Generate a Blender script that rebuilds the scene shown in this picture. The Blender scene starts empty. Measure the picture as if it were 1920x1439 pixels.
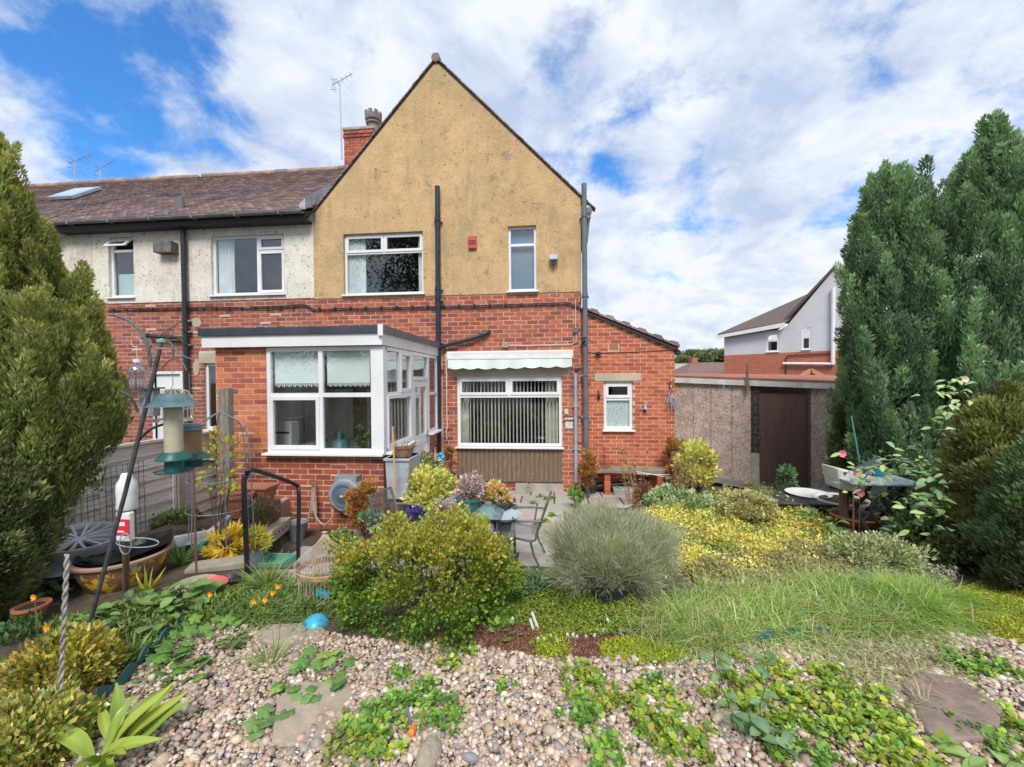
import bpy, math, random
import numpy as np
from mathutils import Vector, Matrix
rnd = random.Random(7); rng = np.random.default_rng(7)
S = bpy.context.scene; COL = S.collection
# ------------------------------------------------------------------ camera
FPX = 780.0; CAMZ = 2.07
cam = bpy.data.cameras.new('camera'); camo = bpy.data.objects.new('camera', cam); COL.objects.link(camo)
cam.sensor_width = 36; cam.lens = 36 * FPX / 1920; cam.clip_start = .05; cam.clip_end = 3000
def rotm(yaw, pitch, roll):
    return (Matrix.Rotation(yaw, 3, 'Z') @ Matrix.Rotation(math.pi / 2 + pitch, 3, 'X') @ Matrix.Rotation(roll, 3, 'Z'))
RM = rotm(*[math.radians(a) for a in (5.32, -.67, -.484)])
camo.matrix_world = Matrix.Translation((0, 0, CAMZ)) @ RM.to_4x4()
S.camera = camo
CO = Vector((0, 0, CAMZ))
def ray(px, py): return RM @ Vector(((px - 960) / FPX, -(py - 719.5) / FPX, -1))
def PY(px, py, Y): d = ray(px, py); return CO + d * (Y / d.y)
def PX(px, py, X): d = ray(px, py); return CO + d * (X / d.x)
def PZ(px, py, z): d = ray(px, py); return CO + d * ((z - CAMZ) / d.z)
# ------------------------------------------------------------------ world and sun
SUN_DIR = Vector((.10, -1, 1.15)).normalized()      # towards the sun
W = bpy.data.worlds.new('World'); S.world = W; W.use_nodes = True
nt = W.node_tree; nt.nodes.clear()
def N(t, tree=None, **kw):
    n = (tree or nt).nodes.new(t)
    for k, v in kw.items(): setattr(n, k, v)
    return n
def build_sky():
    L = nt.links.new
    out = N('ShaderNodeOutputWorld'); bg = N('ShaderNodeBackground'); bg.inputs['Strength'].default_value = .07
    sky = N('ShaderNodeTexSky', sky_type='NISHITA'); sky.sun_disc = False
    sky.sun_elevation = math.asin(SUN_DIR.z); sky.sun_rotation = math.atan2(SUN_DIR.x, SUN_DIR.y)
    sky.air_density = 1.0; sky.dust_density = .3; sky.ozone_density = 2.5
    hs = N('ShaderNodeMixRGB', blend_type='MULTIPLY'); hs.inputs[0].default_value = 1; hs.inputs[2].default_value = SKYTINT
    L(sky.outputs[0], hs.inputs[1])
    tc = N('ShaderNodeTexCoord'); sep = N('ShaderNodeSeparateXYZ'); L(tc.outputs['Generated'], sep.inputs[0])
    def mth(op, a, b=None, clamp=False):
        n = N('ShaderNodeMath', operation=op); n.use_clamp = clamp
        for i, x in enumerate((a, b)):
            if x is None: continue
            if isinstance(x, (int, float)): n.inputs[i].default_value = x
            else: L(x, n.inputs[i])
        return n.outputs[0]
    zc = mth('ADD', mth('MAXIMUM', sep.outputs[2], 0.0), .42)
    cx = mth('DIVIDE', sep.outputs[0], zc); cy = mth('DIVIDE', sep.outputs[1], zc)
    cmb = N('ShaderNodeCombineXYZ'); L(cx, cmb.inputs[0]); L(cy, cmb.inputs[1]); cmb.inputs[2].default_value = 3.7
    def noi(scale, detail, rough, dist, vec=cmb.outputs[0]):
        n = N('ShaderNodeTexNoise'); n.inputs['Scale'].default_value = scale; n.inputs['Detail'].default_value = detail
        n.inputs['Roughness'].default_value = rough; n.inputs['Distortion'].default_value = dist; L(vec, n.inputs['Vector']); return n.outputs[0]
    n1 = noi(3.0, 12, .60, .15); n2 = noi(8.0, 10, .62, .2)
    dens = mth('ADD', mth('MULTIPLY', n1, .62), mth('MULTIPLY', n2, .38))
    # the gaps in the cloud layer: directions of the sky where it opens, and how wide
    for (px, py, c, amt) in SKYGAPS:
        d = ray(px, py).normalized(); vm = N('ShaderNodeVectorMath', operation='DOT_PRODUCT')
        nv = N('ShaderNodeVectorMath', operation='NORMALIZE'); L(tc.outputs['Generated'], nv.inputs[0]); L(nv.outputs[0], vm.inputs[0]); vm.inputs[1].default_value = d
        mr = N('ShaderNodeMapRange'); mr.interpolation_type = 'SMOOTHSTEP'
        mr.inputs['From Min'].default_value = math.cos(math.radians(c)); mr.inputs['From Max'].default_value = 1.0
        mr.inputs['To Min'].default_value = 0; mr.inputs['To Max'].default_value = amt
        L(vm.outputs['Value'], mr.inputs['Value']); dens = mth('SUBTRACT', dens, mr.outputs[0])
    hz = N('ShaderNodeMapRange'); hz.inputs['From Min'].default_value = 0; hz.inputs['From Max'].default_value = .32; hz.inputs['To Min'].default_value = .14; hz.inputs['To Max'].default_value = 0
    L(sep.outputs[2], hz.inputs['Value']); dens = mth('ADD', dens, hz.outputs[0])
    cov = N('ShaderNodeMapRange'); cov.interpolation_type = 'SMOOTHSTEP'
    cov.inputs['From Min'].default_value = .32; cov.inputs['From Max'].default_value = .50; L(dens, cov.inputs['Value'])
    n3 = noi(4.2, 9, .6, .25)
    cr = N('ShaderNodeValToRGB'); e = cr.color_ramp.elements
    e[0].position = .36; e[0].color = CLOUD_LO; e[1].position = .60; e[1].color = CLOUD_HI; L(n3, cr.inputs[0])
    mx = N('ShaderNodeMixRGB'); L(cov.outputs[0], mx.inputs[0]); L(hs.outputs[0], mx.inputs[1]); L(cr.outputs[0], mx.inputs[2])
    L(mx.outputs[0], bg.inputs['Color']); L(bg.outputs[0], out.inputs[0])
SKYTINT = (.42, .90, 1.30, 1)
CLOUD_LO = (2.9, 3.5, 4.6, 1); CLOUD_HI = (4.9, 5.15, 5.6, 1)
SKYGAPS = [(0, 150, 10, .11), (270, 200, 10, .13), (90, 60, 6, .06), (420, 270, 5, .05), (450, 260, 4, .06), (1040, 90, 5, .06), (1160, 320, 4, .09), (1300, 405, 3, .09), (1640, 60, 6, .08), (350, 30, 6, .08), (1890, 100, 4, .07)]
build_sky()
sl = bpy.data.lights.new('sun', 'SUN'); sl.energy = 1.35; sl.angle = math.radians(22); sl.color = (1, .96, .9)
so = bpy.data.objects.new('sun', sl); COL.objects.link(so); so.rotation_euler = SUN_DIR.to_track_quat('Z', 'Y').to_euler(); so.location = (3, -6, 12)
S.view_settings.view_transform = 'Standard'; S.view_settings.look = 'None'; S.view_settings.exposure = 1.42; S.view_settings.gamma = 1
S.view_settings.use_curve_mapping = False
S.render.engine = 'CYCLES'; S.cycles.max_bounces = 6; S.cycles.transparent_max_bounces = 12; S.cycles.diffuse_bounces = 3; S.cycles.glossy_bounces = 3
# ------------------------------------------------------------------ terrain height
def sm(x, a, b):
    t = np.clip((np.asarray(x, float) - a) / (b - a), 0, 1); return t * t * (3 - 2 * t)
def hgt(x, y):
    x = np.asarray(x, float); y = np.asarray(y, float)
    fl = .36 * (1 - sm(y, 3.62, 3.66)); fr = .36 * (1 - sm(y, 3.3, 4.7))
    w = sm(x, -1.25, -1.05); front = fl * (1 - w) + fr * w
    bedr = .28 * sm(x, .55, 1.3) * (1 - sm(y, 5.9, 7.2)) * (1 - sm(x, 6, 9))
    bedl = .34 * sm(-x, 3.32, 3.4) * (1 - sm(y, 4.9, 5.1)) * (1 - sm(-x, 4.7, 4.9))
    h = np.maximum(np.maximum(front, bedr), bedl)
    h = h + .05 * (1 - sm(y, 0, 2.4)) * (h > .3) + .012 * np.sin(x * 3.1 + y * 1.7) * (h > .2) + .01 * np.sin(x * 7.3 - y * 5.1) * (h > .2)
    far = sm(np.hypot(x, y - 8), 14, 60); return h - .35 * far + patioslope(x, y)
def patioslope(x, y): return -.2 * np.clip((np.asarray(y, float) - 5.5) / 2.8, 0, 1)
def H(x, y): return float(hgt(x, y))
def T(px, py, dz=0.0):
    """where the sight line through a point of the photograph meets the ground (+dz)"""
    d = ray(px, py); t = .8
    while t < 60:
        p = CO + d * t
        if p.z <= H(p.x, p.y) + dz: break
        t *= 1.006
    return CO + d * t
# ------------------------------------------------------------------ materials
MATS = {}
def mat(name, col, col2=None, scale=6.0, rough=.75, bump=0.0, bscale=60.0, metal=0.0, spec=.4, attr=False, var=.0, wear=None, stretch=None, det=4.0):
    if name in MATS: return MATS[name]
    m = bpy.data.materials.new(name); m.use_nodes = True; t = m.node_tree; b = t.nodes['Principled BSDF']; L = t.links.new
    b.inputs['Roughness'].default_value = rough; b.inputs['Metallic'].default_value = metal; b.inputs['Specular IOR Level'].default_value = spec
    tc = t.nodes.new('ShaderNodeTexCoord'); vec = tc.outputs['Object']
    if stretch:
        mp = t.nodes.new('ShaderNodeMapping'); mp.inputs['Scale'].default_value = stretch; L(vec, mp.inputs[0]); vec = mp.outputs[0]
    def noi(s, d=det, r=.6):
        n = t.nodes.new('ShaderNodeTexNoise'); n.inputs['Scale'].default_value = s; n.inputs['Detail'].default_value = d; n.inputs['Roughness'].default_value = r; L(vec, n.inputs['Vector']); return n.outputs[0]
    def mixc(f, a, c, bt='MIX'):
        n = t.nodes.new('ShaderNodeMixRGB'); n.blend_type = bt
        if isinstance(f, (int, float)): n.inputs[0].default_value = f
        else: L(f, n.inputs[0])
        for i, x in ((1, a), (2, c)):
            if isinstance(x, tuple): n.inputs[i].default_value = (*x[:3], 1)
            else: L(x, n.inputs[i])
        return n.outputs[0]
    def ramp(f, a, bb):
        n = t.nodes.new('ShaderNodeMapRange'); n.inputs['From Min'].default_value = a; n.inputs['From Max'].default_value = bb; L(f, n.inputs['Value']); return n.outputs[0]
    if attr:
        a = t.nodes.new('ShaderNodeAttribute'); a.attribute_name = 'col'; c = a.outputs['Color']
    else: c = tuple(col)
    if col2 is not None: c = mixc(ramp(noi(scale), .38, .62), c, tuple(col2))
    if var:
        f = noi(scale * 3.1, 6); c = mixc(1.0, c, mixc(ramp(f, .3, .7), (1 - var,) * 3, (1 + var,) * 3), 'MULTIPLY')
    for wc, ws, lo, hi, *st_ in (wear or []):
        v0 = vec
        if st_: mp = t.nodes.new('ShaderNodeMapping'); mp.inputs['Scale'].default_value = st_[0]; L(tc.outputs['Object'], mp.inputs[0]); vec = mp.outputs[0]
        c = mixc(ramp(noi(ws, 8, .7), lo, hi), c, tuple(wc)); vec = v0
    if isinstance(c, tuple): b.inputs['Base Color'].default_value = (*c[:3], 1)
    else: L(c, b.inputs['Base Color'])
    if bump:
        bp = t.nodes.new('ShaderNodeBump'); bp.inputs['Strength'].default_value = 1; bp.inputs['Distance'].default_value = bump; L(noi(bscale, 5, .65), bp.inputs['Height']); L(bp.outputs[0], b.inputs['Normal'])
    MATS[name] = m; return m
def leafmat(name='leaf', rough=.5, trans=.3, spec=.35):
    if name in MATS: return MATS[name]
    m = bpy.data.materials.new(name); m.use_nodes = True; t = m.node_tree; b = t.nodes['Principled BSDF']; L = t.links.new
    a = t.nodes.new('ShaderNodeAttribute'); a.attribute_name = 'col'
    L(a.outputs['Color'], b.inputs['Base Color']); b.inputs['Roughness'].default_value = rough; b.inputs['Specular IOR Level'].default_value = spec
    tr = t.nodes.new('ShaderNodeBsdfTranslucent'); g = t.nodes.new('ShaderNodeMixRGB'); g.blend_type = 'MULTIPLY'; g.inputs[0].default_value = 1; g.inputs[2].default_value = (1.25, 1.2, .6, 1)
    L(a.outputs['Color'], g.inputs[1]); L(g.outputs[0], tr.inputs[0])
    mx = t.nodes.new('ShaderNodeMixShader'); mx.inputs[0].default_value = trans; L(b.outputs[0], mx.inputs[1]); L(tr.outputs[0], mx.inputs[2])
    L(mx.outputs[0], t.nodes['Material Output'].inputs[0]); MATS[name] = m; return m
def glass(name='window_glass', tint=(.95, .97, .97), refl=.085, rough=0.0):
    if name in MATS: return MATS[name]
    m = bpy.data.materials.new(name); m.use_nodes = True; t = m.node_tree; t.nodes.remove(t.nodes['Principled BSDF']); L = t.links.new
    tr = t.nodes.new('ShaderNodeBsdfTransparent'); tr.inputs[0].default_value = (*tint, 1)
    gl = t.nodes.new('ShaderNodeBsdfGlossy'); gl.inputs['Roughness'].default_value = rough; gl.inputs['Color'].default_value = (.95, .97, 1, 1)
    lw = t.nodes.new('ShaderNodeLayerWeight'); lw.inputs['Blend'].default_value = .5; fr = t.nodes.new('ShaderNodeMath'); fr.operation = 'POWER'; L(lw.outputs['Facing'], fr.inputs[0]); fr.inputs[1].default_value = 4.0
    mr = t.nodes.new('ShaderNodeMapRange'); mr.inputs['From Min'].default_value = 0; mr.inputs['From Max'].default_value = 1; mr.inputs['To Min'].default_value = refl; mr.inputs['To Max'].default_value = 1; L(fr.outputs[0], mr.inputs['Value'])
    mx = t.nodes.new('ShaderNodeMixShader'); L(mr.outputs[0], mx.inputs[0]); L(tr.outputs[0], mx.inputs[1]); L(gl.outputs[0], mx.inputs[2])
    L(mx.outputs[0], t.nodes['Material Output'].inputs[0]); MATS[name] = m; return m
# ------------------------------------------------------------------ objects
BASE = {}
def thing(name, label, cat, loc=(0, 0, 0), group=None):
    o = bpy.data.objects.new(name, None); COL.objects.link(o); o.location = loc; o.empty_display_size = .1
    BASE[o.name] = Vector(loc); tag(o, label, cat, group); return o
def tag(o, label=None, cat=None, group=None, kind=None):
    if label: o['label'] = label
    if cat: o['category'] = cat
    if group: o['group'] = group
    if kind: o['kind'] = kind
    return o
def par(o, p):
    if p is not None:
        o.parent = p; o.matrix_parent_inverse = Matrix.Translation(-BASE.get(p.name, Vector((0, 0, 0))))
    return o
def link(name, me, parent=None, loc=None, rot=None, scale=None):
    o = bpy.data.objects.new(name, me); COL.objects.link(o); par(o, parent)
    if loc is not None: o.location = loc; BASE[o.name] = Vector(loc)
    if rot is not None: o.rotation_euler = rot
    if scale is not None: o.scale = scale
    return o
def mk(name, v, f, m, smooth=False, col=None):
    """mesh from vertices and faces (lists)"""
    me = bpy.data.meshes.new(name); me.from_pydata([tuple(x) for x in v], [], f); me.update()
    if smooth: me.shade_smooth()
    if col is not None:
        a = me.color_attributes.new('col', 'FLOAT_COLOR', 'POINT'); a.data.foreach_set('color', np.concatenate([np.asarray(col, np.float32), np.ones((len(col), 1), np.float32)], 1).ravel())
    me.materials.append(m); return me
class Fr:
    """a vertical wall plane: u runs along it, d stands out of it, z is height"""
    def __init__(s, O, U, Nn): s.O = Vector(O); s.U = Vector(U).normalized(); s.N = Vector(Nn).normalized()
    def __call__(s, u, d, z): return Vector((s.O.x + s.U.x * u + s.N.x * d, s.O.y + s.U.y * u + s.N.y * d, s.O.z + z))
    def px(s, px, py, d=0.0):
        r = ray(px, py); t = ((s.O + s.N * d - CO).dot(s.N)) / r.dot(s.N); p = CO + r * t; return (p - s.O).dot(s.U), p.z - s.O.z
    def rect(s, x0, y0, x1, y1, d=0.0):
        c = [s.px(x, y, d) for x, y in ((x0, y0), (x1, y0), (x0, y1), (x1, y1))]
        return ((c[0][0] + c[2][0]) / 2, (c[1][0] + c[3][0]) / 2, (c[2][1] + c[3][1]) / 2, (c[0][1] + c[1][1]) / 2)
WF = Fr((0, 0, 0), (1, 0, 0), (0, 1, 0))    # world: u=x, d=y, z=z
class MB:
    def __init__(s): s.v = []; s.f = []; s.c = []; s.cc = None
    def col(s, c): s.cc = c; return s
    def add(s, vs, fs):
        n = len(s.v); s.v += [Vector(x) for x in vs]; s.f += [tuple(i + n for i in q) for q in fs]
        if s.cc is not None: s.c += [s.cc] * len(vs)
        return s
    def hexa(s, p): return s.add(p, [(0, 1, 2, 3), (7, 6, 5, 4), (0, 4, 5, 1), (1, 5, 6, 2), (2, 6, 7, 3), (3, 7, 4, 0)])
    def box(s, F, u0, u1, d0, d1, z0, z1):
        return s.hexa([F(u0, d0, z0), F(u1, d0, z0), F(u1, d1, z0), F(u0, d1, z0), F(u0, d0, z1), F(u1, d0, z1), F(u1, d1, z1), F(u0, d1, z1)])
    def cbox(s, c, sx, sy, sz, rz=0, rx=0, ry=0):
        R = Matrix.Rotation(rz, 3, 'Z') @ Matrix.Rotation(ry, 3, 'Y') @ Matrix.Rotation(rx, 3, 'X'); c = Vector(c)
        q = [(-1, -1, -1), (1, -1, -1), (1, 1, -1), (-1, 1, -1), (-1, -1, 1), (1, -1, 1), (1, 1, 1), (-1, 1, 1)]
        return s.hexa([c + R @ Vector((a * sx / 2, b * sy / 2, e * sz / 2)) for a, b, e in q])
    def quad(s, a, b, c, d): return s.add([a, b, c, d], [(0, 1, 2, 3)])
    def bar(s, a, b, w, t, up=(0, 0, 1)):
        a = Vector(a); b = Vector(b); d = (b - a).normalized(); x = d.cross(Vector(up))
        if x.length < 1e-4: x = d.cross(Vector((0, 1, 0)))
        x.normalize(); y = x.cross(d); x *= w / 2; y *= t / 2
        return s.hexa([a - x - y, a + x - y, a + x + y, a - x + y, b - x - y, b + x - y, b + x + y, b - x + y])
    def tube(s, pts, r, n=8, cap=True):
        pts = [Vector(p) for p in pts]; R = r if isinstance(r, (list, tuple)) else [r] * len(pts); rings = []
        up = Vector((0, 0, 1)); d0 = (pts[1] - pts[0]).normalized(); x = d0.cross(up)
        if x.length < 1e-3: x = Vector((1, 0, 0))
        x.normalize(); vs = []
        for i, p in enumerate(pts):
            d = (pts[min(i + 1, len(pts) - 1)] - pts[max(i - 1, 0)]).normalized(); x = (x - d * x.dot(d))
            if x.length < 1e-5: x = d.orthogonal()
            x.normalize(); y = d.cross(x)
            vs += [p + (x * math.cos(k * 2 * math.pi / n) + y * math.sin(k * 2 * math.pi / n)) * R[i] for k in range(n)]
        fs = [(i * n + k, i * n + (k + 1) % n, (i + 1) * n + (k + 1) % n, (i + 1) * n + k) for i in range(len(pts) - 1) for k in range(n)]
        if cap: fs += [tuple(range(n))[::-1], tuple((len(pts) - 1) * n + k for k in range(n))]
        return s.add(vs, fs)
    def lathe(s, c, prof, n=20, sx=1, sy=1, M=None, cap=False):
        c = Vector(c); vs = []
        for r, z in prof:
            for k in range(n):
                a = k * 2 * math.pi / n; p = Vector((r * math.cos(a) * sx, r * math.sin(a) * sy, z)); vs.append(c + (M @ p if M else p))
        m = len(prof); fs = [(i * n + k, i * n + (k + 1) % n, (i + 1) * n + (k + 1) % n, (i + 1) * n + k) for i in range(m - 1) for k in range(n)]
        if cap: fs += [tuple(range(n))[::-1], tuple((m - 1) * n + k for k in range(n))]
        return s.add(vs, fs)
    def prism(s, pts, vec):
        vec = Vector(vec); n = len(pts); vs = [Vector(p) for p in pts] + [Vector(p) + vec for p in pts]
        return s.add(vs, [tuple(range(n))[::-1], tuple(range(n, 2 * n))] + [(k, (k + 1) % n, n + (k + 1) % n, n + k) for k in range(n)])
    def build(s, name, m, parent=None, smooth=False, label=None, cat=None, group=None, kind=None):
        me = mk(name, s.v, s.f, m, smooth, s.c if s.cc is not None else None)
        if smooth and hasattr(me, 'set_sharp_from_angle'): me.set_sharp_from_angle(angle=math.radians(40))
        return tag(link(name, me, parent), label, cat, group, kind)
def bevel(o, w=.004, seg=2):
    b = o.modifiers.new('bevel', 'BEVEL'); b.width = w; b.segments = seg; b.limit_method = 'ANGLE'; return o
def arc(pts, n=8):
    """smooth curve through points (Catmull-Rom)"""
    P = [Vector(p) for p in pts]; P = [P[0] * 2 - P[1]] + P + [P[-1] * 2 - P[-2]]; out = []
    for i in range(1, len(P) - 2):
        for k in range(n):
            t = k / n; a, b, c, d = P[i - 1:i + 3]
            out.append(.5 * ((2 * b) + (c - a) * t + (2 * a - 5 * b + 4 * c - d) * t * t + (3 * b - a - 3 * c + d) * t ** 3))
    return out + [P[-2]]
CON_V = [(0, 0, 0), (.13, .45, .05), (0, 1, 0), (-.13, .45, -.03)]; CON_F = [(0, 1, 2, 3)]
# ------------------------------------------------------------------ many small pieces in one mesh
def cloud(name, tv, tf, B, L, C, m, parent=None, smooth=False, **kw):
    """N copies of a template (tv,tf) with 3x3 bases B, places L and colours C joined to one mesh"""
    tv = np.asarray(tv, float); tf = np.asarray(tf, int); n = len(L); k = len(tv); q = tf.shape[1]
    V = np.einsum('nij,kj->nki', B, tv) + L[:, None, :]
    Fc = (tf[None] + (np.arange(n) * k)[:, None, None]).reshape(-1)
    me = bpy.data.meshes.new(name); me.vertices.add(n * k); me.vertices.foreach_set('co', V.astype(np.float32).ravel())
    nf = n * len(tf); me.loops.add(nf * q); me.loops.foreach_set('vertex_index', Fc.astype(np.int32))
    me.polygons.add(nf); me.polygons.foreach_set('loop_start', (np.arange(nf) * q).astype(np.int32))
    try: me.polygons.foreach_set('loop_total', np.full(nf, q, np.int32))
    except Exception: pass
    me.update(calc_edges=True)
    a = me.color_attributes.new('col', 'FLOAT_COLOR', 'POINT'); c4 = np.ones((n, k, 4), np.float32); c4[:, :, :3] = np.clip(C, 0, 1)[:, None, :]; a.data.foreach_set('color', c4.ravel())
    if smooth: me.shade_smooth()
    me.materials.append(m); o = link(name, me, parent); return tag(o, **kw)
def nrm(a): return a / np.maximum(np.linalg.norm(a, axis=-1, keepdims=True), 1e-9)
def basis(d, up, s):
    """template +Y along d, +Z towards up; s scales (N,) or (N,3)"""
    d = nrm(d); z = nrm(up - (up * d).sum(-1, keepdims=True) * d); x = np.cross(d, z); B = np.stack([x, d, z], -1)
    s = np.asarray(s, float)
    if s.ndim == 1: s = s[:, None].repeat(3, 1)
    return B * s[:, None, :]
def rdir(n): return nrm(rng.normal(size=(n, 3)))
def pal(n, cols, jit=.12, w=None):
    c = np.array(cols, float); i = rng.choice(len(c), n, p=None if w is None else np.array(w) / sum(w)); return c[i] * (1 + rng.normal(0, jit, (n, 1))) * (1 + rng.normal(0, jit * .3, (n, 3)))
LEAF_V = [(0, 0, 0), (.28, .45, .06), (0, 1, -.04), (-.28, .45, .06)]; LEAF_F = [(0, 1, 2, 3)]
LEAF6_V = [(0, 0, 0), (.26, .3, .07), (.24, .68, .03), (0, 1, -.12), (-.24, .68, .03), (-.26, .3, .07), (0, .5, -.02)]; LEAF6_F = [(0, 1, 6, 5), (1, 2, 3, 6), (5, 6, 3, 4)]
FROND_V, FROND_F = [], []
for (a, b, w, l) in ((0, .0, .11, 1.0), (.7, .2, .10, .6), (-.7, .28, .10, .58)):
    n0 = len(FROND_V); ca, sa = math.cos(a), math.sin(a)
    for (u, v, z) in ((0, 0, 0), (w, .45 * l, .05), (0, l, .0), (-w, .45 * l, -.03)): FROND_V.append((u * ca + v * sa, b + v * ca - u * sa, z + .15 * abs(a) * v))
    FROND_F.append((n0, n0 + 1, n0 + 2, n0 + 3))
def blade(bend, w=.035, seg=4):
    v, f = [], []
    for i in range(seg + 1):
        t = i / seg; a = bend * t; y = (math.sin(a) / bend if bend else t); z = -((1 - math.cos(a)) / bend if bend else 0); ww = w * (1 - t * .92) * (.7 + .6 * min(1, t * 3) if t < .4 else 1.1)
        v += [(-ww, y, z), (ww, y, z)]
        if i: f.append((2 * i - 2, 2 * i - 1, 2 * i + 1, 2 * i))
    return v, f
def sph(nu=8, nv=5):
    v = [(0, 0, 1)]; f = []
    for j in range(1, nv):
        p = math.pi * j / nv
        for i in range(nu): a = 2 * math.pi * i / nu; v.append((math.sin(p) * math.cos(a), math.sin(p) * math.sin(a), math.cos(p)))
    v.append((0, 0, -1)); L = len(v) - 1
    for i in range(nu): f.append((0, 1 + i, 1 + (i + 1) % nu, 0))
    for j in range(nv - 2):
        for i in range(nu): a = 1 + j * nu; f.append((a + i, a + nu + i, a + nu + (i + 1) % nu, a + (i + 1) % nu))
    a = 1 + (nv - 2) * nu
    for i in range(nu): f.append((a + i, L, a + (i + 1) % nu, L))
    tri = []
    for q in f:
        u = list(dict.fromkeys(q))
        if len(u) == 3: tri.append(tuple(u))
        else: tri += [(q[0], q[1], q[2]), (q[0], q[2], q[3])]
    return v, tri
def poly_world(pix, dz=0): return [T(x, y, dz) for x, y in pix]
def sample_poly(P, n):
    xs = np.array([p.x for p in P]); ys = np.array([p.y for p in P]); out = []; tot = 0
    while tot < n:
        a = rng.uniform((xs.min(), ys.min()), (xs.max(), ys.max()), (n * 2, 2)); ins = np.zeros(len(a), bool); j = len(P) - 1
        for i in range(len(P)):
            c = ((ys[i] > a[:, 1]) != (ys[j] > a[:, 1])) & (a[:, 0] < (xs[j] - xs[i]) * (a[:, 1] - ys[i]) / (ys[j] - ys[i] + 1e-12) + xs[i]); ins ^= c; j = i
        a = a[ins]; out.append(a); tot += len(a)
    return np.concatenate(out)[:n]
# ------------------------------------------------------------------ common materials
m_mortar = mat('mortar', (.66, .51, .39), (.54, .40, .30), 3, .95, .002, 200)
m_brick = mat('brick', (0, 0, 0), attr=True, rough=.85, var=.22, scale=14, bump=.0025, bscale=160, wear=[((.12, .06, .05), 2.2, .58, .86), ((.20, .09, .07), 1, .58, .80, (1.6, 1.6, .35))])
m_render = mat('yellow_render', (.64, .43, .215), (.55, .375, .19), 1.4, .95, .014, 38, var=.12, det=6, wear=[((.42, .33, .18), .9, .48, .70), ((.30, .22, .11), 24, .57, .66), ((.22, .17, .10), 3.0, .56, .74), ((.13, .11, .085), 11, .60, .70), ((.26, .22, .17), 1.7, .60, .72), ((.33, .27, .18), 1, .54, .74, (3.2, 3.2, .4))])
m_white_render = mat('cream_render', (.80, .76, .66), (.70, .66, .56), 1.6, .95, .02, 30, var=.1, wear=[((.45, .34, .22), 1.3, .55, .75), ((.30, .26, .2), 16, .57, .66), ((.84, .82, .76), 26, .56, .64), ((.4, .34, .26), 1, .58, .76, (3.5, 3.5, .4))])
m_upvc = mat('white_plastic', (.80, .81, .82), (.73, .74, .75), 2, .35, spec=.5, wear=[((.5, .5, .46), 9, .64, .8)])
m_upvc2 = mat('white_plastic_weathered', (.76, .76, .74), (.62, .62, .58), 3, .5)
m_glass = glass()
m_black = mat('black_paint', (.02, .025, .035), (.035, .04, .05), 8, .35, bump=.001, wear=[((.25, .27, .3), 9, .70, .76)])
m_greyp = mat('grey_plastic', (.12, .13, .15), (.16, .17, .19), 4, .45)
m_greyl = mat('grey_paint', (.36, .42, .5), (.3, .35, .42), 5, .5)
m_tile = mat('roof_tile', (0, 0, 0), attr=True, rough=.9, var=.25, scale=9, bump=.004, bscale=90, wear=[((.34, .30, .24), 3.5, .62, .8), ((.08, .07, .07), 1.1, .52, .72)])
m_conc = mat('concrete', (.42, .40, .33), (.32, .30, .25), 4, .95, .004, 80, var=.15, wear=[((.16, .16, .11), 5, .6, .8)])
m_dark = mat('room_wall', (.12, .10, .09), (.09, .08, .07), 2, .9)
m_lead = mat('lead_flashing', (.45, .47, .5), (.3, .32, .35), 6, .5)
m_wood = mat('weathered_wood', (.17, .11, .075), (.24, .17, .12), 3, .85, .003, 40, stretch=(14, 14, 1.2), var=.3)
m_woodg = mat('grey_wood', (.30, .26, .22), (.20, .17, .14), 4, .9, .004, 40, stretch=(12, 12, 1.2), var=.25)
m_net = mat('net_curtain', (.85, .88, .86), (.72, .76, .75), 3, .9)
m_cream = mat('cream_curtain', (.82, .82, .68), (.7, .7, .56), 3, .9)
m_slat = mat('blind_fabric', (.88, .88, .80), (.8, .8, .74), 4, .8)
m_stone = mat('lintel_stone', (.52, .46, .34), (.42, .37, .27), 3, .9, .003, 60, wear=[((.25, .25, .17), 4, .6, .78)])
PAL_OLD = [(.44, .125, .07), (.36, .10, .065), (.30, .08, .06), (.50, .15, .08), (.27, .085, .065), (.42, .105, .06), (.40, .13, .08)]
PAL_NEW = [(.55, .17, .075), (.62, .22, .10), (.44, .12, .07), (.58, .19, .08), (.34, .10, .07)]
PAL_EXT = [(.52, .135, .06), (.48, .12, .06), (.57, .16, .075), (.42, .10, .055)]
# ------------------------------------------------------------------ building helpers
def wallface(F, u0, u1, z0, z1, ops, d, reveal=.12, top=None, back=None):
    """front face with openings, their reveals; top(u) cuts it below a sloping line"""
    b = MB(); us = sorted({u0, u1, *[max(u0, min(u1, x)) for o in ops for x in o[:2]]}); zs = sorted({z0, z1, *[max(z0, min(z1, x)) for o in ops for x in o[2:]]})
    for i in range(len(us) - 1):
        for j in range(len(zs) - 1):
            a, c, e, g = us[i], us[i + 1], zs[j], zs[j + 1]; cu, cz = (a + c) / 2, (e + g) / 2
            if any(o[0] < cu < o[1] and o[2] < cz < o[3] for o in ops): continue
            b.quad(F(a, d, e), F(c, d, e), F(c, d, g), F(a, d, g))
    for (a, c, e, g) in ops:
        for p, q in (((a, e), (a, g)), ((a, g), (c, g)), ((c, g), (c, e)), ((c, e), (a, e))):
            b.quad(F(p[0], d, p[1]), F(q[0], d, q[1]), F(q[0], d - reveal, q[1]), F(p[0], d - reveal, p[1]))
    return b
BRICK_ME = {}
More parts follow.
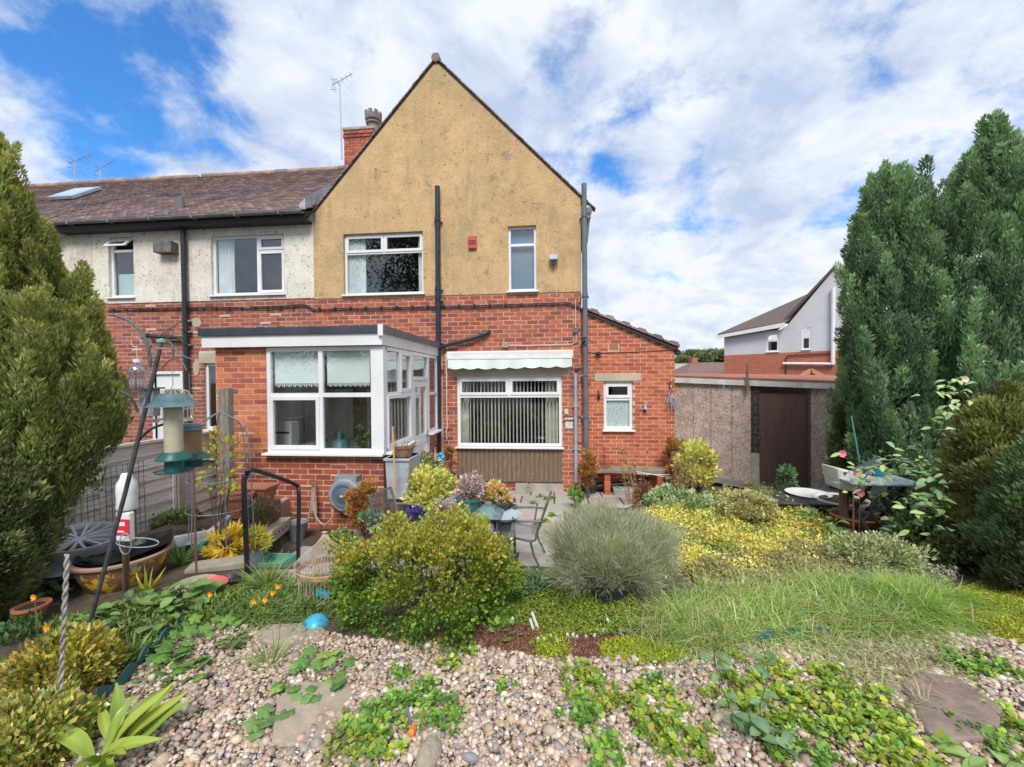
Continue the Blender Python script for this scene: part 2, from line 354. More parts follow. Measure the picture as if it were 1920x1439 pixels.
def brick_mesh(L, h, k, pal_, key):
    q = (key, round(L, 3), k)
    if q not in BRICK_ME:
        b = MB().col(tuple(np.clip(np.array(pal_[k % len(pal_)]) * (.88 + .05 * (k // len(pal_))), 0, 1)))
        b.box(WF, 0, L, -.02, .03, 0, h); BRICK_ME[q] = mk('brick', b.v, b.f, m_brick, col=b.c)
    return BRICK_ME[q]
def bricks(F, u0, u1, z0, z1, ops, parent, pal_, pitch=.232, course=.0865, joint=.0135, proud=.004, top=None, nind=300, zone=None, seed=1, key='a'):
    R = random.Random(seed); items = []; j = 0; z = z0
    while z < z1 - .02:
        h = min(course - joint, z1 - z); off = (j % 2) * pitch / 2; iv = []
        segs = [(u0, u1)]
        for o in ops:
            if o[2] < z + h - .01 and o[3] > z + .01:
                ns = []
                for a, c in segs:
                    if o[0] > a: ns.append((a, min(c, o[0])))
                    if o[1] < c: ns.append((max(a, o[1]), c))
                segs = [s for s in ns if s[1] - s[0] > .02]
        if top:
            segs2 = []
            for a, c in segs:
                n = 40; good = [a + (c - a) * i / n for i in range(n + 1) if top(a + (c - a) * i / n) > z + h * .8]
                if good: segs2.append((min(good), max(good)))
            segs = segs2
        k0 = math.floor((u0 - off) / pitch) - 1; u = k0 * pitch + off
        while u < u1:
            for a, c in segs:
                x0, x1 = max(u, a), min(u + pitch - joint, c)
                if x1 - x0 > .03: items.append((x0, x1, z, h, abs(x1 - x0 - (pitch - joint)) < .002))
            u += pitch
        z += course; j += 1
    def near(it):
        p = F((it[0] + it[1]) / 2, 0, it[2]); pen = 0
        if zone and not zone((it[0] + it[1]) / 2, it[2]): pen = 100
        return (p - CO).length + (0 if it[4] else 50) + pen
    items.sort(key=near); rot = math.atan2(F.U.y, F.U.x); stuff = MB()
    for n, (x0, x1, z, h, full) in enumerate(items):
        k = R.randrange(len(pal_) * 5); pr = proud + R.uniform(-.0025, .003)
        if n < nind:
            me = brick_mesh(x1 - x0, h, k, pal_, key)
            base = F(x0, pr, z) if F.U.cross(Vector((0, 0, 1))).dot(F.N) > 0 else F(x0, pr, z)
            o = link('brick', me, parent); o.rotation_euler = (0, 0, rot); o.location = F(x0, pr - (.0 if True else 0), z)
            # the shared mesh reaches from y=-.02 to .03 in its own frame; its outer face lies where F.N points
            if F.N.dot(Vector((-math.sin(rot), math.cos(rot), 0))) < 0: o.location = F(x0, pr - .02, z)
            else: o.location = F(x0, pr - .03, z)
        else:
            cb = np.clip(np.array(pal_[k % len(pal_)]) * (.88 + .05 * (k // len(pal_))), 0, 1); stuff.col(tuple(cb))
            stuff.add([F(x0, pr, z), F(x1, pr, z), F(x1, pr, z + h), F(x0, pr, z + h), F(x0, -.01, z), F(x1, -.01, z), F(x1, -.01, z + h), F(x0, -.01, z + h)], [(0, 1, 2, 3), (0, 4, 5, 1), (1, 5, 6, 2), (2, 6, 7, 3), (3, 7, 4, 0)])
    if len(items) > nind: stuff.build('brickwork', m_brick, parent, kind='stuff')
def window(F, r, cells, parent, d=-.05, fw=.045, sill=True, label=None, m=None, name='window', tilt=None, silld=.07):
    """r = (u0,u1,z0,z1); cells = fractions (a,b,c,e,opens)"""
    u0, u1, z0, z1 = r; m = m or m_upvc; b = MB(); panes = []
    def ring(a, c, e, g, w, d0, d1):
        b.box(F, a, c, d0, d1, e, e + w); b.box(F, a, c, d0, d1, g - w, g); b.box(F, a, a + w, d0, d1 - .001, e + w, g - w); b.box(F, c - w, c, d0, d1 - .001, e + w, g - w)
    ring(u0, u1, z0, z1, fw, d - .05, d)
    for i, (a, c, e, g, op) in enumerate(cells):
        A, C_, E_, G_ = u0 + (u1 - u0) * a, u0 + (u1 - u0) * c, z0 + (z1 - z0) * e, z0 + (z1 - z0) * g
        w = fw * .55; A2 = A + (fw if a == 0 else w); C2 = C_ - (fw if c == 1 else w); E2 = E_ + (fw if e == 0 else w); G2 = G_ - (fw if g == 1 else w)
        if a > 0: b.box(F, A - w + .001, A + w - .001, d - .049, d - .0015, max(E_, z0 + fw), min(G_, z1 - fw))
        if e > 0: b.box(F, max(A, u0 + fw), min(C_, u1 - fw), d - .049, d - .0025, E_ - w + .001, E_ + w - .001)
        if op:
            if tilt and tilt[0] == i: panes.append(('tilt', A2, C2, E2, G2)); continue
            ring(A2 - .012, C2 + .012, E2 - .012, G2 + .012, .05, d - .03, d + .014); A2 += .036; C2 -= .036; E2 += .036; G2 -= .036
            b.box(F, A2, C2, d - .008, d + .004, E2, E2 + .008)
        panes.append((A2 - .004, C2 + .004, E2 - .004, G2 + .004))
    f = b.build(name, m, parent, label=label)
    for p in panes:
        g = MB()
        if p[0] == 'tilt':
            _, A2, C2, E2, G2 = p; s = MB(); out = .17
            def q(u, dd, z): t = (G2 - z) / (G2 - E2); return F(u, d + .02 + out * t + dd, z + .02 * t)
            def bx(B_, a, c, e, g_, d0, d1): B_.hexa([q(a, d0, e), q(c, d0, e), q(c, d1, e), q(a, d1, e), q(a, d0, g_), q(c, d0, g_), q(c, d1, g_), q(a, d1, g_)])
            w = .05; bx(s, A2, C2, E2, E2 + w, 0, .045); bx(s, A2, C2, G2 - w, G2, 0, .045); bx(s, A2, A2 + w, E2 + w, G2 - w, 0, .044); bx(s, C2 - w, C2, E2 + w, G2 - w, 0, .044)
            s.build('sash', m, f); bx(g, A2 + w, C2 - w, E2 + w, G2 - w, .018, .024); g.build('pane', m_glass, f); continue
        g.box(F, p[0], p[1], d - .028, d - .022, p[2], p[3]); g.build('pane', m_glass, f)
    if sill:
        s = MB().box(F, u0 - .035, u1 + .035, d - .02, silld, z0 - .035, z0 - .002); bevel(s.build('sill', m, f), .005)
    return f
def curtain(F, u0, u1, z0, z1, d, m, parent, folds=8, amp=.03, gather=0.0, name='curtain', scal=0):
    b = MB(); n = folds * 6; nz = 8; vs = []
    for j in range(nz + 1):
        t = j / nz
        for i in range(n + 1):
            s = i / n; u = u0 + (u1 - u0) * (s * (1 - gather * math.sin(math.pi * (1 - t)))); zz = z0 + (z1 - z0) * t
            if j == 0 and scal: zz -= scal * abs(math.sin(s * folds * math.pi))
            vs.append(F(u, d + amp * math.sin(s * folds * 2 * math.pi + .3 * math.sin(t * 3)), zz))
    fs = [(j * (n + 1) + i, j * (n + 1) + i + 1, (j + 1) * (n + 1) + i + 1, (j + 1) * (n + 1) + i) for j in range(nz) for i in range(n)]
    return b.add(vs, fs).build(name, m, parent, smooth=True)
def airbrick(F, u, z, w, h, parent, m, rows=3, cols=2):
    b = MB(); b.box(F, u, u + w, -.06, -.03, z, z + h); t = .012
    for i in range(rows + 1): b.box(F, u, u + w, -.03, .012, z + (h - t) * i / rows, z + (h - t) * i / rows + t)
    for i in range(cols + 1): b.box(F, u + (w - t) * i / cols, u + (w - t) * i / cols + t, -.03, .010, z + .001, z + h - .001)
    return b.build('air_brick', m, parent)
# ------------------------------------------------------------------ ground
def terrain():
    xs = np.unique(np.concatenate([np.linspace(-400, -12, 14), np.linspace(-12, -6, 13), np.arange(-6, 7.01, .07), np.linspace(7.4, 14, 14), np.linspace(14, 400, 14)]))
    ys = np.unique(np.concatenate([np.linspace(-300, -6, 10), np.linspace(-6, .5, 14), np.arange(.5, 10.01, .07), np.linspace(10.5, 20, 12), np.linspace(22, 900, 16)]))
    X, Y = np.meshgrid(xs, ys); Z = hgt(X, Y); n = len(xs)
    v = np.stack([X, Y, Z], -1).reshape(-1, 3); f = [(j * n + i, j * n + i + 1, (j + 1) * n + i + 1, (j + 1) * n + i) for j in range(len(ys) - 1) for i in range(n - 1)]
    m = mat('garden_soil', (.12, .085, .06), (.075, .055, .038), 3, .95, .02, 30, var=.3, wear=[((.12, .14, .05), 1.1, .55, .7)])
    me = mk('ground', v, f, m, True); tag(link('ground', me), kind='structure')
terrain()
# paving slabs of the patio: each a slab on the bedding
def patio():
    base = tag(MB().box(WF, -4.8, 2.6, 3.68, 8.34, -.30, -.27).build('patio', m_conc), kind='structure')
    ms = mat('paving_slab', (0, 0, 0), attr=True, rough=.95, var=.14, scale=5, bump=.002, bscale=90, wear=[((.22, .2, .14), 2.2, .6, .8)])
    cols = [(.46, .42, .36), (.42, .38, .33), (.47, .37, .32), (.38, .36, .31)]; R = random.Random(5); n = 0
    y = 3.70; j = 0
    while y < 8.3:
        dy = .6; x = -4.75 + (.3 if j % 2 else 0)
        while x < 2.3:
            w = .6 if not (j % 3 == 1) else .45
            if not (x < -3.2 and y < 5.0) and H(x + .3, y + .3) < .06 and not (x + w < -2.3 and y > 5.4 and x > -4.8):
                za, zb = patioslope(0, y), patioslope(0, y + dy)
                t = .012 + R.uniform(-.004, .005); g = .012; b = MB().col(tuple(np.array(cols[R.randrange(4)]) * R.uniform(.85, 1.1)))
                x0, x1, y0, y1 = x + g, x + w - g, y + g, min(y + dy, 8.34) - g; tx = R.uniform(-.004, .004)
                b.hexa([(x0, y0, za - .04), (x1, y0, za - .04), (x1, y1, zb - .04), (x0, y1, zb - .04), (x0, y0, za + t), (x1, y0, za + t + tx), (x1, y1, zb + t + tx), (x0, y1, zb + t)])
                bevel(b.build('paving_slab', ms, base), .006, 1)
            x += w
        y += dy; j += 1
patio()
# ------------------------------------------------------------------ the gabled house
F0 = Fr((0, 8.35, 0), (1, 0, 0), (0, -1, 0))
UL, UR, ZB = -4.93, .615, 3.78
house = thing('brick_house', 'gabled house end with yellow render above red brick and black soil pipe', 'house', (-2.2, 8.35, -.2))
rW1 = F0.rect(645, 437, 794, 552); rW2 = F0.rect(953, 424, 1006, 546); rW3 = F0.rect(857, 706, 1054, 838)
AP = F0.px(818, 118); EL = (UL, 5.52); ER = (UR, 5.59)
b = wallface(F0, UL, UR, ZB, 5.5, [rW1, rW2], .02)
def gz(u): return EL[1] + (u - EL[0]) * (AP[1] - EL[1]) / (AP[0] - EL[0]) if u < AP[0] else AP[1] + (u - AP[0]) * (ER[1] - AP[1]) / (ER[0] - AP[0])
vs = [F0(UL, .02, 5.5), F0(UR, .02, 5.5), F0(ER[0], .02, ER[1]), F0(AP[0], .02, AP[1]), F0(EL[0], .02, EL[1])]
b.add(vs, [(0, 1, 2, 3, 4)]); b.quad(F0(UL, .02, ZB), F0(UR, .02, ZB), F0(UR, -.1, ZB), F0(UL, -.1, ZB)); b.quad(F0(UR, .02, ZB), F0(UR, -6, ZB), F0(UR, -6, 5.59), F0(UR, .02, 5.59))
b.build('rendered_wall', m_render, house)
clad = (rW3[0], rW3[1], -.02, rW3[2])
lint = (UL + 2.85, rW3[1] + .18, rW3[3] + .03, rW3[3] + .20)
lint = (-2.05, .38, rW3[3] + .02, rW3[3] + .2)
b = wallface(F0, UL, UR, -.3, ZB, [(rW3[0], rW3[1], -.06, rW3[3])], 0); b.quad(F0(UR, 0, -.3), F0(UR, -6, -.3), F0(UR, -6, ZB), F0(UR, 0, ZB)); b.build('wall', m_mortar, house)
bricks(F0, UL, UR, -.3, ZB, [rW3, clad, lint, (-4.74, -2.2, -.3, 2.76)], house, PAL_OLD, nind=300, zone=lambda u, z: u > -2.2 or z > 2.7, seed=3, key='m')
bevel(MB().box(F0, lint[0], lint[1], -.05, .012, lint[2], lint[3]).build('lintel', m_stone, house), .004)
MB().box(F0, clad[0], clad[1], -.1, -.03, -.06, clad[3]).build('cladding_backing', m_dark, house)
nb = 23; bw = (clad[1] - clad[0]) / nb
for i in range(nb):
    a = clad[0] + i * bw; b = MB().box(F0, a + .004, a + bw - .004, -.04, -.008 + rnd.uniform(-.004, .004), -.02 + rnd.uniform(-.01, .015), clad[3] - .03); bevel(b.build('cladding_board', m_wood, house), .005, 1)
b = MB().box(F0, clad[0] - .02, -1.05, -.05, .05, -.24, -.045); b.box(F0, -.72, clad[1] + .02, -.05, .05, -.24, -.045); b.build('plinth', m_conc, house)
# protruding string course
b = MB().box(F0, -4.2, UR, 0, .016, ZB - .088, ZB - .006); b.col(None)
w = window(F0, rW1, [(0, .5, .69, 1, 1), (.5, 1, .69, 1, 1), (0, 1, 0, .69, 0)], house, label='upper window with two top lights and net curtains')
curtain(F0, rW1[0] + .02, rW1[0] + .42, rW1[2], rW1[3] - .05, -.125, m_net, w, 9, .02); curtain(F0, rW1[1] - .14, rW1[1] - .02, rW1[2], rW1[3] - .05, -.125, m_net, w, 3, .02)
w = window(F0, rW2, [(0, 1, .72, 1, 0), (0, 1, 0, .72, 0)], house, fw=.05, label='narrow upper window with patterned glass')
MB().box(F0, rW2[0] + .04, rW2[1] - .04, -.16, -.15, rW2[2] + .03, rW2[3] - .03).build('obscured_glass', mat('patterned_glass', (.10, .16, .22), (.22, .30, .36), 38, .35, .003, 120), w)
w = window(F0, rW3, [(0, .5, .72, 1, 1), (.5, 1, .72, 1, 1), (0, 1, 0, .72, 0)], house, fw=.06, label='wide lower window with vertical blind')
for i in range(27):
    u = rW3[0] + .1 + i * (rW3[1] - rW3[0] - .2) / 26; a = .85 + rnd.uniform(-.12, .12); dx = .021 * math.cos(a); dd = .021 * math.sin(a)
    z0, z1 = rW3[2] + .06, rW3[3] - .08
    if i < 20 or 1: MB().add([F0(u - dx, -.15 - dd, z0), F0(u + dx, -.15 + dd, z0), F0(u + dx, -.15 + dd, z1), F0(u - dx, -.15 - dd, z1)], [(0, 1, 2, 3)]).build('blind_slat', m_slat, w)
curtain(F0, rW3[1] - .34, rW3[1] - .04, rW3[2] + .03, rW3[3] - .05, -.25, m_cream, w, 5, .03); curtain(F0, rW3[0] + .02, rW3[0] + .2, rW3[2] + .03, rW3[3] - .05, -.25, m_cream, w, 3, .03)
# inside: floors, party wall
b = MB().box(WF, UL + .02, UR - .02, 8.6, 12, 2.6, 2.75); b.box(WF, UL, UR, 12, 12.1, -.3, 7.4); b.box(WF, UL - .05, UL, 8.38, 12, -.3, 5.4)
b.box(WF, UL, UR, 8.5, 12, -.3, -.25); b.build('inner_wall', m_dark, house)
# roof: two slopes and their verge tiles
m_under = mat('roof_bedding', (.40, .34, .28), rough=.9)
b = MB(); t = .045
for (u0, z0, u1, z1) in ((EL[0] - .12, EL[1] - .11, AP[0], AP[1] + .02), (AP[0], AP[1] + .02, ER[0] + .22, ER[1] - .21)):
    b.hexa([F0(u0, -.01, z0), F0(u1, -.01, z1), F0(u1, -4.0, z1), F0(u0, -4.0, z0), F0(u0, -.01, z0 + t), F0(u1, -.01, z1 + t), F0(u1, -4.0, z1 + t), F0(u0, -4.0, z0 + t)])
b.build('roof', m_under, house)
TILE = [(.21, .155, .15), (.25, .18, .17), (.31, .235, .215), (.17, .135, .135), (.26, .18, .16)]
vt = []
for k in range(5):
    q = MB().col(tuple(c * 1.5 for c in TILE[k])).cbox((0, 0, 0), .17, .2, .014); vt.append(mk('verge_tile', q.v, q.f, m_tile, col=q.c))
for (u0, z0, u1, z1, sg) in ((EL[0] - .12, EL[1] - .11, AP[0], AP[1] + .02, 1), (ER[0] + .22, ER[1] - .21, AP[0], AP[1] + .02, -1)):
    L = math.hypot(u1 - u0, z1 - z0); n = int(L / .105); sl_ = math.atan2(z1 - z0, u1 - u0)
    for i in range(n + 1):
        s = i / n; o = link('verge_tile', vt[rnd.randrange(5)], house); p = F0(u0 + (u1 - u0) * s, -.05 + rnd.uniform(-.008, .008), z0 + (z1 - z0) * s + t * 1.28 + .012)
        o.location = p; o.rotation_euler = (0, -sl_ + (.1 if sg > 0 else math.pi - .1) , 0)
b = MB().col(TILE[1]); b.lathe(F0(AP[0], .06, AP[1] + .07), [(.09, -.0), (.09, .3)], 12, M=Matrix.Rotation(-math.pi / 2, 3, 'X'), cap=True)
b.build('ridge_tile', m_tile, house)
# gutter corner at the right eaves
b = MB(); b.box(F0, UR, UR + .2, -.5, .015, 5.24, 5.47); b.build('bargeboard', m_upvc2, house)
b = MB(); b.tube([F0(UR + .16, .06, 5.36), F0(UR + .16, -2, 5.36)], .06, 10); b.tube([F0(UR + .155, .02, 5.32), F0(UR + .13, -.02, 5.05), F0(UR + .1, -.02, 4.75)], .036); b.build('gutter', m_greyp, house)
# soil and drain pipes of the house
def pipe(pts, r, m, parent, name='drainpipe', collars=(), n=12):
    b = MB(); b.tube(pts, r, n)
    for i, (p, q) in enumerate(collars): b.tube([p, q], r * 1.22, n)
    return b.build(name, m, parent, smooth=True)
def vpipe(F, x0, y0, x1, y1, d, r, m, parent, name='drainpipe', cuts=()):
    (ua, za), (ub, zb) = F.px(x0, y0, d), F.px(x1, y1, d); cl = []
    for c in cuts:
        _, z = F.px(x0, c, d); u = ua + (ub - ua) * (za - z) / (za - zb); cl.append((F(u, d, z - .035), F(u, d, z + .035)))
    o = pipe([F(ua, d, za), F(ub, d, zb)], r, m, parent, name, cl)
    for a, c in cl:
        MB().box(F, F.O.x * 0 + (a - F.O).dot(F.U) - r * 1.7, (a - F.O).dot(F.U) + r * 1.7, 0.01, d, a.z - F.O.z - .005, a.z - F.O.z + .02).build('pipe_bracket', m_lead if c.z > 0 else m, o)
    return o
vpipe(F0, 820, 350, 823, 850, .1, .052, m_black, house, 'soil_pipe', (412, 540, 640, 690, 560))
u, z = F0.px(824, 652, .1); u2, z2 = F0.px(880, 637, .1); u3, z3 = F0.px(917, 624, .05)
pipe([F0(u - .02, .1, z - .06), F0(u + .06, .1, z + .02), F0(u2, .09, z2), F0(u3 - .05, .08, z3 - .01), F0(u3, .03, z3 + .03)], .04, m_black, house, 'waste_pipe', [(F0(u2 + .2, .088, z2 + .07), F0(u2 + .27, .086, z2 + .09))])
vpipe(F0, 1095, 345, 1099, 842, .11, .05, m_greyp, house, 'soil_pipe', (404, 554, 640, 702, 780))
u, z = F0.px(1096, 638, .1); b = MB(); b.tube([F0(u, .1, z + .05), F0(u, .1, z + .02)], .066, 12); b.tube([F0(u, .1, z - .12), F0(u, .1, z - .09)], .066, 12)
b.tube([F0(u - .03, .14, z - .02), F0(u - .01, .17, z - .05)], .045, 10); b.build('pipe_joint', m_black, house)
vpipe(F0, 1079, 700, 1080, 905, .06, .034, m_greyl, house, 'drainpipe', (760, 840))
MB().tube([F0(*((F0.px(1079, 700)[0]), .06, F0.px(1079, 700)[1])), F0(F0.px(1079, 694)[0], .06, F0.px(1079, 692)[1]), F0(F0.px(1090, 690)[0], .05, F0.px(1090, 689)[1])], .02).build('waste_pipe', m_black, house)
# air bricks
u, z = F0.px(605, 429); airbrick(F0, u, z, .23, .13, house, mat('terracotta', (.42, .13, .08), (.36, .1, .07), 6, .8))
# cables clipped to the string course
def cable(pts, r, m, parent, name='cable'): return MB().tube(pts, r, 5).build(name, m, parent, smooth=True)
m_cab = mat('black_cable', (.03, .03, .035), rough=.5); m_cabw = mat('white_cable', (.6, .55, .48), rough=.5)
P_ = lambda x, y, d=.03: F0(F0.px(x, y)[0], d, F0.px(x, y)[1])
for dy in (0, 3.4):
    cable([P_(x, y + dy) for x, y in ((588, 581), (640, 579), (700, 578), (760, 577), (830, 575), (900, 574), (980, 571), (1065, 568), (1088, 577), (1094, 588))], .011, m_cab, house)
b = MB()
for x in range(600, 1080, 29): p = P_(x, 580 - (x - 588) * .021, .03); b.cbox(p, .05, .035, .05)
b.build('cable_clips', m_cab, house, kind='stuff')
cable([P_(1079, 562), P_(1079, 612), P_(1080, 620)], .01, m_cabw, house); cable([P_(1080, 625), P_(1080, 642), P_(1073, 646), P_(1000, 648), P_(960, 648), P_(940, 650)], .01, m_cabw, house)
bevel(MB().cbox(P_(1079, 620, .04), .09, .05, .11).build('junction_box', m_greyp, house), .01); bevel(MB().cbox(P_(948, 648, .04), .12, .05, .1).build('junction_box', m_conc, house), .01)
# chimney with pot
def chimney(parent, Yc, x0, x1, ytop, ybot, pots, nb_=0):
    Fk = Fr((0, Yc, 0), (1, 0, 0), (0, -1, 0)); u0, zt = Fk.px(x0, ytop); u1, _ = Fk.px(x1, ytop); _, zb = Fk.px(x0, ybot); zb -= .8
    c = MB().box(Fk, u0 + .005, u1 - .005, -.7, -.004, zb, zt - .02).build('chimney', m_mortar, parent)
    R = random.Random(4); q = MB(); z = zb; j = 0
    while z < zt - .1:
        u = u0 + (0 if j % 2 else -.115); dd = .0 if z < zt - .3 else (.03 if z < zt - .2 else .05)
        while u < u1:
            a, e = max(u, u0 - dd), min(u + .22, u1 + dd)
            if e - a > .03: q.col(tuple(np.array(PAL_OLD[R.randrange(6)]) * .95)); q.box(Fk, a, e, -.7 - dd, .004 + dd, z, z + .075)
            u += .232
        z += .0865; j += 1
    q.build('brick_courses', m_brick, c, kind='stuff')
    MB().box(Fk, u0 - .04, u1 + .04, -.74, .04, zt - .035, zt + .03).build('capping', m_conc, c)
    for (px_, py0, py1) in pots:
        up, zp = Fk.px(px_, py0); s = (zp - zt)
        mp = mat('chimney_pot_clay', (.27, .22, .20), (.2, .16, .15), 5, .8)
        pb = MB().lathe(Fk(up, -.3, zt), [(.19, 0), (.2, s * .1), (.17, s * .12), (.17, s * .38), (.22, s * .43), (.22, s * .5), (.18, s * .52), (.24, s * .6), (.25, s * .84), (.2, s * .86), (.2, s * .6)], 16)
        for k in range(8):
            a = k * math.pi / 4; pb.cbox(Fk(up, -.3, zt + s * .91) + Vector((.22 * math.cos(a), .22 * math.sin(a), 0)), .06, .1, s * .16, rz=a)
        pb.build('chimney_pot', mp, c, smooth=False)
    return c
chimney(house, 12.0, 645, 700, 243, 318, [(692, 200, 243)])
m_alu = mat('aluminium', (.45, .46, .48), rough=.35, metal=.8)
def aerial(name, label, Y, xb, yb, xt, yt, ang, n=8, L=.9, s=1.0):
    p0, p1 = PY(xb, yb, Y), PY(xt, yt, Y); p1.x = p0.x + (p1.x - p0.x)
    t_ = thing(name, label, 'aerial', p0, group='television aerials on the roofs'); MB().tube([p0, p1], .018, 6).build('mast', m_alu, t_)
    d = Vector((math.cos(ang), .35, math.sin(ang))).normalized(); b = MB().tube([p1 - d * .35 * s, p1 + d * L * s], .012, 5)
    for i in range(n): c = p1 + d * (-.3 + (L + .2) * i / (n - 1)) * s; h = (.22 - .012 * i) * s; b.tube([c - Vector((.25 * h, -h, 0)), c + Vector((.25 * h, -h, 0))], .006, 4)
    for q in (-.15, .15): b.tube([p1 - d * .3 * s + Vector((-.1, 0, q)), p1 - d * .3 * s + Vector((.1, .0, q))], .006, 4); b.tube([p1 - d * .3 * s + Vector((0, -.2 * s, q)), p1 - d * .3 * s + Vector((0, .2 * s, q))], .006, 4)
    b.build('antenna', m_alu, t_); return t_
aerial('tv_aerial', 'tall thin television aerial on the chimney beside the yellow gable', 12.0, 641, 300, 637, 152, .75, n=5, L=.62, s=.75)
# ------------------------------------------------------------------ terraced houses on the left
NL = -10.95
terr = thing('terraced_house', 'cream rendered terraced house with brown tiled roof joined to the yellow gable', 'house', (-8, 8.35, -.2))
rA = F0.rect(397, 441, 534, 553); rB = F0.rect(205, 445, 252, 558); rC = F0.rect(384, 682, 420, 805); rD = F0.rect(262, 690, 335, 800)
rD = (F0.px(290, 700)[0], F0.px(338, 700)[0], -.1, F0.px(300, 702)[1])
wallface(F0, NL, UL, ZB + .02, 5.62, [rA, rB], .016).build('rendered_wall', m_white_render, terr)
wallface(F0, NL, UL, -.3, ZB + .02, [rC, rD], 0).build('wall', m_mortar, terr)
lnt = (rC[0] - .12, rC[1], rC[3] + .01, rC[3] + .24)
bricks(F0, NL, UL, -.3, ZB + .02, [rC, rD, lnt], terr, [(c[0] * .85, c[1] * .95, c[2] * 1.1) for c in PAL_OLD], nind=300, zone=lambda u, z: u > -9.3 and (z > 2.7 or (u < -7 and z > 1.0)), seed=9, key='n')
bevel(MB().box(F0, *lnt[:2], -.05, .012, *lnt[2:]).build('lintel', m_stone, terr), .004)
w = window(F0, rA, [(0, .62, 0, 1, 0), (.62, 1, .74, 1, 1), (.62, 1, 0, .74, 1)], terr, fw=.055, label='wide upper window with side casement')
curtain(F0, rA[0] + .06, rA[0] + .42, rA[2], rA[3], -.14, m_net, w, 5, .03)
w = window(F0, rB, [(0, 1, .78, 1, 1), (0, 1, 0, .78, 0)], terr, fw=.055, tilt=(0,), label='narrow window with its top light tilted open')
MB().box(F0, rB[0] + .03, rB[1] - .03, -.17, -.16, rB[2], rB[2] + .55).build('blind', mat('frosted_blind', (.5, .62, .6), rough=.7), w)
w = window(F0, rC, [(0, 1, 0, 1, 0)], terr, fw=.05, label='small window half hidden by the conservatory')
# white back door
b = MB().box(F0, rD[0], rD[1], -.09, -.04, rD[2], rD[3]).build('door', m_upvc, terr); MB().box(F0, rD[0] + .1, rD[1] - .1, -.035, -.03, 1.2, 1.85).build('pane', m_glass, b); MB().tube([F0(rD[1] - .07, 0, 1.0), F0(rD[1] - .18, 0, 1.0)], .012).build('handle', m_alu, b)
q = MB(); q.box(F0, rD[0] - .06, rD[0], -.08, .01, rD[2], rD[3] + .06); q.box(F0, rD[1], rD[1] + .06, -.08, .01, rD[2], rD[3] + .06); q.box(F0, rD[0], rD[1], -.08, .009, rD[3], rD[3] + .06); q.build('door_frame', m_upvc, terr)
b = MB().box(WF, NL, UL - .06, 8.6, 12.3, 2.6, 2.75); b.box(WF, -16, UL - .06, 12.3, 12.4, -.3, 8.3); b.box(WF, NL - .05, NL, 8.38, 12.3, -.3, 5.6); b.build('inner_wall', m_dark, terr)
# roof slope with tiles: eaves to ridge
RY0, RZ0, RY1, RZ1 = 8.02, 5.52, 12.35, 8.56
def roofpt(x, s, up=0):
    return Vector((x, RY0 + (RY1 - RY0) * s, RZ0 + (RZ1 - RZ0) * s + up))
def tiled_roof(x0, x1, parent, nind, seed):
    MB().add([roofpt(x0, 0), roofpt(x1, 0), roofpt(x1, 1), roofpt(x0, 1)], [(0, 1, 2, 3)]).build('roof', m_under, parent)
    R = random.Random(seed); L = math.hypot(RY1 - RY0, RZ1 - RZ0); rows = int(L / .1); sl = math.atan2(RZ1 - RZ0, RY1 - RY0); st = MB(); cnt = 0
    mes = []
    for k in range(8):
        c = tuple(np.array(TILE[k % 5]) * R.uniform(.8, 1.3)); q = MB().col(c); q.box(WF, -.08, .08, -.02, .16, -.006, .014); mes.append((c, mk('roof_tile', q.v, q.f, m_tile, col=q.c)))
    for j in range(rows):
        s = j / rows; x = x0 + (0 if j % 2 else .0825)
        while x < x1 - .05:
            k = R.randrange(8); p = roofpt(x + .08, s, .014 + R.uniform(0, .006)); ti = sl - .14 + R.uniform(-.012, .012)
            if cnt < nind and j < 8 and x > x1 - 7:
                o = link('roof_tile', mes[k][1], parent); o.location = p; o.rotation_euler = (ti, 0, R.uniform(-.02, .02)); cnt += 1
            else:
                c = math.cos(ti); sn = math.sin(ti); st.col(mes[k][0]); a = .0795
                pts = [Vector((p.x + u, p.y + v * c - w_ * sn, p.z + v * sn + w_ * c)) for (u, v, w_) in ((-a, -.02, -.006), (a, -.02, -.006), (a, -.02, .014), (-a, -.02, .014), (-a, .1, .014), (a, .1, .014))]
                st.add(pts, [(0, 1, 2, 3), (3, 2, 5, 4)])
            x += .165
    st.build('roof_tiling', m_tile, parent, kind='stuff')
    mr = []
    RT = [(.40, .25, .19), (.32, .22, .18), (.45, .3, .22), (.28, .2, .17)]
    for k in range(4):
        q = MB().col(RT[k]); q.lathe((0, 0, 0), [(.1, 0), (.105, .02), (.095, .4), (.0, .4)], 10, M=Matrix.Rotation(math.pi / 2, 3, 'Y')); mr.append(mk('ridge_tile', q.v, q.f, m_tile, True, col=q.c))
    x = x0
    while x < x1 - .2:
        o = link('ridge_tile', mr[R.randrange(4)], parent); o.location = Vector((x, RY1, RZ1 + .0 + R.uniform(-.008, .008))); o.rotation_euler = (0, R.uniform(-.02, .02), 0); x += .41
tiled_roof(NL, -4.95, terr, 300, 11)
MB().hexa([Vector((-4.98, y, z)) for y, z in ((8.0, 5.5), (12.3, 8.55))] * 0 + [Vector(q) for q in ((-5.0, 8.0, 5.52), (-4.9, 8.0, 5.52), (-4.9, 9.0, 6.25), (-5.0, 9.0, 6.25), (-5.03, 8.0, 5.62), (-4.9, 8.0, 5.75), (-4.9, 9.0, 6.5), (-5.03, 9.0, 6.35))]).build('flashing', m_lead, terr)
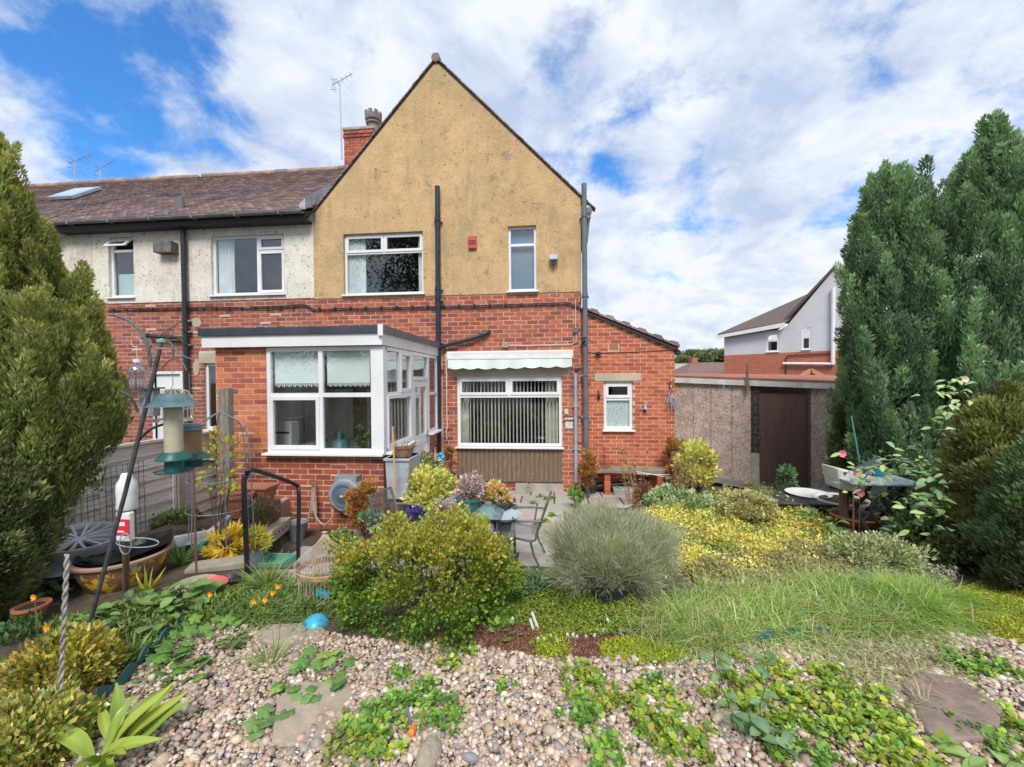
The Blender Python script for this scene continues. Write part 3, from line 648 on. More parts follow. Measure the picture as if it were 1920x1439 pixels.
# fascia, gutter
MB().box(F0, NL + .3, UL - .02, .02, .27, 5.34, 5.38).build('soffit', mat('dark_paint', (.03, .028, .03), rough=.6), terr)
MB().box(F0, NL + .3, UL - .02, .25, .28, 5.36, 5.52).build('fascia', MATS['dark_paint'], terr)
m_gut = mat('grey_gutter', (.15, .16, .17), (.25, .26, .27), 3, .45)
def gutter(x0, x1, z, parent, m):
    b = MB(); pr = [(.058 * math.cos(a), .058 * math.sin(a)) for a in [math.pi + i * math.pi / 8 for i in range(9)]]; pr2 = [(.05 * math.cos(a), .05 * math.sin(a)) for a in [2 * math.pi - i * math.pi / 8 for i in range(9)]]; P = pr + pr2; n = len(P)
    vs = [Vector((x, 8.0 + p[0], z + p[1])) for x in (x0, x1) for p in P]; b.add(vs, [(k, (k + 1) % n, n + (k + 1) % n, n + k) for k in range(n)])
    x = x0 + .4
    while x < x1: b.box(WF, x, x + .03, 7.935, 8.07, z - .07, z + .005); x += .95
    return b.build('gutter', m, parent)
gutter(NL + .35, UL - .02, 5.5, terr, m_gut)
vpipe(F0, 343, 432, 352, 815, .1, .052, m_black, terr, 'soil_pipe', (620, 645, 600))
p = [F0(F0.px(x, y, .1)[0], .1, F0.px(x, y, .1)[1]) for x, y in ((276, 630), (300, 632), (338, 634), (347, 645))]; pipe(p, .04, m_black, terr, 'waste_pipe', [(p[0], p[0] + Vector((.05, 0, 0)))])
u, z = F0.px(303, 470); MB().box(F0, u, u + .42, .016, .2, z - .1, z + .13).build('boiler_flue', mat('flue_metal', (.10, .085, .08), (.2, .17, .15), 7, .6), terr)
for x, y in ((176, 447), (542, 431)): u, z = F0.px(x, y); airbrick(F0, u, z, .2, .11, terr, mat('grey_vent', (.25, .25, .24), rough=.8))
b = MB(); q = PY(342, 372, 8.35); b.tube([PY(341, 410, 8.5), PY(339, 370, 8.5)], .065, 12); b.build('vent_pipe', m_greyp, terr); MB().lathe(PY(341, 410, 8.5) , [(.13, -.06), (.1, .0), (.07, .07)], 12).build('flashing', m_lead, terr)
for dy in (0, 3.4): cable([P_(x, y + dy) for x, y in ((205, 580), (300, 579), (400, 577), (500, 576), (570, 572), (580, 574), (590, 581))], .011, m_cab, terr)
b = MB()
for x in range(215, 570, 24): b.cbox(P_(x, 582 - (x - 205) * .014, .03), .05, .035, .05)
b.build('cable_clips', m_cab, terr, kind='stuff')
# sky light set into the slope
def sl_(px_, py_):
    d = ray(px_, py_); n = Vector((0, -(RZ1 - RZ0), RY1 - RY0)).normalized(); t_ = (roofpt(0, 0, .06) - CO).dot(n) / d.dot(n); return CO + d * t_, n
pp = [sl_(x, y)[0] for x, y in ((90, 375), (138, 373), (192, 355), (143, 358))]; n_ = sl_(90, 375)[1]
b = MB().prism(pp, n_ * .07).build('skylight', m_greyl, terr); c_ = sum(pp, Vector()) / 4; MB().prism([c_ + (p - c_) * .82 + n_ * .072 for p in pp], n_ * .006).build('pane', mat('pale_rooflight', (.55, .63, .70), (.42, .5, .58), 3, .2), b)
# plaster patches and the worn hole by the conservatory roof
for (x, y, w_, h_) in ((358, 606, .26, .24), (362, 690, .16, .45)):
    u, z = F0.px(x, y); pts = [F0(u + w_ * (.5 + .5 * math.cos(a) * rnd.uniform(.7, 1.1)), .012, z + h_ * .5 * math.sin(a) * rnd.uniform(.7, 1.1)) for a in [i * math.pi / 6 for i in range(12)]]; MB().prism(pts, (0, .02, 0)).build('plaster_patch', m_stone, terr)
terr2 = thing('terraced_house', 'far end terraced house with white gutter mostly hidden behind the tall left conifers', 'house', (-13, 8.35, -.2))
rE = F0.rect(72, 452, 98, 560)
wallface(F0, -16, NL - .06, ZB, 5.62, [rE], .016).build('rendered_wall', m_white_render, terr2)
wallface(F0, -16, NL - .06, -.3, ZB, [], 0).build('wall', m_mortar, terr2); bricks(F0, -16, NL - .06, 2.0, ZB, [], terr2, PAL_OLD, nind=0, seed=2, key='z')
w = window(F0, rE, [(0, 1, 0, 1, 0)], terr2); tiled_roof(-18.5, NL, terr2, 0, 13)
MB().box(F0, -16, NL + .25, .02, .28, 5.30, 5.48).build('fascia', m_upvc2, terr2); gutter(-16, NL + .3, 5.5, terr2, m_upvc)
aerial('tv_aerial', 'left of the two small aerials far along the left roof ridge', 12.35, 140, 340, 141, 302, .6, n=5, s=.55)
aerial('tv_aerial', 'right of the two small aerials far along the left roof ridge', 12.35, 188, 338, 188, 316, .75, n=5, s=.5)
# ------------------------------------------------------------------ conservatory with brick base
cons = thing('conservatory', 'flat roofed white framed conservatory on a low red brick wall', 'conservatory', (-3.5, 6.9, -.1))
FC = Fr((0, 5.5, 0), (1, 0, 0), (0, -1, 0)); FS = Fr((-2.29, 5.5, 0), (0, 1, 0), (1, 0, 0)); CL, CR = -4.74, -2.29
rF = (-3.95, CR - .002, 1.07, 2.53)
wallface(FC, CL, CR, -.15, 2.54, [rF], 0).build('wall', m_mortar, cons)
def palmix(a, b_): return a + b_
bricks(FC, CL, rF[0] - .02, 1.05, 2.54, [], cons, PAL_NEW, pitch=.225, course=.0765, nind=130, seed=21, key='c')
bricks(FC, CL, CR, -.15, 1.045, [], cons, [(.34, .08, .05), (.40, .11, .055), (.28, .065, .045), (.36, .09, .05)], pitch=.225, course=.0765, nind=170, seed=22, key='d')
window(FC, rF, [(0, .475, .545, 1, 0), (.475, .93, .545, 1, 0), (0, .475, 0, .545, 1), (.475, .93, 0, .545, 0)], cons, d=.03, fw=.055, silld=.12, label='front window of four panes')
bevel(MB().box(FC, CR - .15, CR + .03, -.09, .045, 1.07, 2.53).build('corner_post', m_upvc, cons), .006)
# side: dwarf wall, two-light window, door, narrow window
U1, U2, U3, U4 = .05, 1.12, 2.03, 2.66
b = wallface(FS, 0, U1 + 1.08, -.15, 1.04, [], 0); b.quad(FS(U3 + .02, 0, -.2), FS(2.85, 0, -.2), FS(2.85, 0, 1.04), FS(U3 + .02, 0, 1.04)); b.quad(FS(U4, 0, 1.0), FS(2.85, 0, 1.0), FS(2.85, 0, 2.54), FS(U4, 0, 2.54)); b.build('wall', m_mortar, cons)
bricks(FS, 0.008, U2 - .02, -.15, 1.045, [], cons, PAL_OLD, pitch=.225, course=.0765, nind=0, seed=23, key='e')
bricks(FS, U3 + .03, 2.84, -.2, 1.045, [], cons, PAL_OLD, pitch=.225, course=.0765, nind=0, seed=24, key='f')
bricks(FS, U4 + .02, 2.84, 1.045, 2.54, [], cons, PAL_OLD, pitch=.225, course=.0765, nind=0, seed=25, key='g')
window(FS, (U1, U2, 1.07, 2.53), [(0, .5, .545, 1, 0), (.5, 1, .545, 1, 1), (0, 1, 0, .545, 1)], cons, d=.03, fw=.05, silld=.12, label='side window with vertical blind')
window(FS, (U3 + .03, U4, 1.07, 2.53), [(0, 1, .5, 1, 0), (0, 1, 0, .5, 0)], cons, d=.03, fw=.05, silld=.12, label='narrow side window beside the door')
q = MB(); q.box(FS, U2, U2 + .06, -.05, .035, 0, 2.53); q.box(FS, U3 - .04, U3 + .03, -.05, .035, 0, 2.53); q.box(FS, U2 + .06, U3 - .04, -.05, .034, 2.05, 2.12); q.box(FS, U2 + .06, U3 - .04, -.05, .034, 2.47, 2.53); df = q.build('door_frame', m_upvc, cons)
MB().box(FS, U2 + .06, U3 - .04, -.01, 0, 2.12, 2.47).build('pane', m_glass, df)
q = MB(); a, c = U2 + .065, U3 - .045
q.box(FS, a, a + .11, -.02, .03, 0, 2.04); q.box(FS, c - .11, c, -.02, .03, 0, 2.04); q.box(FS, a + .11, c - .11, -.02, .03, 0, .12); q.box(FS, a + .11, c - .11, -.02, .03, .95, 1.1); q.box(FS, a + .11, c - .11, -.02, .03, 1.94, 2.04); q.box(FS, a + .11, c - .11, -.01, .012, .12, .95)
dr = q.build('door', m_upvc, cons); MB().box(FS, a + .11, c - .11, 0, .006, 1.1, 1.94).build('pane', m_glass, dr)
MB().box(FS, c - .075, c - .035, .03, .045, .9, 1.15).build('handle_plate', m_alu, dr); MB().tube([FS(c - .055, .06, 1.05), FS(c - .17, .06, 1.05)], .01).build('handle', m_black, dr)
q = MB(); q.box(FC, CL - .12, CR + .04, -2.85, .1, 2.54, 2.70); q.build('fascia', m_upvc, cons)
q = MB(); q.box(FC, CL - .15, CR + .02, -2.85, .13, 2.703, 2.80); rf = q.build('roof', mat('slate_blue_trim', (.055, .07, .10), (.04, .05, .07), 3, .5), cons)
MB().box(FC, CR + .024, CR + .07, -2.85, .135, 2.70, 2.803).build('roof_trim', m_greyp, rf); MB().box(FC, CR + .0, CR + .072, .136, .142, 2.66, 2.81).build('corner_trim', m_upvc, rf)
MB().box(WF, CL, CL + .1, 5.62, 8.33, -.2, 2.53).build('end_wall', m_upvc2, cons); MB().box(WF, CL, CR - .1, 5.6, 8.33, -.1, .0).build('floor', m_conc, cons)
# inside: roller blinds, white cupboard and pots, vertical blind
mb_ = mat('roller_blind', (.82, .90, .86), (.76, .85, .82), 2, .9)
for (a, c) in ((-3.9, -3.2), (-3.12, -2.5)):
    r = MB().box(FC, a, c, -.075, -.07, 2.03, 2.48); z = 2.03
    nfr = 26
    for i in range(nfr): x = a + (c - a) * i / nfr; r.box(FC, x + .002, x + (c - a) / nfr * .6, -.075, -.07, 2.03 - .035 - .01 * (i % 3), 2.031)
    for i in range(14): x = a + (c - a) * i / 14; r.prism([FC(x + .0, -.067, 2.49), FC(x + .05, -.067, 2.49), FC(x + .025, -.067, 2.44)], (0, .003, 0))
    r.build('roller_blind', mb_, cons)
q = MB(); q.box(WF, -4.6, -4.0, 7.4, 8.1, 0, 1.9); q.box(WF, -4.5, -2.9, 7.9, 8.3, 0, .9); q.build('cupboard', m_upvc2, cons)
MB().box(WF, -4.4, -2.9, 5.66, 6.0, .85, .9).build('window_shelf', m_upvc2, cons); q = MB()
q.lathe((-3.1, 5.85, .9), [(.06, 0), (.13, .05), (.15, .16), (.1, .27), (.03, .3), (.03, .42)], 14); q.lathe((-3.55, 5.85, .9), [(.1, 0), (.13, .2), (.13, .24)], 12); q.build('ornament', mat('teal_glaze', (.08, .2, .22), rough=.3), cons)
for i in range(12):
    u = .15 + i * .075; MB().add([FS(u - .02, -.09, 1.1), FS(u + .03, -.11, 1.1), FS(u + .03, -.11, 1.85), FS(u - .02, -.09, 1.85)], [(0, 1, 2, 3)]).build('blind_slat', mat('grey_slat', (.6, .64, .58), rough=.9), cons)
for (x, y, w_, h_, c) in ((-4.0, 5.95, .3, .55, (.72, .72, .7)), (-3.62, 6.0, .16, .22, (.35, .2, .12)), (-2.62, 5.9, .2, .12, (.6, .62, .66)), (-2.85, 5.92, .14, .2, (.1, .12, .14))):
    bevel(MB().box(WF, x - w_ / 2, x + w_ / 2, y - .1, y + .1, .9, .9 + h_).build('shelf_box', mat('shelf_box' + str(c[0]), c, rough=.6), cons), .008)
MB().box(WF, -4.12, -3.88, 5.842, 5.848, 1.28, 1.31).build('dark_strip', m_black, cons)
MB().tube([(-3.0, 6.6, .9), (-3.0, 6.6, 1.9)], .02).box(WF, -3.3, -2.5, 6.9, 7.3, .9, 1.0).build('rail', m_upvc2, cons)
q = MB(); q.add([FS(.12, -.1, 2.05), FS(1.05, -.1, 2.05), FS(1.05, -.1, 2.48), FS(.12, -.1, 2.48)], [(0, 1, 2, 3)]); q.build('roller_blind', mb_, cons)
# ------------------------------------------------------------------ lean-to extension on the right
FE = Fr((0, 8.45, 0), (1, 0, 0), (0, -1, 0)); ext = thing('brick_extension', 'orange brick lean-to extension with a small window and a sloping tiled roof', 'extension', (1.5, 8.45, -.2))
rX = FE.rect(1132, 716, 1187, 806); EX0, EX1 = .62, 2.43; ztop = lambda u: 3.40 - (u - .62) * (3.40 - 2.62) / (EX1 - .62)
b = wallface(FE, EX0, EX1, -.3, 2.6, [rX], 0); b.add([FE(EX0, 0, 2.6), FE(EX1, 0, 2.6), FE(EX1, 0, 2.63), FE(EX0, 0, 3.4)], [(0, 1, 2, 3)]); b.quad(FE(EX1, 0, -.3), FE(EX1, -5, -.3), FE(EX1, -5, 2.63), FE(EX1, 0, 2.63)); b.build('wall', m_mortar, ext)
lx = (FE.px(1115, 714)[0], FE.px(1203, 714)[0], rX[3] + .015, rX[3] + .165); av = (FE.px(1140, 650)[0], FE.px(1140, 650)[0] + .22, FE.px(1140, 650)[1] - .075, FE.px(1140, 650)[1] + .07)
bricks(FE, EX0, EX1, -.3, 3.36, [rX, lx, av], ext, PAL_EXT, pitch=.2375, course=.0765, top=ztop, nind=300, seed=31, key='x')
airbrick(FE, av[0] + .02, av[2] + .01, .18, .12, ext, mat('buff_vent', (.46, .22, .1), rough=.8), 5, 7)
bevel(MB().box(FE, *lx[:2], -.05, .015, *lx[2:]).build('lintel', m_stone, ext), .004)
w = window(FE, rX, [(0, 1, .64, 1, 1), (0, 1, 0, .64, 0)], ext, fw=.06, label='small white window with lace curtain')
curtain(FE, rX[0] + .05, rX[1] - .05, rX[2] + .03, rX[3] - .3, -.10, mat('lace_curtain', (.82, .88, .88), (.5, .58, .6), 40, .9), w, 9, .012)
b = MB(); b.hexa([FE(EX0, .06, ztop(EX0) + .0), FE(EX1 + .06, .06, 2.585), FE(EX1 + .06, -5, 2.585), FE(EX0, -5, ztop(EX0)), FE(EX0, .06, ztop(EX0) + .05), FE(EX1 + .06, .06, 2.635), FE(EX1 + .06, -5, 2.635), FE(EX0, -5, ztop(EX0) + .05)]); b.build('roof', mat('dark_verge', (.06, .035, .03), rough=.6), ext)
sx = math.atan2(2.62 - 3.4, EX1 - .62); L = math.hypot(EX1 + .1 - .62, .8); n = 6
for i in range(n):
    u = .64 + (EX1 + .04 - .62) * i / n; z = ztop(u) + .065; q = MB().col(TILE[(i * 2) % 5]); dx = (EX1 + .04 - .62) / n
    for k in range(1): q.hexa([FE(u, .09, z), FE(u + dx * 1.05, .09, z + math.tan(sx) * dx * 1.05 - .0), FE(u + dx * 1.05, -.25, z + math.tan(sx) * dx * 1.05), FE(u, -.25, z), FE(u, .09, z + .035), FE(u + dx * 1.05, .09, z + .055 + math.tan(sx) * dx * 1.05), FE(u + dx * 1.05, -.25, z + .055 + math.tan(sx) * dx * 1.05), FE(u, -.25, z + .035)])
    q.hexa([FE(u + dx * .55, .07, z + .03 + math.tan(sx) * dx * .55), FE(u + dx * 1.0, .07, z + .05 + math.tan(sx) * dx), FE(u + dx * 1.0, -.25, z + .05 + math.tan(sx) * dx), FE(u + dx * .55, -.25, z + .03 + math.tan(sx) * dx * .55), FE(u + dx * .57, .07, z + .075 + math.tan(sx) * dx * .55), FE(u + dx * .98, .07, z + .095 + math.tan(sx) * dx), FE(u + dx * .98, -.25, z + .095 + math.tan(sx) * dx), FE(u + dx * .57, -.25, z + .075 + math.tan(sx) * dx * .55)])
    q.build('roof_tile', m_tile, ext)
MB().tube([FE(EX1 + .06, .05, 2.56), FE(EX1 + .06, -3, 2.56)], .05, 8).build('gutter', m_black, ext)
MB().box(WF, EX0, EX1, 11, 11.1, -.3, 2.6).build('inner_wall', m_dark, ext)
# ------------------------------------------------------------------ pebble-dashed garage
GA, GB_ = Vector((2.75, 9.4, 0)), Vector((5.3, 8.25, 0)); gu = (GB_ - GA).normalized(); FG = Fr(GA, gu, (gu.y, -gu.x, 0))
gar = thing('garage', 'pebble dashed concrete garage with a dark brown side door', 'garage', (4, 9, -.15))
m_peb = mat('pebbledash_panel', (.52, .39, .33), (.42, .31, .26), 2, .95, .012, 60, var=.3, wear=[((.66, .57, .50), 30, .53, .60), ((.12, .08, .07), 34, .55, .62)], det=3)
def g2(x, y): return FG.px(x, y)
dx0, dzt = g2(1425, 736); dx1, _ = g2(1514, 745); bx0, _ = g2(1408, 735)
GE = g2(1640, 760)[0]
def gtop(u): a, b_ = g2(1268, 716), g2(1572, 729); return a[1] + (u - a[0]) * (b_[1] - a[1]) / (b_[0] - a[0])
def gbot(u): a, b_ = g2(1330, 890), g2(1550, 930); return a[1] + (u - a[0]) * (b_[1] - a[1]) / (b_[0] - a[0]) - .1
def gpanel(u0, u1, z0=None, z1=None, m=m_peb, name='wall_panel', d=0.0):
    q = MB(); q.hexa([FG(u0, d - .1, z0 if z0 is not None else gbot(u0)), FG(u1, d - .1, z0 if z0 is not None else gbot(u1)), FG(u1, d, z0 if z0 is not None else gbot(u1)), FG(u0, d, z0 if z0 is not None else gbot(u0)), FG(u0, d - .1, z1 if z1 is not None else gtop(u0)), FG(u1, d - .1, z1 if z1 is not None else gtop(u1)), FG(u1, d, z1 if z1 is not None else gtop(u1)), FG(u0, d, z1 if z1 is not None else gtop(u0))]); return q.build(name, m, gar)
seams = [-.3, g2(1300, 800)[0], g2(1333, 800)[0], g2(1372, 800)[0], bx0]
for a, c in zip(seams[:-1], seams[1:]): gpanel(a + .004, c - .004)
gpanel(dx1 + .05, g2(1560, 800)[0] - .004); gpanel(g2(1560, 800)[0] + .004, GE)
cz = g2(1415, 850)[1]; gpanel(bx0, dx0 - .01, None, cz, m_conc, 'concrete_block')
mbk = mat('black_brick', (.03, .022, .022), (.05, .035, .03), 9, .7); gpanel(bx0, dx0 - .01, cz + .005, None, m_stone, 'brick_pier', d=-.02)
nrow = 13; zt = gtop(bx0) - .03
for j in range(nrow):
    a = cz + .008 + (zt - cz) * j / nrow; h = (zt - cz) / nrow - .012
    segs = [(bx0 + .004, dx0 - .012)] if j % 2 else [(bx0 + .004, (bx0 + dx0) / 2 - .006), ((bx0 + dx0) / 2 + .004, dx0 - .012)]
    for s0, s1 in segs: MB().box(FG, s0, s1, -.02, -.006, a, a + h).build('brick', mbk, gar)
md = mat('brown_door_paint', (.095, .052, .045), (.125, .07, .058), 2.5, .5, .002, 30, stretch=(3, 3, .8), wear=[((.30, .21, .17), 9, .64, .68), ((.10, .06, .05), 1, .5, .7, (6, 6, .5))])
dr = MB().box(FG, dx0, dx1, -.06, -.02, gbot(dx0) + .06, dzt - .02).build('door', md, gar, label='dark brown painted side door')
MB().box(FG, dx0 - .01, dx1 + .02, -.06, .015, gbot(dx0) - .02, gbot(dx0) + .055).build('door_step', mat('red_step', (.25, .08, .05), rough=.8), gar)
MB().tube([FG(dx0 + .04, -.02, .95), FG(dx0 + .04, .03, .93), FG(dx0 + .04, .03, .84), FG(dx0 + .04, -.02, .82)], .008).build('handle', m_alu, dr)
q = MB(); q.box(FG, dx1 + .002, dx1 + .045, -.05, .012, gbot(dx1), gtop(dx1) - .03); q.build('door_frame', md, gar)
# roof: fascia and red felt
ft, fq = g2(1266, 705), g2(1572, 717); fb = (GE, ft[1] + (GE - ft[0]) * (fq[1] - ft[1]) / (fq[0] - ft[0]))
q = MB(); q.hexa([FG(ft[0] - .2, .0, gtop(0) - .01), FG(GE, .0, gtop(GE) - .01), FG(GE, .08, gtop(GE) - .01), FG(ft[0] - .2, .08, gtop(0) - .01), FG(ft[0] - .2, .0, ft[1] + .0), FG(GE, .0, fb[1] - .0), FG(GE, .08, fb[1] - .0), FG(ft[0] - .2, .08, ft[1])]); q.build('fascia', mat('grey_fascia', (.66, .64, .60), (.52, .50, .46), 4, .9, .003, 50, wear=[((.16, .17, .12), 5, .56, .74)]), gar)
mr = mat('red_felt_roof', (.42, .15, .10), (.34, .12, .09), 2, .9, .003, 100)
q = MB(); pts = [FG(ft[0] - .25, .1, ft[1] + .003), FG(GE, .1, fb[1] + .003), FG(GE, -3.2, fb[1] + .14), FG(ft[0] - .25, -3.2, ft[1] + .06)]; q.prism(pts, (0, 0, .02)); q.build('roof', mr, gar)
q = MB().box(FG, -.3, GE, -3.2, -3.1, -.3, 2.0); q.box(FG, GE - .1, GE, -3.2, -.1, -.3, 1.85); q.build('rear_wall', m_peb, gar)
# kerb along the garage foot
q = MB(); q.hexa([FG(.1, .02, gbot(.1) + .02), FG(1.75, .02, gbot(1.75) - .02), FG(1.75, .2, gbot(1.75) - .02), FG(.1, .2, gbot(.1) + .02), FG(.1, .02, gbot(.1) + .10), FG(1.75, .02, gbot(1.75) + .09), FG(1.75, .17, gbot(1.75) + .08), FG(.1, .17, gbot(.1) + .09)]); tag(q.build('kerb', mat('dark_kerb', (.24, .22, .19), (.17, .16, .13), 5, .95)), kind='structure')
# post nailed at the roof, pegs on the line
pb, pt = FG.px(1403, 722, .12), FG.px(1399, 680, .12); tag(MB().bar(FG(pb[0], .12, pb[1] - .1), FG(pt[0], .12, pt[1]), .05, .05).build('wooden_post', m_wood), 'rough dark wooden post rising from the garage fascia', 'post')
q = CO + ray(1357, 726) * 8.6
# ------------------------------------------------------------------ the white house behind
BA, BB = PY(1358, 668, 29.5), PY(1640, 655, 24); bu = Vector((BB.x - BA.x, BB.y - BA.y, 0)).normalized(); FB = Fr((BA.x, BA.y, 0), bu, (bu.y, -bu.x, 0))
bh = thing('distant_house', 'grey white rendered house with a sloping brown roof behind the garage', 'house', (BA.x + 4, BA.y - 1, -.3))
f = lambda x, y: FB.px(x, y)
zb_ = f(1358, 667)[1]; m_wr = mat('white_render', (.62, .62, .65), (.57, .57, .6), .8, .9, .006, 20)
ue = f(1475, 607)[0]; ua, za = f(1566, 503); ue2 = f(1640, 560)
rP = FB.rect(1437, 626, 1460, 660); rQ = FB.rect(1503, 612, 1520, 656)
zz = f(1358, 628)[1]
wallface(FB, 0, ue2[0], zb_, zz, [rP, rQ], 0, reveal=.1).add([FB(0, 0, zz), FB(ue, 0, zz), FB(ue, 0, zz + .02)], [(0, 1, 2)]).add([FB(ue - .35, 0, zz), FB(ue2[0], 0, zz), FB(ue2[0], 0, ue2[1] if ue2[1] > zz else zz + 1), FB(ua, 0, za), FB(ue, 0, zz + .2)], [(0, 1, 2, 3, 4)]).build('rendered_wall', m_wr, bh)
mbrk = bpy.data.materials.new('distant_brickwork'); mbrk.use_nodes = True; tt = mbrk.node_tree; bt = tt.nodes.new('ShaderNodeTexBrick'); tc = tt.nodes.new('ShaderNodeTexCoord'); mp = tt.nodes.new('ShaderNodeMapping'); mp.inputs['Rotation'].default_value = (math.pi / 2, 0, 0)
tt.links.new(tc.outputs['Object'], mp.inputs[0]); tt.links.new(mp.outputs[0], bt.inputs['Vector']); tt.links.new(bt.outputs['Color'], tt.nodes['Principled BSDF'].inputs['Base Color'])
bt.inputs['Color1'].default_value = (.46, .13, .07, 1); bt.inputs['Color2'].default_value = (.36, .09, .05, 1); bt.inputs['Mortar'].default_value = (.5, .3, .22, 1); bt.inputs['Scale'].default_value = 1; bt.inputs['Brick Width'].default_value = .23; bt.inputs['Row Height'].default_value = .0865; bt.inputs['Mortar Size'].default_value = .006; tt.nodes['Principled BSDF'].inputs['Roughness'].default_value = .9
MB().quad(FB(0, 0, -.5), FB(ue2[0], 0, -.5), FB(ue2[0], 0, zb_), FB(0, 0, zb_)).quad(FB(0, 0, -.5), FB(0, -8, -.5), FB(0, -8, zz), FB(0, 0, zz)).build('wall', mbrk, bh)
for r_ in (rP, rQ):
    w = window(FB, r_, [(0, 1, .6, 1, 0), (0, 1, 0, .6, 0)], bh, d=-.02, fw=.09)
m_broof = mat('brown_roof', (.16, .12, .11), (.12, .09, .085), 6, .9, .02, 12, var=.2, stretch=(1, 1, 5))
zr = f(1533, 540); q = MB(); e0, e1 = FB(-.3, .3, zz - .05), FB(ue, .3, f(1475, 608)[1]); r1 = FB(zr[0], -3.0, zr[1] + (zr[1] - CAMZ) * 3.0 / 27); r0 = r1
dd = Vector((0, 0, .12)); q.add([e0, e1, r1, e0 + dd, e1 + dd, r1 + dd], [(0, 1, 4, 3), (1, 2, 5, 4), (2, 0, 3, 5), (3, 4, 5), (2, 1, 0)]); q.add([r1 + dd, e0 + dd, FB(-.3, -8, zz - .05) + dd, r1 + Vector((2, 4, .12))], [(0, 1, 2, 3)]); q.build('roof', m_broof, bh)
q = MB(); rr = FB(ua, 0, za); 
q.hexa([FB(ue - .1, .12, f(1475, 606)[1]), FB(ua, .12, za), FB(ua, -6, za), FB(ue - .1, -6, f(1475, 606)[1]), FB(ue - .25, .12, f(1475, 606)[1] + .1), FB(ua, .12, za + .16), FB(ua, -6, za + .16), FB(ue - .25, -6, f(1475, 606)[1] + .1)])
q.hexa([FB(ua, .12, za), FB(ue2[0], .12, ue2[1]), FB(ue2[0], -6, ue2[1]), FB(ua, -6, za), FB(ua, .12, za + .16), FB(ue2[0], .12, ue2[1] + .16), FB(ue2[0], -6, ue2[1] + .16), FB(ua, -6, za + .16)]); q.build('gable_roof', m_broof, bh)
q = MB(); q.hexa([FB(-.35, .3, zz - .25), FB(ue, .3, f(1475, 614)[1]), FB(ue, .4, f(1475, 614)[1]), FB(-.35, .4, zz - .25), FB(-.35, .3, zz - .06), FB(ue, .3, f(1475, 606)[1]), FB(ue, .4, f(1475, 606)[1]), FB(-.35, .4, zz - .06)]); q.build('gutter', m_upvc, bh)
def fp(x, y, d=.15): u, z = FB.px(x, y); return FB(u, d, z)
MB().tube([fp(1564, 540), fp(1563, 684)], .1, 8).build('soil_pipe', m_upvc, bh); MB().tube([fp(1470, 682), fp(1563, 683)], .08, 8).build('waste_pipe', m_upvc, bh); MB().tube([fp(1563, 663, .06), fp(1478, 667, .06), fp(1474, 672, .06), fp(1474, 706, .06)], .03, 5).build('cable', m_cab, bh)
MB().box(FB, 0, ue2[0], -8.2, -8, -.5, zz).build('inner_wall', m_dark, bh)
# orange-trimmed shed roof beyond the garage
sh = thing('shed', 'low shed with grey roof and orange barge boards beyond the garage roof', 'shed', PY(1530, 720, 15))
a0, a1, a2 = PY(1503, 708, 14), PY(1518, 696, 14), PY(1545, 707, 14); bk = Vector((1.8, 3.4, 0))
MB().prism([a0, a1, a1 + bk * .9, a0 + bk * .9], (0, 0, .04)).prism([a1, a2, a2 + bk, a1 + bk], (0, 0, .04)).build('roof', mat('grey_felt', (.42, .43, .45), rough=.9), sh)
mo = mat('orange_timber', (.5, .22, .12), rough=.8); MB().bar(a0 + Vector((-.2, -.05, -.15)), a1 + Vector((0, -.05, .02)), .08, .12).bar(a1 + Vector((0, -.05, .02)), a2 + Vector((.2, -.05, -.12)), .08, .12).build('bargeboard', mo, sh); MB().prism([a0 + Vector((0, 0, -1.6)), a2 + Vector((0, 0, -1.6)), a2, a1, a0], bk).build('wall', mo, sh)
# ------------------------------------------------------------------ distant roofs, hill
def far_house(label, Y, x0, x1, ye, yr, xr0, xr1, ch=None, wallc=(.4, .2, .14), roofc=None):
    t_ = thing('distant_house', label, 'house', PY((x0 + x1) / 2, ye + 8, Y), group=None); A, B_ = PY(x0, ye, Y), PY(x1, ye, Y); C_, D_ = PY(xr1, yr, Y + 4), PY(xr0, yr, Y + 4)
    z0 = -1.5; MB().hexa([Vector((A.x, Y, z0)), Vector((B_.x, Y, z0)), Vector((B_.x, Y + 8, z0)), Vector((A.x, Y + 8, z0)), A, B_, B_ + Vector((0, 8, 0)), A + Vector((0, 8, 0))]).build('wall', mat('far_brick' + str(wallc[0]), wallc, rough=.9), t_)
    E1, E2 = A + Vector((0, 8, 0)), B_ + Vector((0, 8, 0)); up = Vector((0, -.3, .02)); MB().add([A + up, B_ + up, C_, D_, E2, E1], [(0, 1, 2, 3), (3, 2, 4, 5), (0, 3, 5), (1, 4, 2)]).build('roof', roofc or mat('far_roof', (.22, .13, .12), (.18, .11, .10), 3, .9), t_)
    if ch: c0, c1 = PY(ch[0], ch[2], Y + 4), PY(ch[1], ch[2], Y + 4); MB().hexa([Vector((c0.x, Y + 3.6, c0.z - 2)), Vector((c1.x, Y + 3.6, c0.z - 2)), Vector((c1.x, Y + 4.4, c0.z - 2)), Vector((c0.x, Y + 4.4, c0.z - 2)), Vector((c0.x, Y + 3.6, c0.z)), Vector((c1.x, Y + 3.6, c0.z)), Vector((c1.x, Y + 4.4, c0.z)), Vector((c0.x, Y + 4.4, c0.z))]).build('chimney', mat('far_brick', (.42, .16, .1), rough=.9), t_)
    return t_
far_house('distant terraced roof with a red chimney just left of the white house', 34, 1284, 1420, 706, 680, 1296, 1400, (1295, 1305, 672))
far_house('farther pale roofed houses showing just above the extension gutter', 60, 1258, 1300, 697, 682, 1262, 1296, None, (.55, .45, .38), mat('far_roof_pale', (.38, .3, .28), rough=.9))
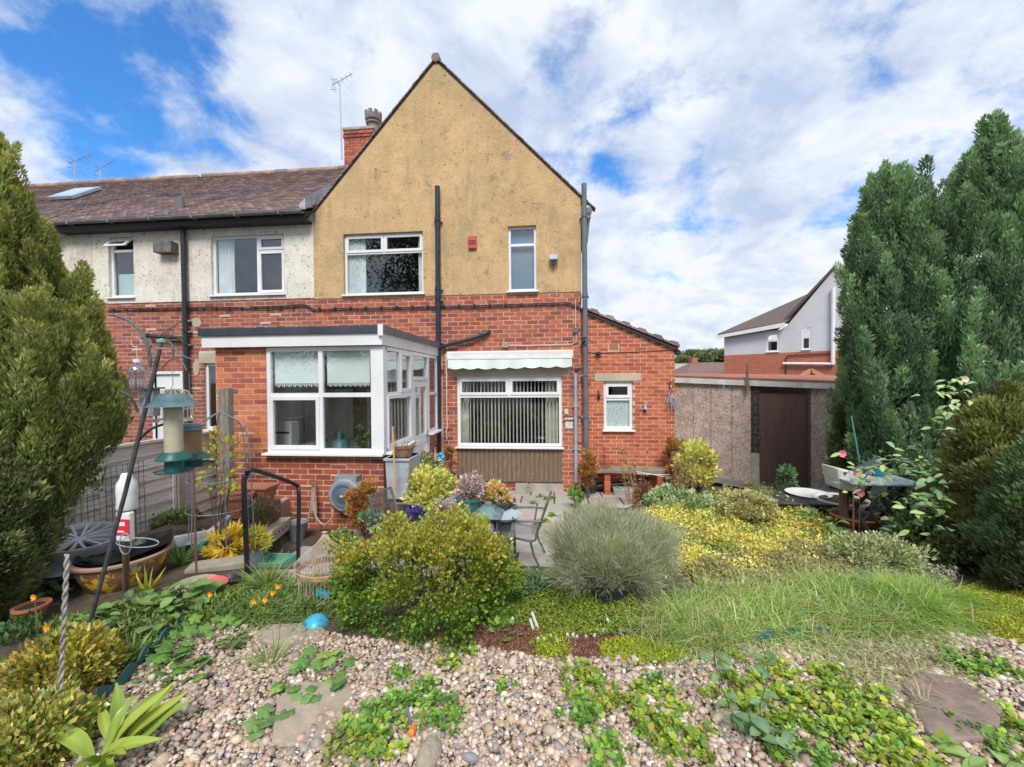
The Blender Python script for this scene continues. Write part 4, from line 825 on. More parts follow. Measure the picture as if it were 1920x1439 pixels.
def hill():
    xs = np.linspace(-900, 900, 91); ys = np.linspace(150, 800, 22); X, Y = np.meshgrid(xs, ys)
    Z = -2 + 16 * sm(Y, 150, 700) + 3 * np.sin(X / 70) * sm(Y, 150, 400); n = len(xs)
    v = np.stack([X, Y, Z], -1).reshape(-1, 3); f_ = [(j * n + i, j * n + i + 1, (j + 1) * n + i + 1, (j + 1) * n + i) for j in range(21) for i in range(n - 1)]
    tag(link('hillside', mk('hillside', v, f_, mat('hill_grass', (.09, .11, .05), (.13, .12, .06), .05, .95), True)), kind='structure')
hill()
# ------------------------------------------------------------------ things fixed to or hanging on the walls
def P0(x, y, d=.03): u, z = F0.px(x, y, d); return F0(u, d, z)
def PE(x, y, d=.03): u, z = FE.px(x, y, d); return FE(u, d, z)
# awning
aw = thing('awning', 'pale green retracted awning with scalloped valance above the wide window', 'awning', P0(957, 665))
a0, z1_ = F0.px(838, 660, .12); a1, _ = F0.px(1075, 657, .12)
bevel(MB().box(F0, a0, a1, .01, .17, z1_ - .13, z1_).build('cassette', m_upvc2, aw), .02)
MB().box(F0, a0 + .02, a1 - .02, .15, .2, z1_ - .16, z1_ - .12).build('front_bar', m_upvc, aw)
m_aw = mat('awning_fabric', (.76, .86, .80), (.68, .80, .74), 3, .9)
n = 96; vs = []; zz = z1_ - .155
for j in range(5):
    for i in range(n + 1):
        s = i / n; u = a0 + .03 + (a1 - a0 - .06) * s; t = j / 4; dz = -.17 * t - (.03 * abs(math.sin(s * math.pi * 8)) + .01 * math.sin(s * 5)) * t
        vs.append(F0(u, .19 + t * (.015 * math.sin(s * 31) + .012 * math.sin(s * 11)), zz + dz))
MB().add(vs, [(j * (n + 1) + i, j * (n + 1) + i + 1, (j + 1) * (n + 1) + i + 1, (j + 1) * (n + 1) + i) for j in range(4) for i in range(n)]).build('valance', m_aw, aw, smooth=True)
MB().tube([P0(836, 664, .18), P0(837, 700, .17), P0(838, 785, .12), P0(839, 800, .1), P0(837, 806, .11), P0(838, 824, .1)], .009, 6).build('crank_handle', m_upvc2, aw)
# alarm box, security light
ab = thing('alarm_box', 'red burglar alarm box on the yellow wall between the upper windows', 'alarm box', P0(886, 455))
c = P0(886, 455, .04); bevel(MB().cbox(c, .17, .07, .27).build('case', mat('red_plastic', (.55, .09, .07), rough=.5), ab), .02)
b = MB()
for i in range(3): b.cbox(c + Vector((0, -.04, .03 - i * .035)), .13, .01, .012)
b.build('louvre', mat('dark_red', (.3, .05, .04), rough=.6), ab)
fl = thing('security_light', 'small grey flood light on the yellow wall beside the right pipe', 'light', P0(1038, 484))
MB().tube([P0(1040, 480, .0), P0(1040, 482, .09)], .02).build('bracket', m_greyp, fl); bevel(MB().cbox(P0(1038, 484, .12), .17, .08, .12, rx=-.4).build('lamp', m_greyl, fl), .012); MB().cbox(P0(1038, 494, .12), .06, .05, .05).build('sensor', m_black, fl); MB().tube([P0(1041, 490, .02), P0(1042, 520, .02), P0(1044, 555, .02)], .006, 4).build('cable', m_cabw, fl)
# ornaments on the wall right of the wide window
t_ = thing('wall_plaque', 'white wall plaque with small birds beside the pipe', 'plaque', P0(1064, 790))
bevel(MB().cbox(P0(1067, 797, .02), .15, .015, .15).build('tile', mat('ivory', (.68, .64, .56), (.5, .47, .42), 20, .6), t_), .004)
MB().cbox(P0(1062, 772, .02), .07, .015, .1).build('thermometer', MATS['ivory'], t_)
b = MB()
for i, x in enumerate((1061, 1067, 1072)):
    p = P0(x, 786, .04); b.lathe(p, [(.0, -.05), (.022, -.03), (.028, 0), (.018, .03), (0, .05)], 8, M=Matrix.Rotation(1.1, 3, 'Y'))
b.build('birds', mat('bird_ornament', (.55, .42, .38), rough=.6), t_, smooth=True)
t_ = thing('wall_lamp', 'small dark diamond shaped bracket on the extension wall', 'bracket', PE(1122, 663)); MB().lathe(PE(1122, 663, .05), [(0, -.04), (.08, -.01), (.03, .03), (0, .04)], 4).build('mount', m_black, t_); cable([PE(1104, 661, .012), PE(1118, 663, .012), PE(1150, 662, .012), PE(1262, 657, .012)], .006, m_cab, t_)
t_ = thing('wind_chime', 'dark metal hanging ornament left of the small extension window', 'ornament', PE(1123, 745)); MB().tube([PE(1121, 730), PE(1123, 737)], .006).build('hook', m_black, t_); MB().lathe(PE(1123, 742, .05), [(0, .07), (.02, .05), (.035, 0), (.02, -.05), (.0, -.1)], 6).build('body', m_black, t_)
t_ = thing('wall_bell', 'small grey bell hanging right of the extension window', 'bell', PE(1210, 765)); MB().lathe(PE(1210, 762, .05), [(0, .05), (.015, .04), (.03, -.02), (.045, -.06), (.04, -.06), (0, -.02)], 10).build('bell', m_greyl, t_, smooth=True); MB().tube([PE(1209, 752, .02), PE(1210, 757, .05)], .006).build('hook', m_upvc2, t_); MB().tube([PE(1210, 768, .05), PE(1210, 776, .05)], .004).build('clapper', m_black, t_)
# rag hanging on a bracket at the extension corner
t_ = thing('hanging_basket_bracket', 'black bracket with frayed grey string at the extension corner', 'bracket', PE(1255, 745))
MB().tube([PE(1255, 735, .0), PE(1255, 718, .03), PE(1266, 713, .25)], .008).tube([PE(1255, 734, .0), PE(1264, 722, .2)], .007).build('bracket', m_black, t_)
b = MB()
for i in range(26):
    p = PE(1254, 745, .1); q = p + Vector((rnd.uniform(-.05, .2), rnd.uniform(-.15, .1), rnd.uniform(-.35, .02))); b.tube(arc([p + Vector((.02, 0, .15)), p, (p + q) / 2 + Vector((0, 0, .05)), q], 3), .005, 4)
b.build('string', m_greyl, t_)
# clothes pegs on the garage edge
for (x, y, c, lab) in ((1357, 727, (.05, .3, .7), 'blue clothes peg hanging under the garage fascia'), (1553, 735, (.8, .1, .35), 'left pink clothes peg at the garage fascia'), (1561, 736, (.85, .15, .4), 'right pink clothes peg at the garage fascia')):
    u, z = FG.px(x, y, .12); b = MB(); b.cbox(FG(u - .012, .13, z), .014, .014, .1, ry=.12); b.cbox(FG(u + .012, .13, z), .014, .014, .1, ry=-.12); tag(b.build('clothes_peg', mat('peg' + str(c[0]), c, rough=.5)), lab, 'peg', 'clothes pegs by the garage')
# ------------------------------------------------------------------ bench with brick piers
m_plank = mat('bench_plank', (.30, .27, .2), (.22, .2, .15), 3, .9, .003, 40, stretch=(1, 10, 10), var=.2)
bn = thing('plank_bench', 'plank bench on two brick piers under the small window', 'bench', PE(1185, 905)); u0, zt = FE.px(1118, 880, .35); u1, _ = FE.px(1254, 882, .35)
bevel(MB().box(FE, u0, u1, .08, .40, zt - .065, zt).build('seat', m_plank, bn), .006)
for k, (x, nm) in enumerate(((1139, 'pier'), (1238, 'pier'))):
    u, _ = FE.px(x, 900, .35); g = H(FE(u, .3, 0).x, FE(u, .3, 0).y); pr = MB().box(FE, u - .05, u + .05, .1, .35, g - .05, zt - .068).build(nm, m_mortar, bn); R = random.Random(k); z = g - .02
    while z < zt - .12:
        b = MB().col(PAL_EXT[R.randrange(4)]); b.box(FE, u - .056, u + .056, .095, .356, z, z + .064); b.build('brick', m_brick, pr); z += .076
tag(MB().tube([FE(u0 - .1, .06, g + .08), FE(u0 + .5, .06, g + .14), FE(u1 - .3, .07, g + .24)], .07, 12).build('black_pipe', m_black, smooth=True), 'black plastic pipe lying under the bench', 'pipe')
b = MB(); cb = PE(1136, 876, .3); 
for a in range(12):
    an = a * math.pi / 6; b.tube(arc([cb + Vector((0, 0, .0)), cb + Vector((.07 * math.cos(an), .05 * math.sin(an), .01)), cb + Vector((.13 * math.cos(an), .08 * math.sin(an), .09))], 3), .004, 4)
for i in range(12): pass
ring = [cb + Vector((.13 * math.cos(a * math.pi / 8), .08 * math.sin(a * math.pi / 8), .09)) for a in range(17)]; b.tube(ring, .005, 4, cap=False)
mi = mat('red_iron', (.22, .03, .03), (.08, .03, .03), 9, .6)
t_ = thing('wire_basket', 'dark red wrought iron basket standing on the bench', 'basket', cb); b.build('basket', mi, t_); b = MB()
for dx in (-.012, .012): b.tube([PE(1133 + dx * 80, 872, .25), PE(1133 + dx * 80, 838, .25)], .006)
b.build('back_bar', mi, t_)
# ------------------------------------------------------------------ pots
def pot(label, base, r0, r1, h, m, soil=True, name='plant_pot', rim=.012, cat='pot', sx=1, sy=1, group=None, n=22, band=None):
    t_ = thing(name, label, cat, base, group); B_ = Vector(base)
    MB().lathe(B_, [(r0 * .6, .0), (r0, 0), (r0 + (r1 - r0) * .85, h * .85), (r1 + rim, h * .86), (r1 + rim, h), (r1 - .008, h), (r1 - .02, h * .8), (r0 * .8, h * .3)], n, sx, sy).build('body', m, t_, smooth=True)
    if soil: MB().lathe(B_, [(.001, h * .88), (r1 * .5, h * .9), (r1 - .012, h * .86)], n, sx, sy).build('soil', mat('potting_soil', (.05, .035, .025), rough=1), t_)
    if band: MB().lathe(B_, [(r0 + (r1 - r0) * .42 + .004, h * .4), (r0 + (r1 - r0) * .72 + .004, h * .7)], n, sx, sy).build('band', band, t_, smooth=True)
    return t_
def Tz(x, y, dz=0): return T(x, y) + Vector((0, 0, dz))
m_dkpot = mat('dark_plastic_pot', (.035, .045, .055), (.05, .06, .07), 5, .5); m_terra = mat('terracotta_pot', (.40, .15, .08), (.33, .12, .07), 5, .8, .002, 60, wear=[((.5, .4, .33), 7, .62, .8)])
m_green = mat('green_glaze', (.05, .13, .12), (.07, .16, .14), 4, .3); m_blue = mat('blue_glaze', (.12, .2, .38), (.2, .28, .42), 7, .35); m_whitep = mat('white_planter', (.7, .7, .66), (.5, .5, .46), 4, .6); m_brpot = mat('brown_pot', (.16, .09, .075), (.12, .07, .06), 5, .6)
bp = Tz(1079, 918); pot('blue and white banded bowl pot at the foot of the thin pipe', bp, .1, .15, .2, m_blue, band=m_whitep)
dp = Tz(1106, 925); pot('dark plastic pot beside the bench holding a brown dead conifer', dp, .12, .16, .28, m_dkpot)
gp = Tz(1070, 1062); pot('blue green glazed pot with cream rim half hidden by the lavender', gp + Vector((.02, 0, 0)), .13, .19, .26, mat('teal_pot', (.12, .22, .25), (.18, .28, .3), 5, .4), rim=.01)
MB().lathe(gp + Vector((.02, 0, .235)), [(.185, 0), (.2, .0), (.2, .026), (.183, .026)], 22).build('rim', m_whitep, bpy.data.objects[[o.name for o in COL.objects if o.name.startswith('plant_pot')][-1]])
# brown planter with blue windmill
wp = PZ(835, 905, H(-2, 7.8)); wp = Vector((PX(835, 880, -1.98).x, 7.9, H(-2, 7.9))); wp = PY(834, 893, 7.75); wp.z = H(wp.x, 7.75)
pot('brown planter in the corner beside the conservatory door', wp, .16, .21, .42, m_brpot)
wm = thing('toy_windmill', 'bright blue toy windmill stuck in the brown planter', 'windmill', wp + Vector((-.12, -.1, .35))); mc = mat('cyan_plastic', (.02, .42, .62), rough=.4); c = PY(824, 858, 7.6)
for k in range(5):
    a = k * 2 * math.pi / 5; p = c + Vector((.06 * math.cos(a), 0, .06 * math.sin(a))); MB().lathe(p, [(0, -.035), (.03, -.02), (.042, 0), (.03, .02), (0, .035)], 8, M=Matrix.Rotation(math.pi / 2, 3, 'X')).build('sail', mc, wm, smooth=True)
MB().lathe(c + Vector((0, -.04, 0)), [(0, -.02), (.02, 0), (0, .02)], 8).build('hub', m_whitep, wm); MB().tube([c + Vector((0, .03, 0)), c + Vector((.01, .05, -.3))], .007).build('stick', m_whitep, wm)
c = PY(816, 855, 7.5); tag(MB().lathe(c, [(.03, -.09), (.024, 0), (.004, .16)], 10).build('pink_cane_topper', mat('salmon_plastic', (.75, .3, .26), rough=.5), smooth=True), 'thin salmon pink cone beside the blue windmill', 'ornament')
# grey water butt like box by the wall with basket and bamboo cane
bx = PZ(747, 932, .35); bx = Vector((-1.98, 5.62, 0)); bi = thing('storage_box', 'dented pale grey metal box standing against the conservatory side', 'box', bx)
ml = mat('galvanised_box', (.42, .45, .5), (.32, .35, .40), 5, .6, .006, 9, wear=[((.2, .2, .2), 6, .6, .75)])
c0, c1 = PY(723, 930, 5.35), PY(772, 860, 5.35); q = MB(); q.hexa([Vector((c0.x + .02, 5.35, c0.z - .05)), Vector((c1.x - .06, 5.35, c0.z - .05)), Vector((c1.x - .04, 5.75, c0.z - .05)), Vector((c0.x + .03, 5.75, c0.z - .05)), Vector((c0.x, 5.33, c1.z)), Vector((c1.x - .03, 5.33, c1.z)), Vector((c1.x - .01, 5.78, c1.z)), Vector((c0.x + .01, 5.78, c1.z))]); bevel(q.build('body', ml, bi), .015); bi_top = c1.z
q = MB(); q.box(WF, c0.x - .015, c1.x - .02, 5.31, 5.8, c1.z - .035, c1.z); bevel(q.build('lid', ml, bi), .008)
MB().box(WF, c0.x + .04, c1.x - .05, 5.4, 5.7, 0, c0.z - .05).build('stand', m_brpot, bi)
bk_ = thing('wicker_basket', 'small wicker basket of twigs on top of the grey box', 'basket', (c0.x + .2, 5.5, bi_top)); q = MB().lathe((c0.x + .2, 5.5, bi_top), [(.11, 0), (.14, .12), (.15, .12), (.13, .11)], 14); q.build('basket', mat('wicker', (.25, .12, .07), (.35, .22, .14), 40, .9, .006, 60), bk_)
q = MB()
for i in range(30): a = rnd.uniform(0, 6.28); q.tube([Vector((c0.x + .2 + .08 * math.cos(a), 5.5 + .08 * math.sin(a), bi_top + .05)), Vector((c0.x + .22 + .16 * math.cos(a), 5.5 + .14 * math.sin(a), bi_top + rnd.uniform(.12, .24)))], .005, 4)
q.build('twigs', mat('dry_twig', (.34, .24, .16), (.2, .13, .09), 30, .9), bk_)
a, c = PY(736, 800, 5.2), PY(741, 935, 5.15); tag(MB().tube([a, (a + c) / 2 + Vector((.004, 0, 0)), c], .013, 8).build('bamboo_cane', mat('bamboo', (.55, .32, .1), (.6, .42, .2), 14, .5)), 'yellow bamboo cane leaning in front of the grey box', 'cane')
# ------------------------------------------------------------------ hose reel and tap
hr = thing('hose_reel', 'wall mounted grey hose reel under the conservatory window', 'hose reel', PY(648, 928, 5.45)); c = PY(648, 928, 5.32); Rx = Matrix.Rotation(math.pi / 2, 3, 'X')
m_reel = mat('hose_reel_grey', (.22, .25, .28), (.28, .3, .32), 4, .5)
bevel(MB().lathe(c + Vector((0, .16, 0)), [(.0, 0), (.2, 0), (.23, .02), (.23, .2), (.2, .22), (0, .22)], 10, M=Rx).build('housing', m_reel, hr), .01)
MB().lathe(c + Vector((0, -.06, 0)), [(0, .022), (.05, .022), (.06, .015), (.1, .018), (.11, .012), (.15, .02), (.165, .0), (.165, -.03)], 28, M=Rx).build('drum', mat('reel_blue', (.10, .14, .19), rough=.4), hr, smooth=True)
bevel(MB().cbox(c + Vector((0, -.09, 0)), .07, .01, .025).build('badge', m_whitep, hr), .004); MB().cbox(c + Vector((.0, .1, .2)), .3, .2, .08).build('bracket', m_reel, hr)
w0, w1 = PY(626, 948, 5.35), PY(590, 905, 5.4); md_ = PY(608, 984, 5.35)
tag(MB().tube(arc([w0, PY(622, 972, 5.33), md_, PY(594, 972, 5.36), PY(588, 945, 5.38), w1], 6), .014, 8).build('garden_hose', mat('hose_beige', (.42, .34, .3), rough=.6), smooth=True), 'beige hose looping from the reel up to the tap', 'hose')
tp = thing('garden_tap', 'brass garden tap on the low brick wall', 'tap', w1); mbr = mat('brass', (.55, .36, .12), rough=.35, metal=.8); MB().tube([PY(586, 903, 5.49), PY(586, 904, 5.36), PY(586, 912, 5.36)], .015).tube([PY(583, 900, 5.4), PY(589, 900, 5.4)], .01).build('body', mbr, tp)
q = MB()
for i in range(6): p = PY(586 + rnd.uniform(-3, 5), 925, 5.38); q.tube(arc([PY(587, 915, 5.37), p, PY(586 + rnd.uniform(-6, 8), 955 + rnd.uniform(0, 15), 5.38)], 4), .009, 5)
q.build('rag_ties', MATS['hose_beige'], tp)
# ------------------------------------------------------------------ black handrail
p = [T(466, 1075, -.0), None]; a = T(464, 1078); Yh = a.y; top0 = PY(457, 905, Yh); top1 = PY(478, 882, Yh + .06); e1 = PY(552, 908, Yh + .85); e2 = PY(560, 925, Yh + .88); bt = PY(559, 1062, Yh + .88); bt.z = H(bt.x, bt.y)
tag(MB().tube(arc([a - Vector((0, 0, .05)), (a + top0) / 2, top0], 4) + arc([top0, PY(463, 890, Yh + .02), top1, e1, e2, (e2 + bt) / 2, bt], 7), .021, 12).build('handrail', mat('black_rail', (.02, .022, .028), (.03, .033, .04), 9, .4), smooth=True), 'black tubular handrail beside the garden steps', 'handrail')
# ------------------------------------------------------------------ sleepers and stone edging round the sunken patio
m_slp = mat('concrete_edging', (.42, .37, .29), (.35, .30, .24), 4, .95, .004, 60, wear=[((.2, .19, .13), 5, .58, .75)])
def sleeper(label, a, b_, w, h, zt, holes=0, cat='edging'):
    a = Vector(a); b_ = Vector(b_); d = (b_ - a).normalized(); nx = Vector((-d.y, d.x, 0)); q = MB()
    q.hexa([a - nx * w / 2 + Vector((0, 0, zt - h)), b_ - nx * w / 2 + Vector((0, 0, zt - h)), b_ + nx * w / 2 + Vector((0, 0, zt - h)), a + nx * w / 2 + Vector((0, 0, zt - h)), a - nx * w / 2 + Vector((0, 0, zt)), b_ - nx * w / 2 + Vector((0, 0, zt)), b_ + nx * w / 2 + Vector((0, 0, zt)), a + nx * w / 2 + Vector((0, 0, zt))])
    t_ = thing('sleeper', label, cat, (a.x, a.y, 0)); bevel(q.build('slab', m_slp, t_), .01)
    for i in range(holes):
        s = .3 + i * .12; c = a + (b_ - a) * s - nx * (w / 2 + .002) + Vector((0, 0, zt - h * .45)); q = MB().lathe(c, [(0, 0), (.014, 0), (.014, .01)], 10, M=Matrix.Rotation(math.pi / 2, 3, 'X') ); q.build('hole', m_dark, t_)
    return t_
s0, s1 = PZ(492, 1078, .37), PZ(770, 1062, .37); sleeper('long pale concrete edging behind the wire birdcage', (s0.x, s0.y, 0), (s1.x, s1.y, 0), .16, .34, .375)
s0, s1 = PZ(372, 1062, .40), PZ(450, 1055, .40); sleeper('short pale concrete edging left of the handrail', (s0.x - .1, s0.y, 0), (s1.x, s1.y + .1, 0), .2, .14, .40)
s0, s1 = PZ(478, 1015, .30), PZ(536, 972, .30); sleeper('concrete lintel with holes along the raised bed', (s0.x, s0.y, 0), (s1.x, s1.y, 0), .14, .15, .32, 5)
s0, s1 = PZ(455, 985, .42), PZ(537, 934, .42); sleeper('white painted board edging at the raised bed below the heather', (s0.x, s0.y, 0), (s1.x, s1.y, 0), .1, .3, .43)
# ------------------------------------------------------------------ buckets, trays, window boxes on the left
tag(None or thing('bucket', 'grey plastic bucket against the wall under the reel', 'bucket', PZ(557, 1012, 0)));
B1 = bpy.data.objects['bucket']; p = B1.location.copy(); MB().lathe(p, [(.0, .005), (.09, 0), (.13, .22), (.14, .23), (.125, .22), (.085, .02)], 20).build('body', m_reel, B1, smooth=True); MB().tube(arc([p + Vector((-.13, 0, .22)), p + Vector((0, -.1, .13)), p + Vector((.13, 0, .22))], 6), .004, 5).build('handle', m_black, B1)
p = PZ(472, 1068, .12); B2 = thing('bucket', 'light grey bucket behind the left handrail post', 'bucket', p); MB().lathe(p, [(.0, .005), (.09, 0), (.115, .2), (.122, .21), (.105, .2), (.08, .02)], 20).build('body', m_greyl, B2, smooth=True)
p = PZ(512, 1062, .12); t_ = thing('seed_tray', 'pale green plastic tray behind the edging', 'tray', p); q = MB(); mg = mat('green_tray', (.18, .42, .32), rough=.5); q.box(WF, p.x - .13, p.x + .16, p.y - .1, p.y + .12, p.z, p.z + .01)
for (x0, x1, y0, y1) in ((-.14, .17, -.12, -.1), (-.14, .17, .12, .14), (-.14, -.125, -.1, .12), (.155, .17, -.1, .12)): q.box(WF, p.x + x0, p.x + x1, p.y + y0, p.y + y1, p.z, p.z + .08)
q.build('tray', mg, t_)
c = PY(468, 925, 4.85); t_ = thing('window_box', 'terracotta window box planter on the bed by the fence', 'planter', c - Vector((0, 0, .15))); q = MB(); q.hexa([c + Vector(v) for v in ((-.28, -.08, -.12), (.24, -.08, -.12), (.24, .1, -.12), (-.28, .1, -.12), (-.33, -.12, .07), (.29, -.12, .07), (.29, .14, .07), (-.33, .14, .07))]); bevel(q.build('body', m_terra, t_), .01); q = MB().box(WF, c.x - .345, c.x + .305, c.y - .135, c.y + .155, c.z + .07, c.z + .1); bevel(q.build('rim', m_terra, t_), .008)
MB().box(WF, c.x - .34, c.x + .3, c.y - .1, c.y + .16, H(c.x, c.y) - .02, c.z - .122).build('stand', m_brpot, t_)
c = PY(449, 965, 4.6); pot('round terracotta pot in front of the window box', (c.x, c.y, c.z - .02), .11, .15, .27, m_terra)
c = T(425, 1010); t_ = thing('trough', 'dark green plastic trough lying in the left bed', 'planter', c); q = MB(); mgt = mat('green_trough', (.04, .22, .18), rough=.5)
a, b_ = PZ(362, 1030, .36), PZ(470, 968, .40); q.bar(a, b_, .2, .12); bevel(q.build('body', mgt, t_), .015)
t_ = thing('white_board', 'white painted board edge with peeling paint across the left bed', 'board', c); a, b_ = PZ(310, 1020, .48), PZ(395, 1003, .46); c2 = PZ(455, 955, .46); q = MB().bar(a, b_, .06, .1).bar(b_, c2, .06, .1); q.build('board', mat('peeling_white', (.6, .62, .66), (.35, .4, .45), 9, .7), t_)
# ------------------------------------------------------------------ boundary fence along the left
XF = -4.86; ff = lambda x, y: PX(x, y, XF)
fen = thing('panel_fence', 'grey weathered fence panels along the left boundary', 'fence', (XF, 4.5, 0)); Fn = Fr((XF, 0, 0), (0, 1, 0), (1, 0, 0))
m_fn = mat('fence_board', (.72, .67, .6), (.55, .51, .46), 3, .95, .004, 40, stretch=(2, 1, 12), var=.22, wear=[((.14, .15, .12), 6, .6, .8)])
ztop_ = ff(232, 838).z; zt2 = ff(400, 818).z; ya, yb = 3.2, 8.3
for (p0_, p1_) in ((3.15, 4.95), (5.05, 6.6), (6.7, 8.3)):
    zz0 = .1; nb_ = 8; zt_ = ztop_; hh = (zt_ - zz0) / nb_
    for i in range(nb_):
        z = zz0 + i * hh; q = MB(); q.hexa([Fn(p0_, -.01, z), Fn(p1_, -.01, z), Fn(p1_, .014, z), Fn(p0_, .014, z), Fn(p0_, -.012, z + hh * 1.05), Fn(p1_, -.012, z + hh * 1.05 + rnd.uniform(-.006, .006)), Fn(p1_, -.002, z + hh * 1.05), Fn(p0_, -.002, z + hh * 1.05)]); q.build('fence_board', m_fn, fen)
    for s in (.02, .5, .98): y = p0_ + (p1_ - p0_) * s; MB().box(Fn, y - .02, y + .02, .014, .035, zz0, zt_).build('batten', m_fn, fen)
    MB().box(Fn, p0_, p1_, -.03, .04, zt_, zt_ + .03).build('capping_rail', m_fn, fen)
for y in (3.1, 5.0, 6.65): bevel(MB().box(Fn, y - .05, y + .05, -.06, .05, -.1, ztop_ + .06).build('post', m_conc, fen), .01)
c0, c1 = PY(414, 728, 4.95), PY(433, 728, 4.95); q = MB(); q.hexa([Vector((c0.x, 4.9, 0)), Vector((c1.x, 4.9, 0)), Vector((c1.x, 5.0, 0)), Vector((c0.x, 5.0, 0)), Vector((c0.x, 4.9, c0.z)), Vector((c1.x, 4.9, c0.z + .01)), Vector((c1.x, 5.0, c0.z)), Vector((c0.x, 5.0, c0.z - .01))]); tag(bevel(q.build('wooden_post', m_woodg), .012), 'tall grey weathered timber post before the conservatory brickwork', 'post')
# square wire mesh against the fence
q = MB(); 
for i in range(15): q.tube([Fn(3.6 + i * .06, .12, .25), Fn(3.6 + i * .06, .1, 1.15)], .0028, 3, False)
for i in range(16): q.tube([Fn(3.58, .12, .25 + i * .06), Fn(4.46, .11, .25 + i * .06)], .0028, 3, False)
tag(q.build('wire_mesh', m_cab), 'dark square wire mesh leaning on the left fence', 'mesh')
# ------------------------------------------------------------------ garden obelisk of thin rods
def obelisk():
    Y0 = 3.9; base = PY(410, 1010, Y0); t_ = thing('plant_support', 'domed grey metal plant support with three rings', 'plant support', base); m = mat('grey_rod', (.12, .15, .18), (.2, .23, .26), 20, .5)
    tp_ = PY(412, 772, Y0); k = (PY(460, 860, Y0) - PY(360, 860, Y0)).length / 2; zs = [PY(410, y, Y0).z for y in (772, 790, 810, 860, 945, 1010)]; rs = [.0, k * .55, k * .82, k * .92, k * .98, k * 1.02]
    for i in range(6):
        a = i * math.pi / 3 + .3; pts = [Vector((tp_.x + r * math.cos(a), Y0 + r * math.sin(a), z)) for r, z in zip(rs, zs)]; MB().tube(arc(pts, 5), .0055, 6).build('rod', m, t_)
    for z, r in ((PY(410, 858, Y0).z, k), (PY(410, 950, Y0).z, k), (PY(410, 895, Y0).z, k * .98)): MB().tube([Vector((tp_.x + r * math.cos(i * math.pi / 12), Y0 + r * math.sin(i * math.pi / 12), z)) for i in range(25)], .0055, 6, False).build('ring', m, t_)
obelisk()
tag(MB().tube([PY(362, 862, 3.2), T(369, 1092)], .008, 6).build('rusty_rod', mat('rust', (.26, .12, .08), (.18, .09, .07), 20, .9)), 'thin rusty upright rod in front of the plant support', 'rod')
# ------------------------------------------------------------------ bird feeding station
YF = T(162, 1190).y
m_pole = mat('feeder_pole_black', (.03, .034, .04), (.07, .075, .08), 12, .6)
fs_ = thing('feeder_pole', 'leaning dark metal feeder pole with curved arms beside the left conifers', 'pole', T(162, 1190)); f_ = lambda x, y, dy=0: PY(x, y, YF + dy)
MB().tube([f_(160, 1200), f_(236, 920, .1), f_(300, 655, .2)], .013, 10).build('pole', m_pole, fs_)
MB().tube(arc([f_(212, 590, .3), f_(245, 604, .3), f_(270, 632, .3), f_(281, 668, .3), f_(281, 690, .3)], 6), .011, 8).build('arm', mat('arm_grey', (.10, .12, .14), rough=.5), fs_)
MB().tube(arc([f_(226, 733, .3), f_(246, 748, .3), f_(258, 772, .3)], 6), .01, 8).build('arm', m_pole, fs_)
MB().tube(arc([f_(252, 838, .15), f_(264, 822, .15), f_(285, 804, .1), f_(312, 794, .1)], 6), .009, 8).build('arm', m_pole, fs_)
for pts in (((296, 660), (285, 648), (277, 668)), ((300, 652), (310, 640), (324, 648), (325, 670)), ((304, 690), (320, 675), (340, 678), (350, 695)), ((300, 650), (320, 650), (345, 668), (362, 675))):
    MB().tube(arc([f_(x, y, .2) for x, y in pts], 6), .005, 6).build('hook', MATS['arm_grey'], fs_)
MB().tube(arc([f_(296, 632, .2), f_(320, 615, .2), f_(343, 602, .22)], 4), .004, 5).tube(arc([f_(300, 642, .2), f_(322, 628, .2), f_(330, 606, .22)], 4), .003, 5).build('twig', m_wood, fs_); MB().lathe(f_(303, 640, .2), [(0, -.02), (.03, -.01), (.03, .01), (0, .02)], 8).build('tie', mg, fs_)
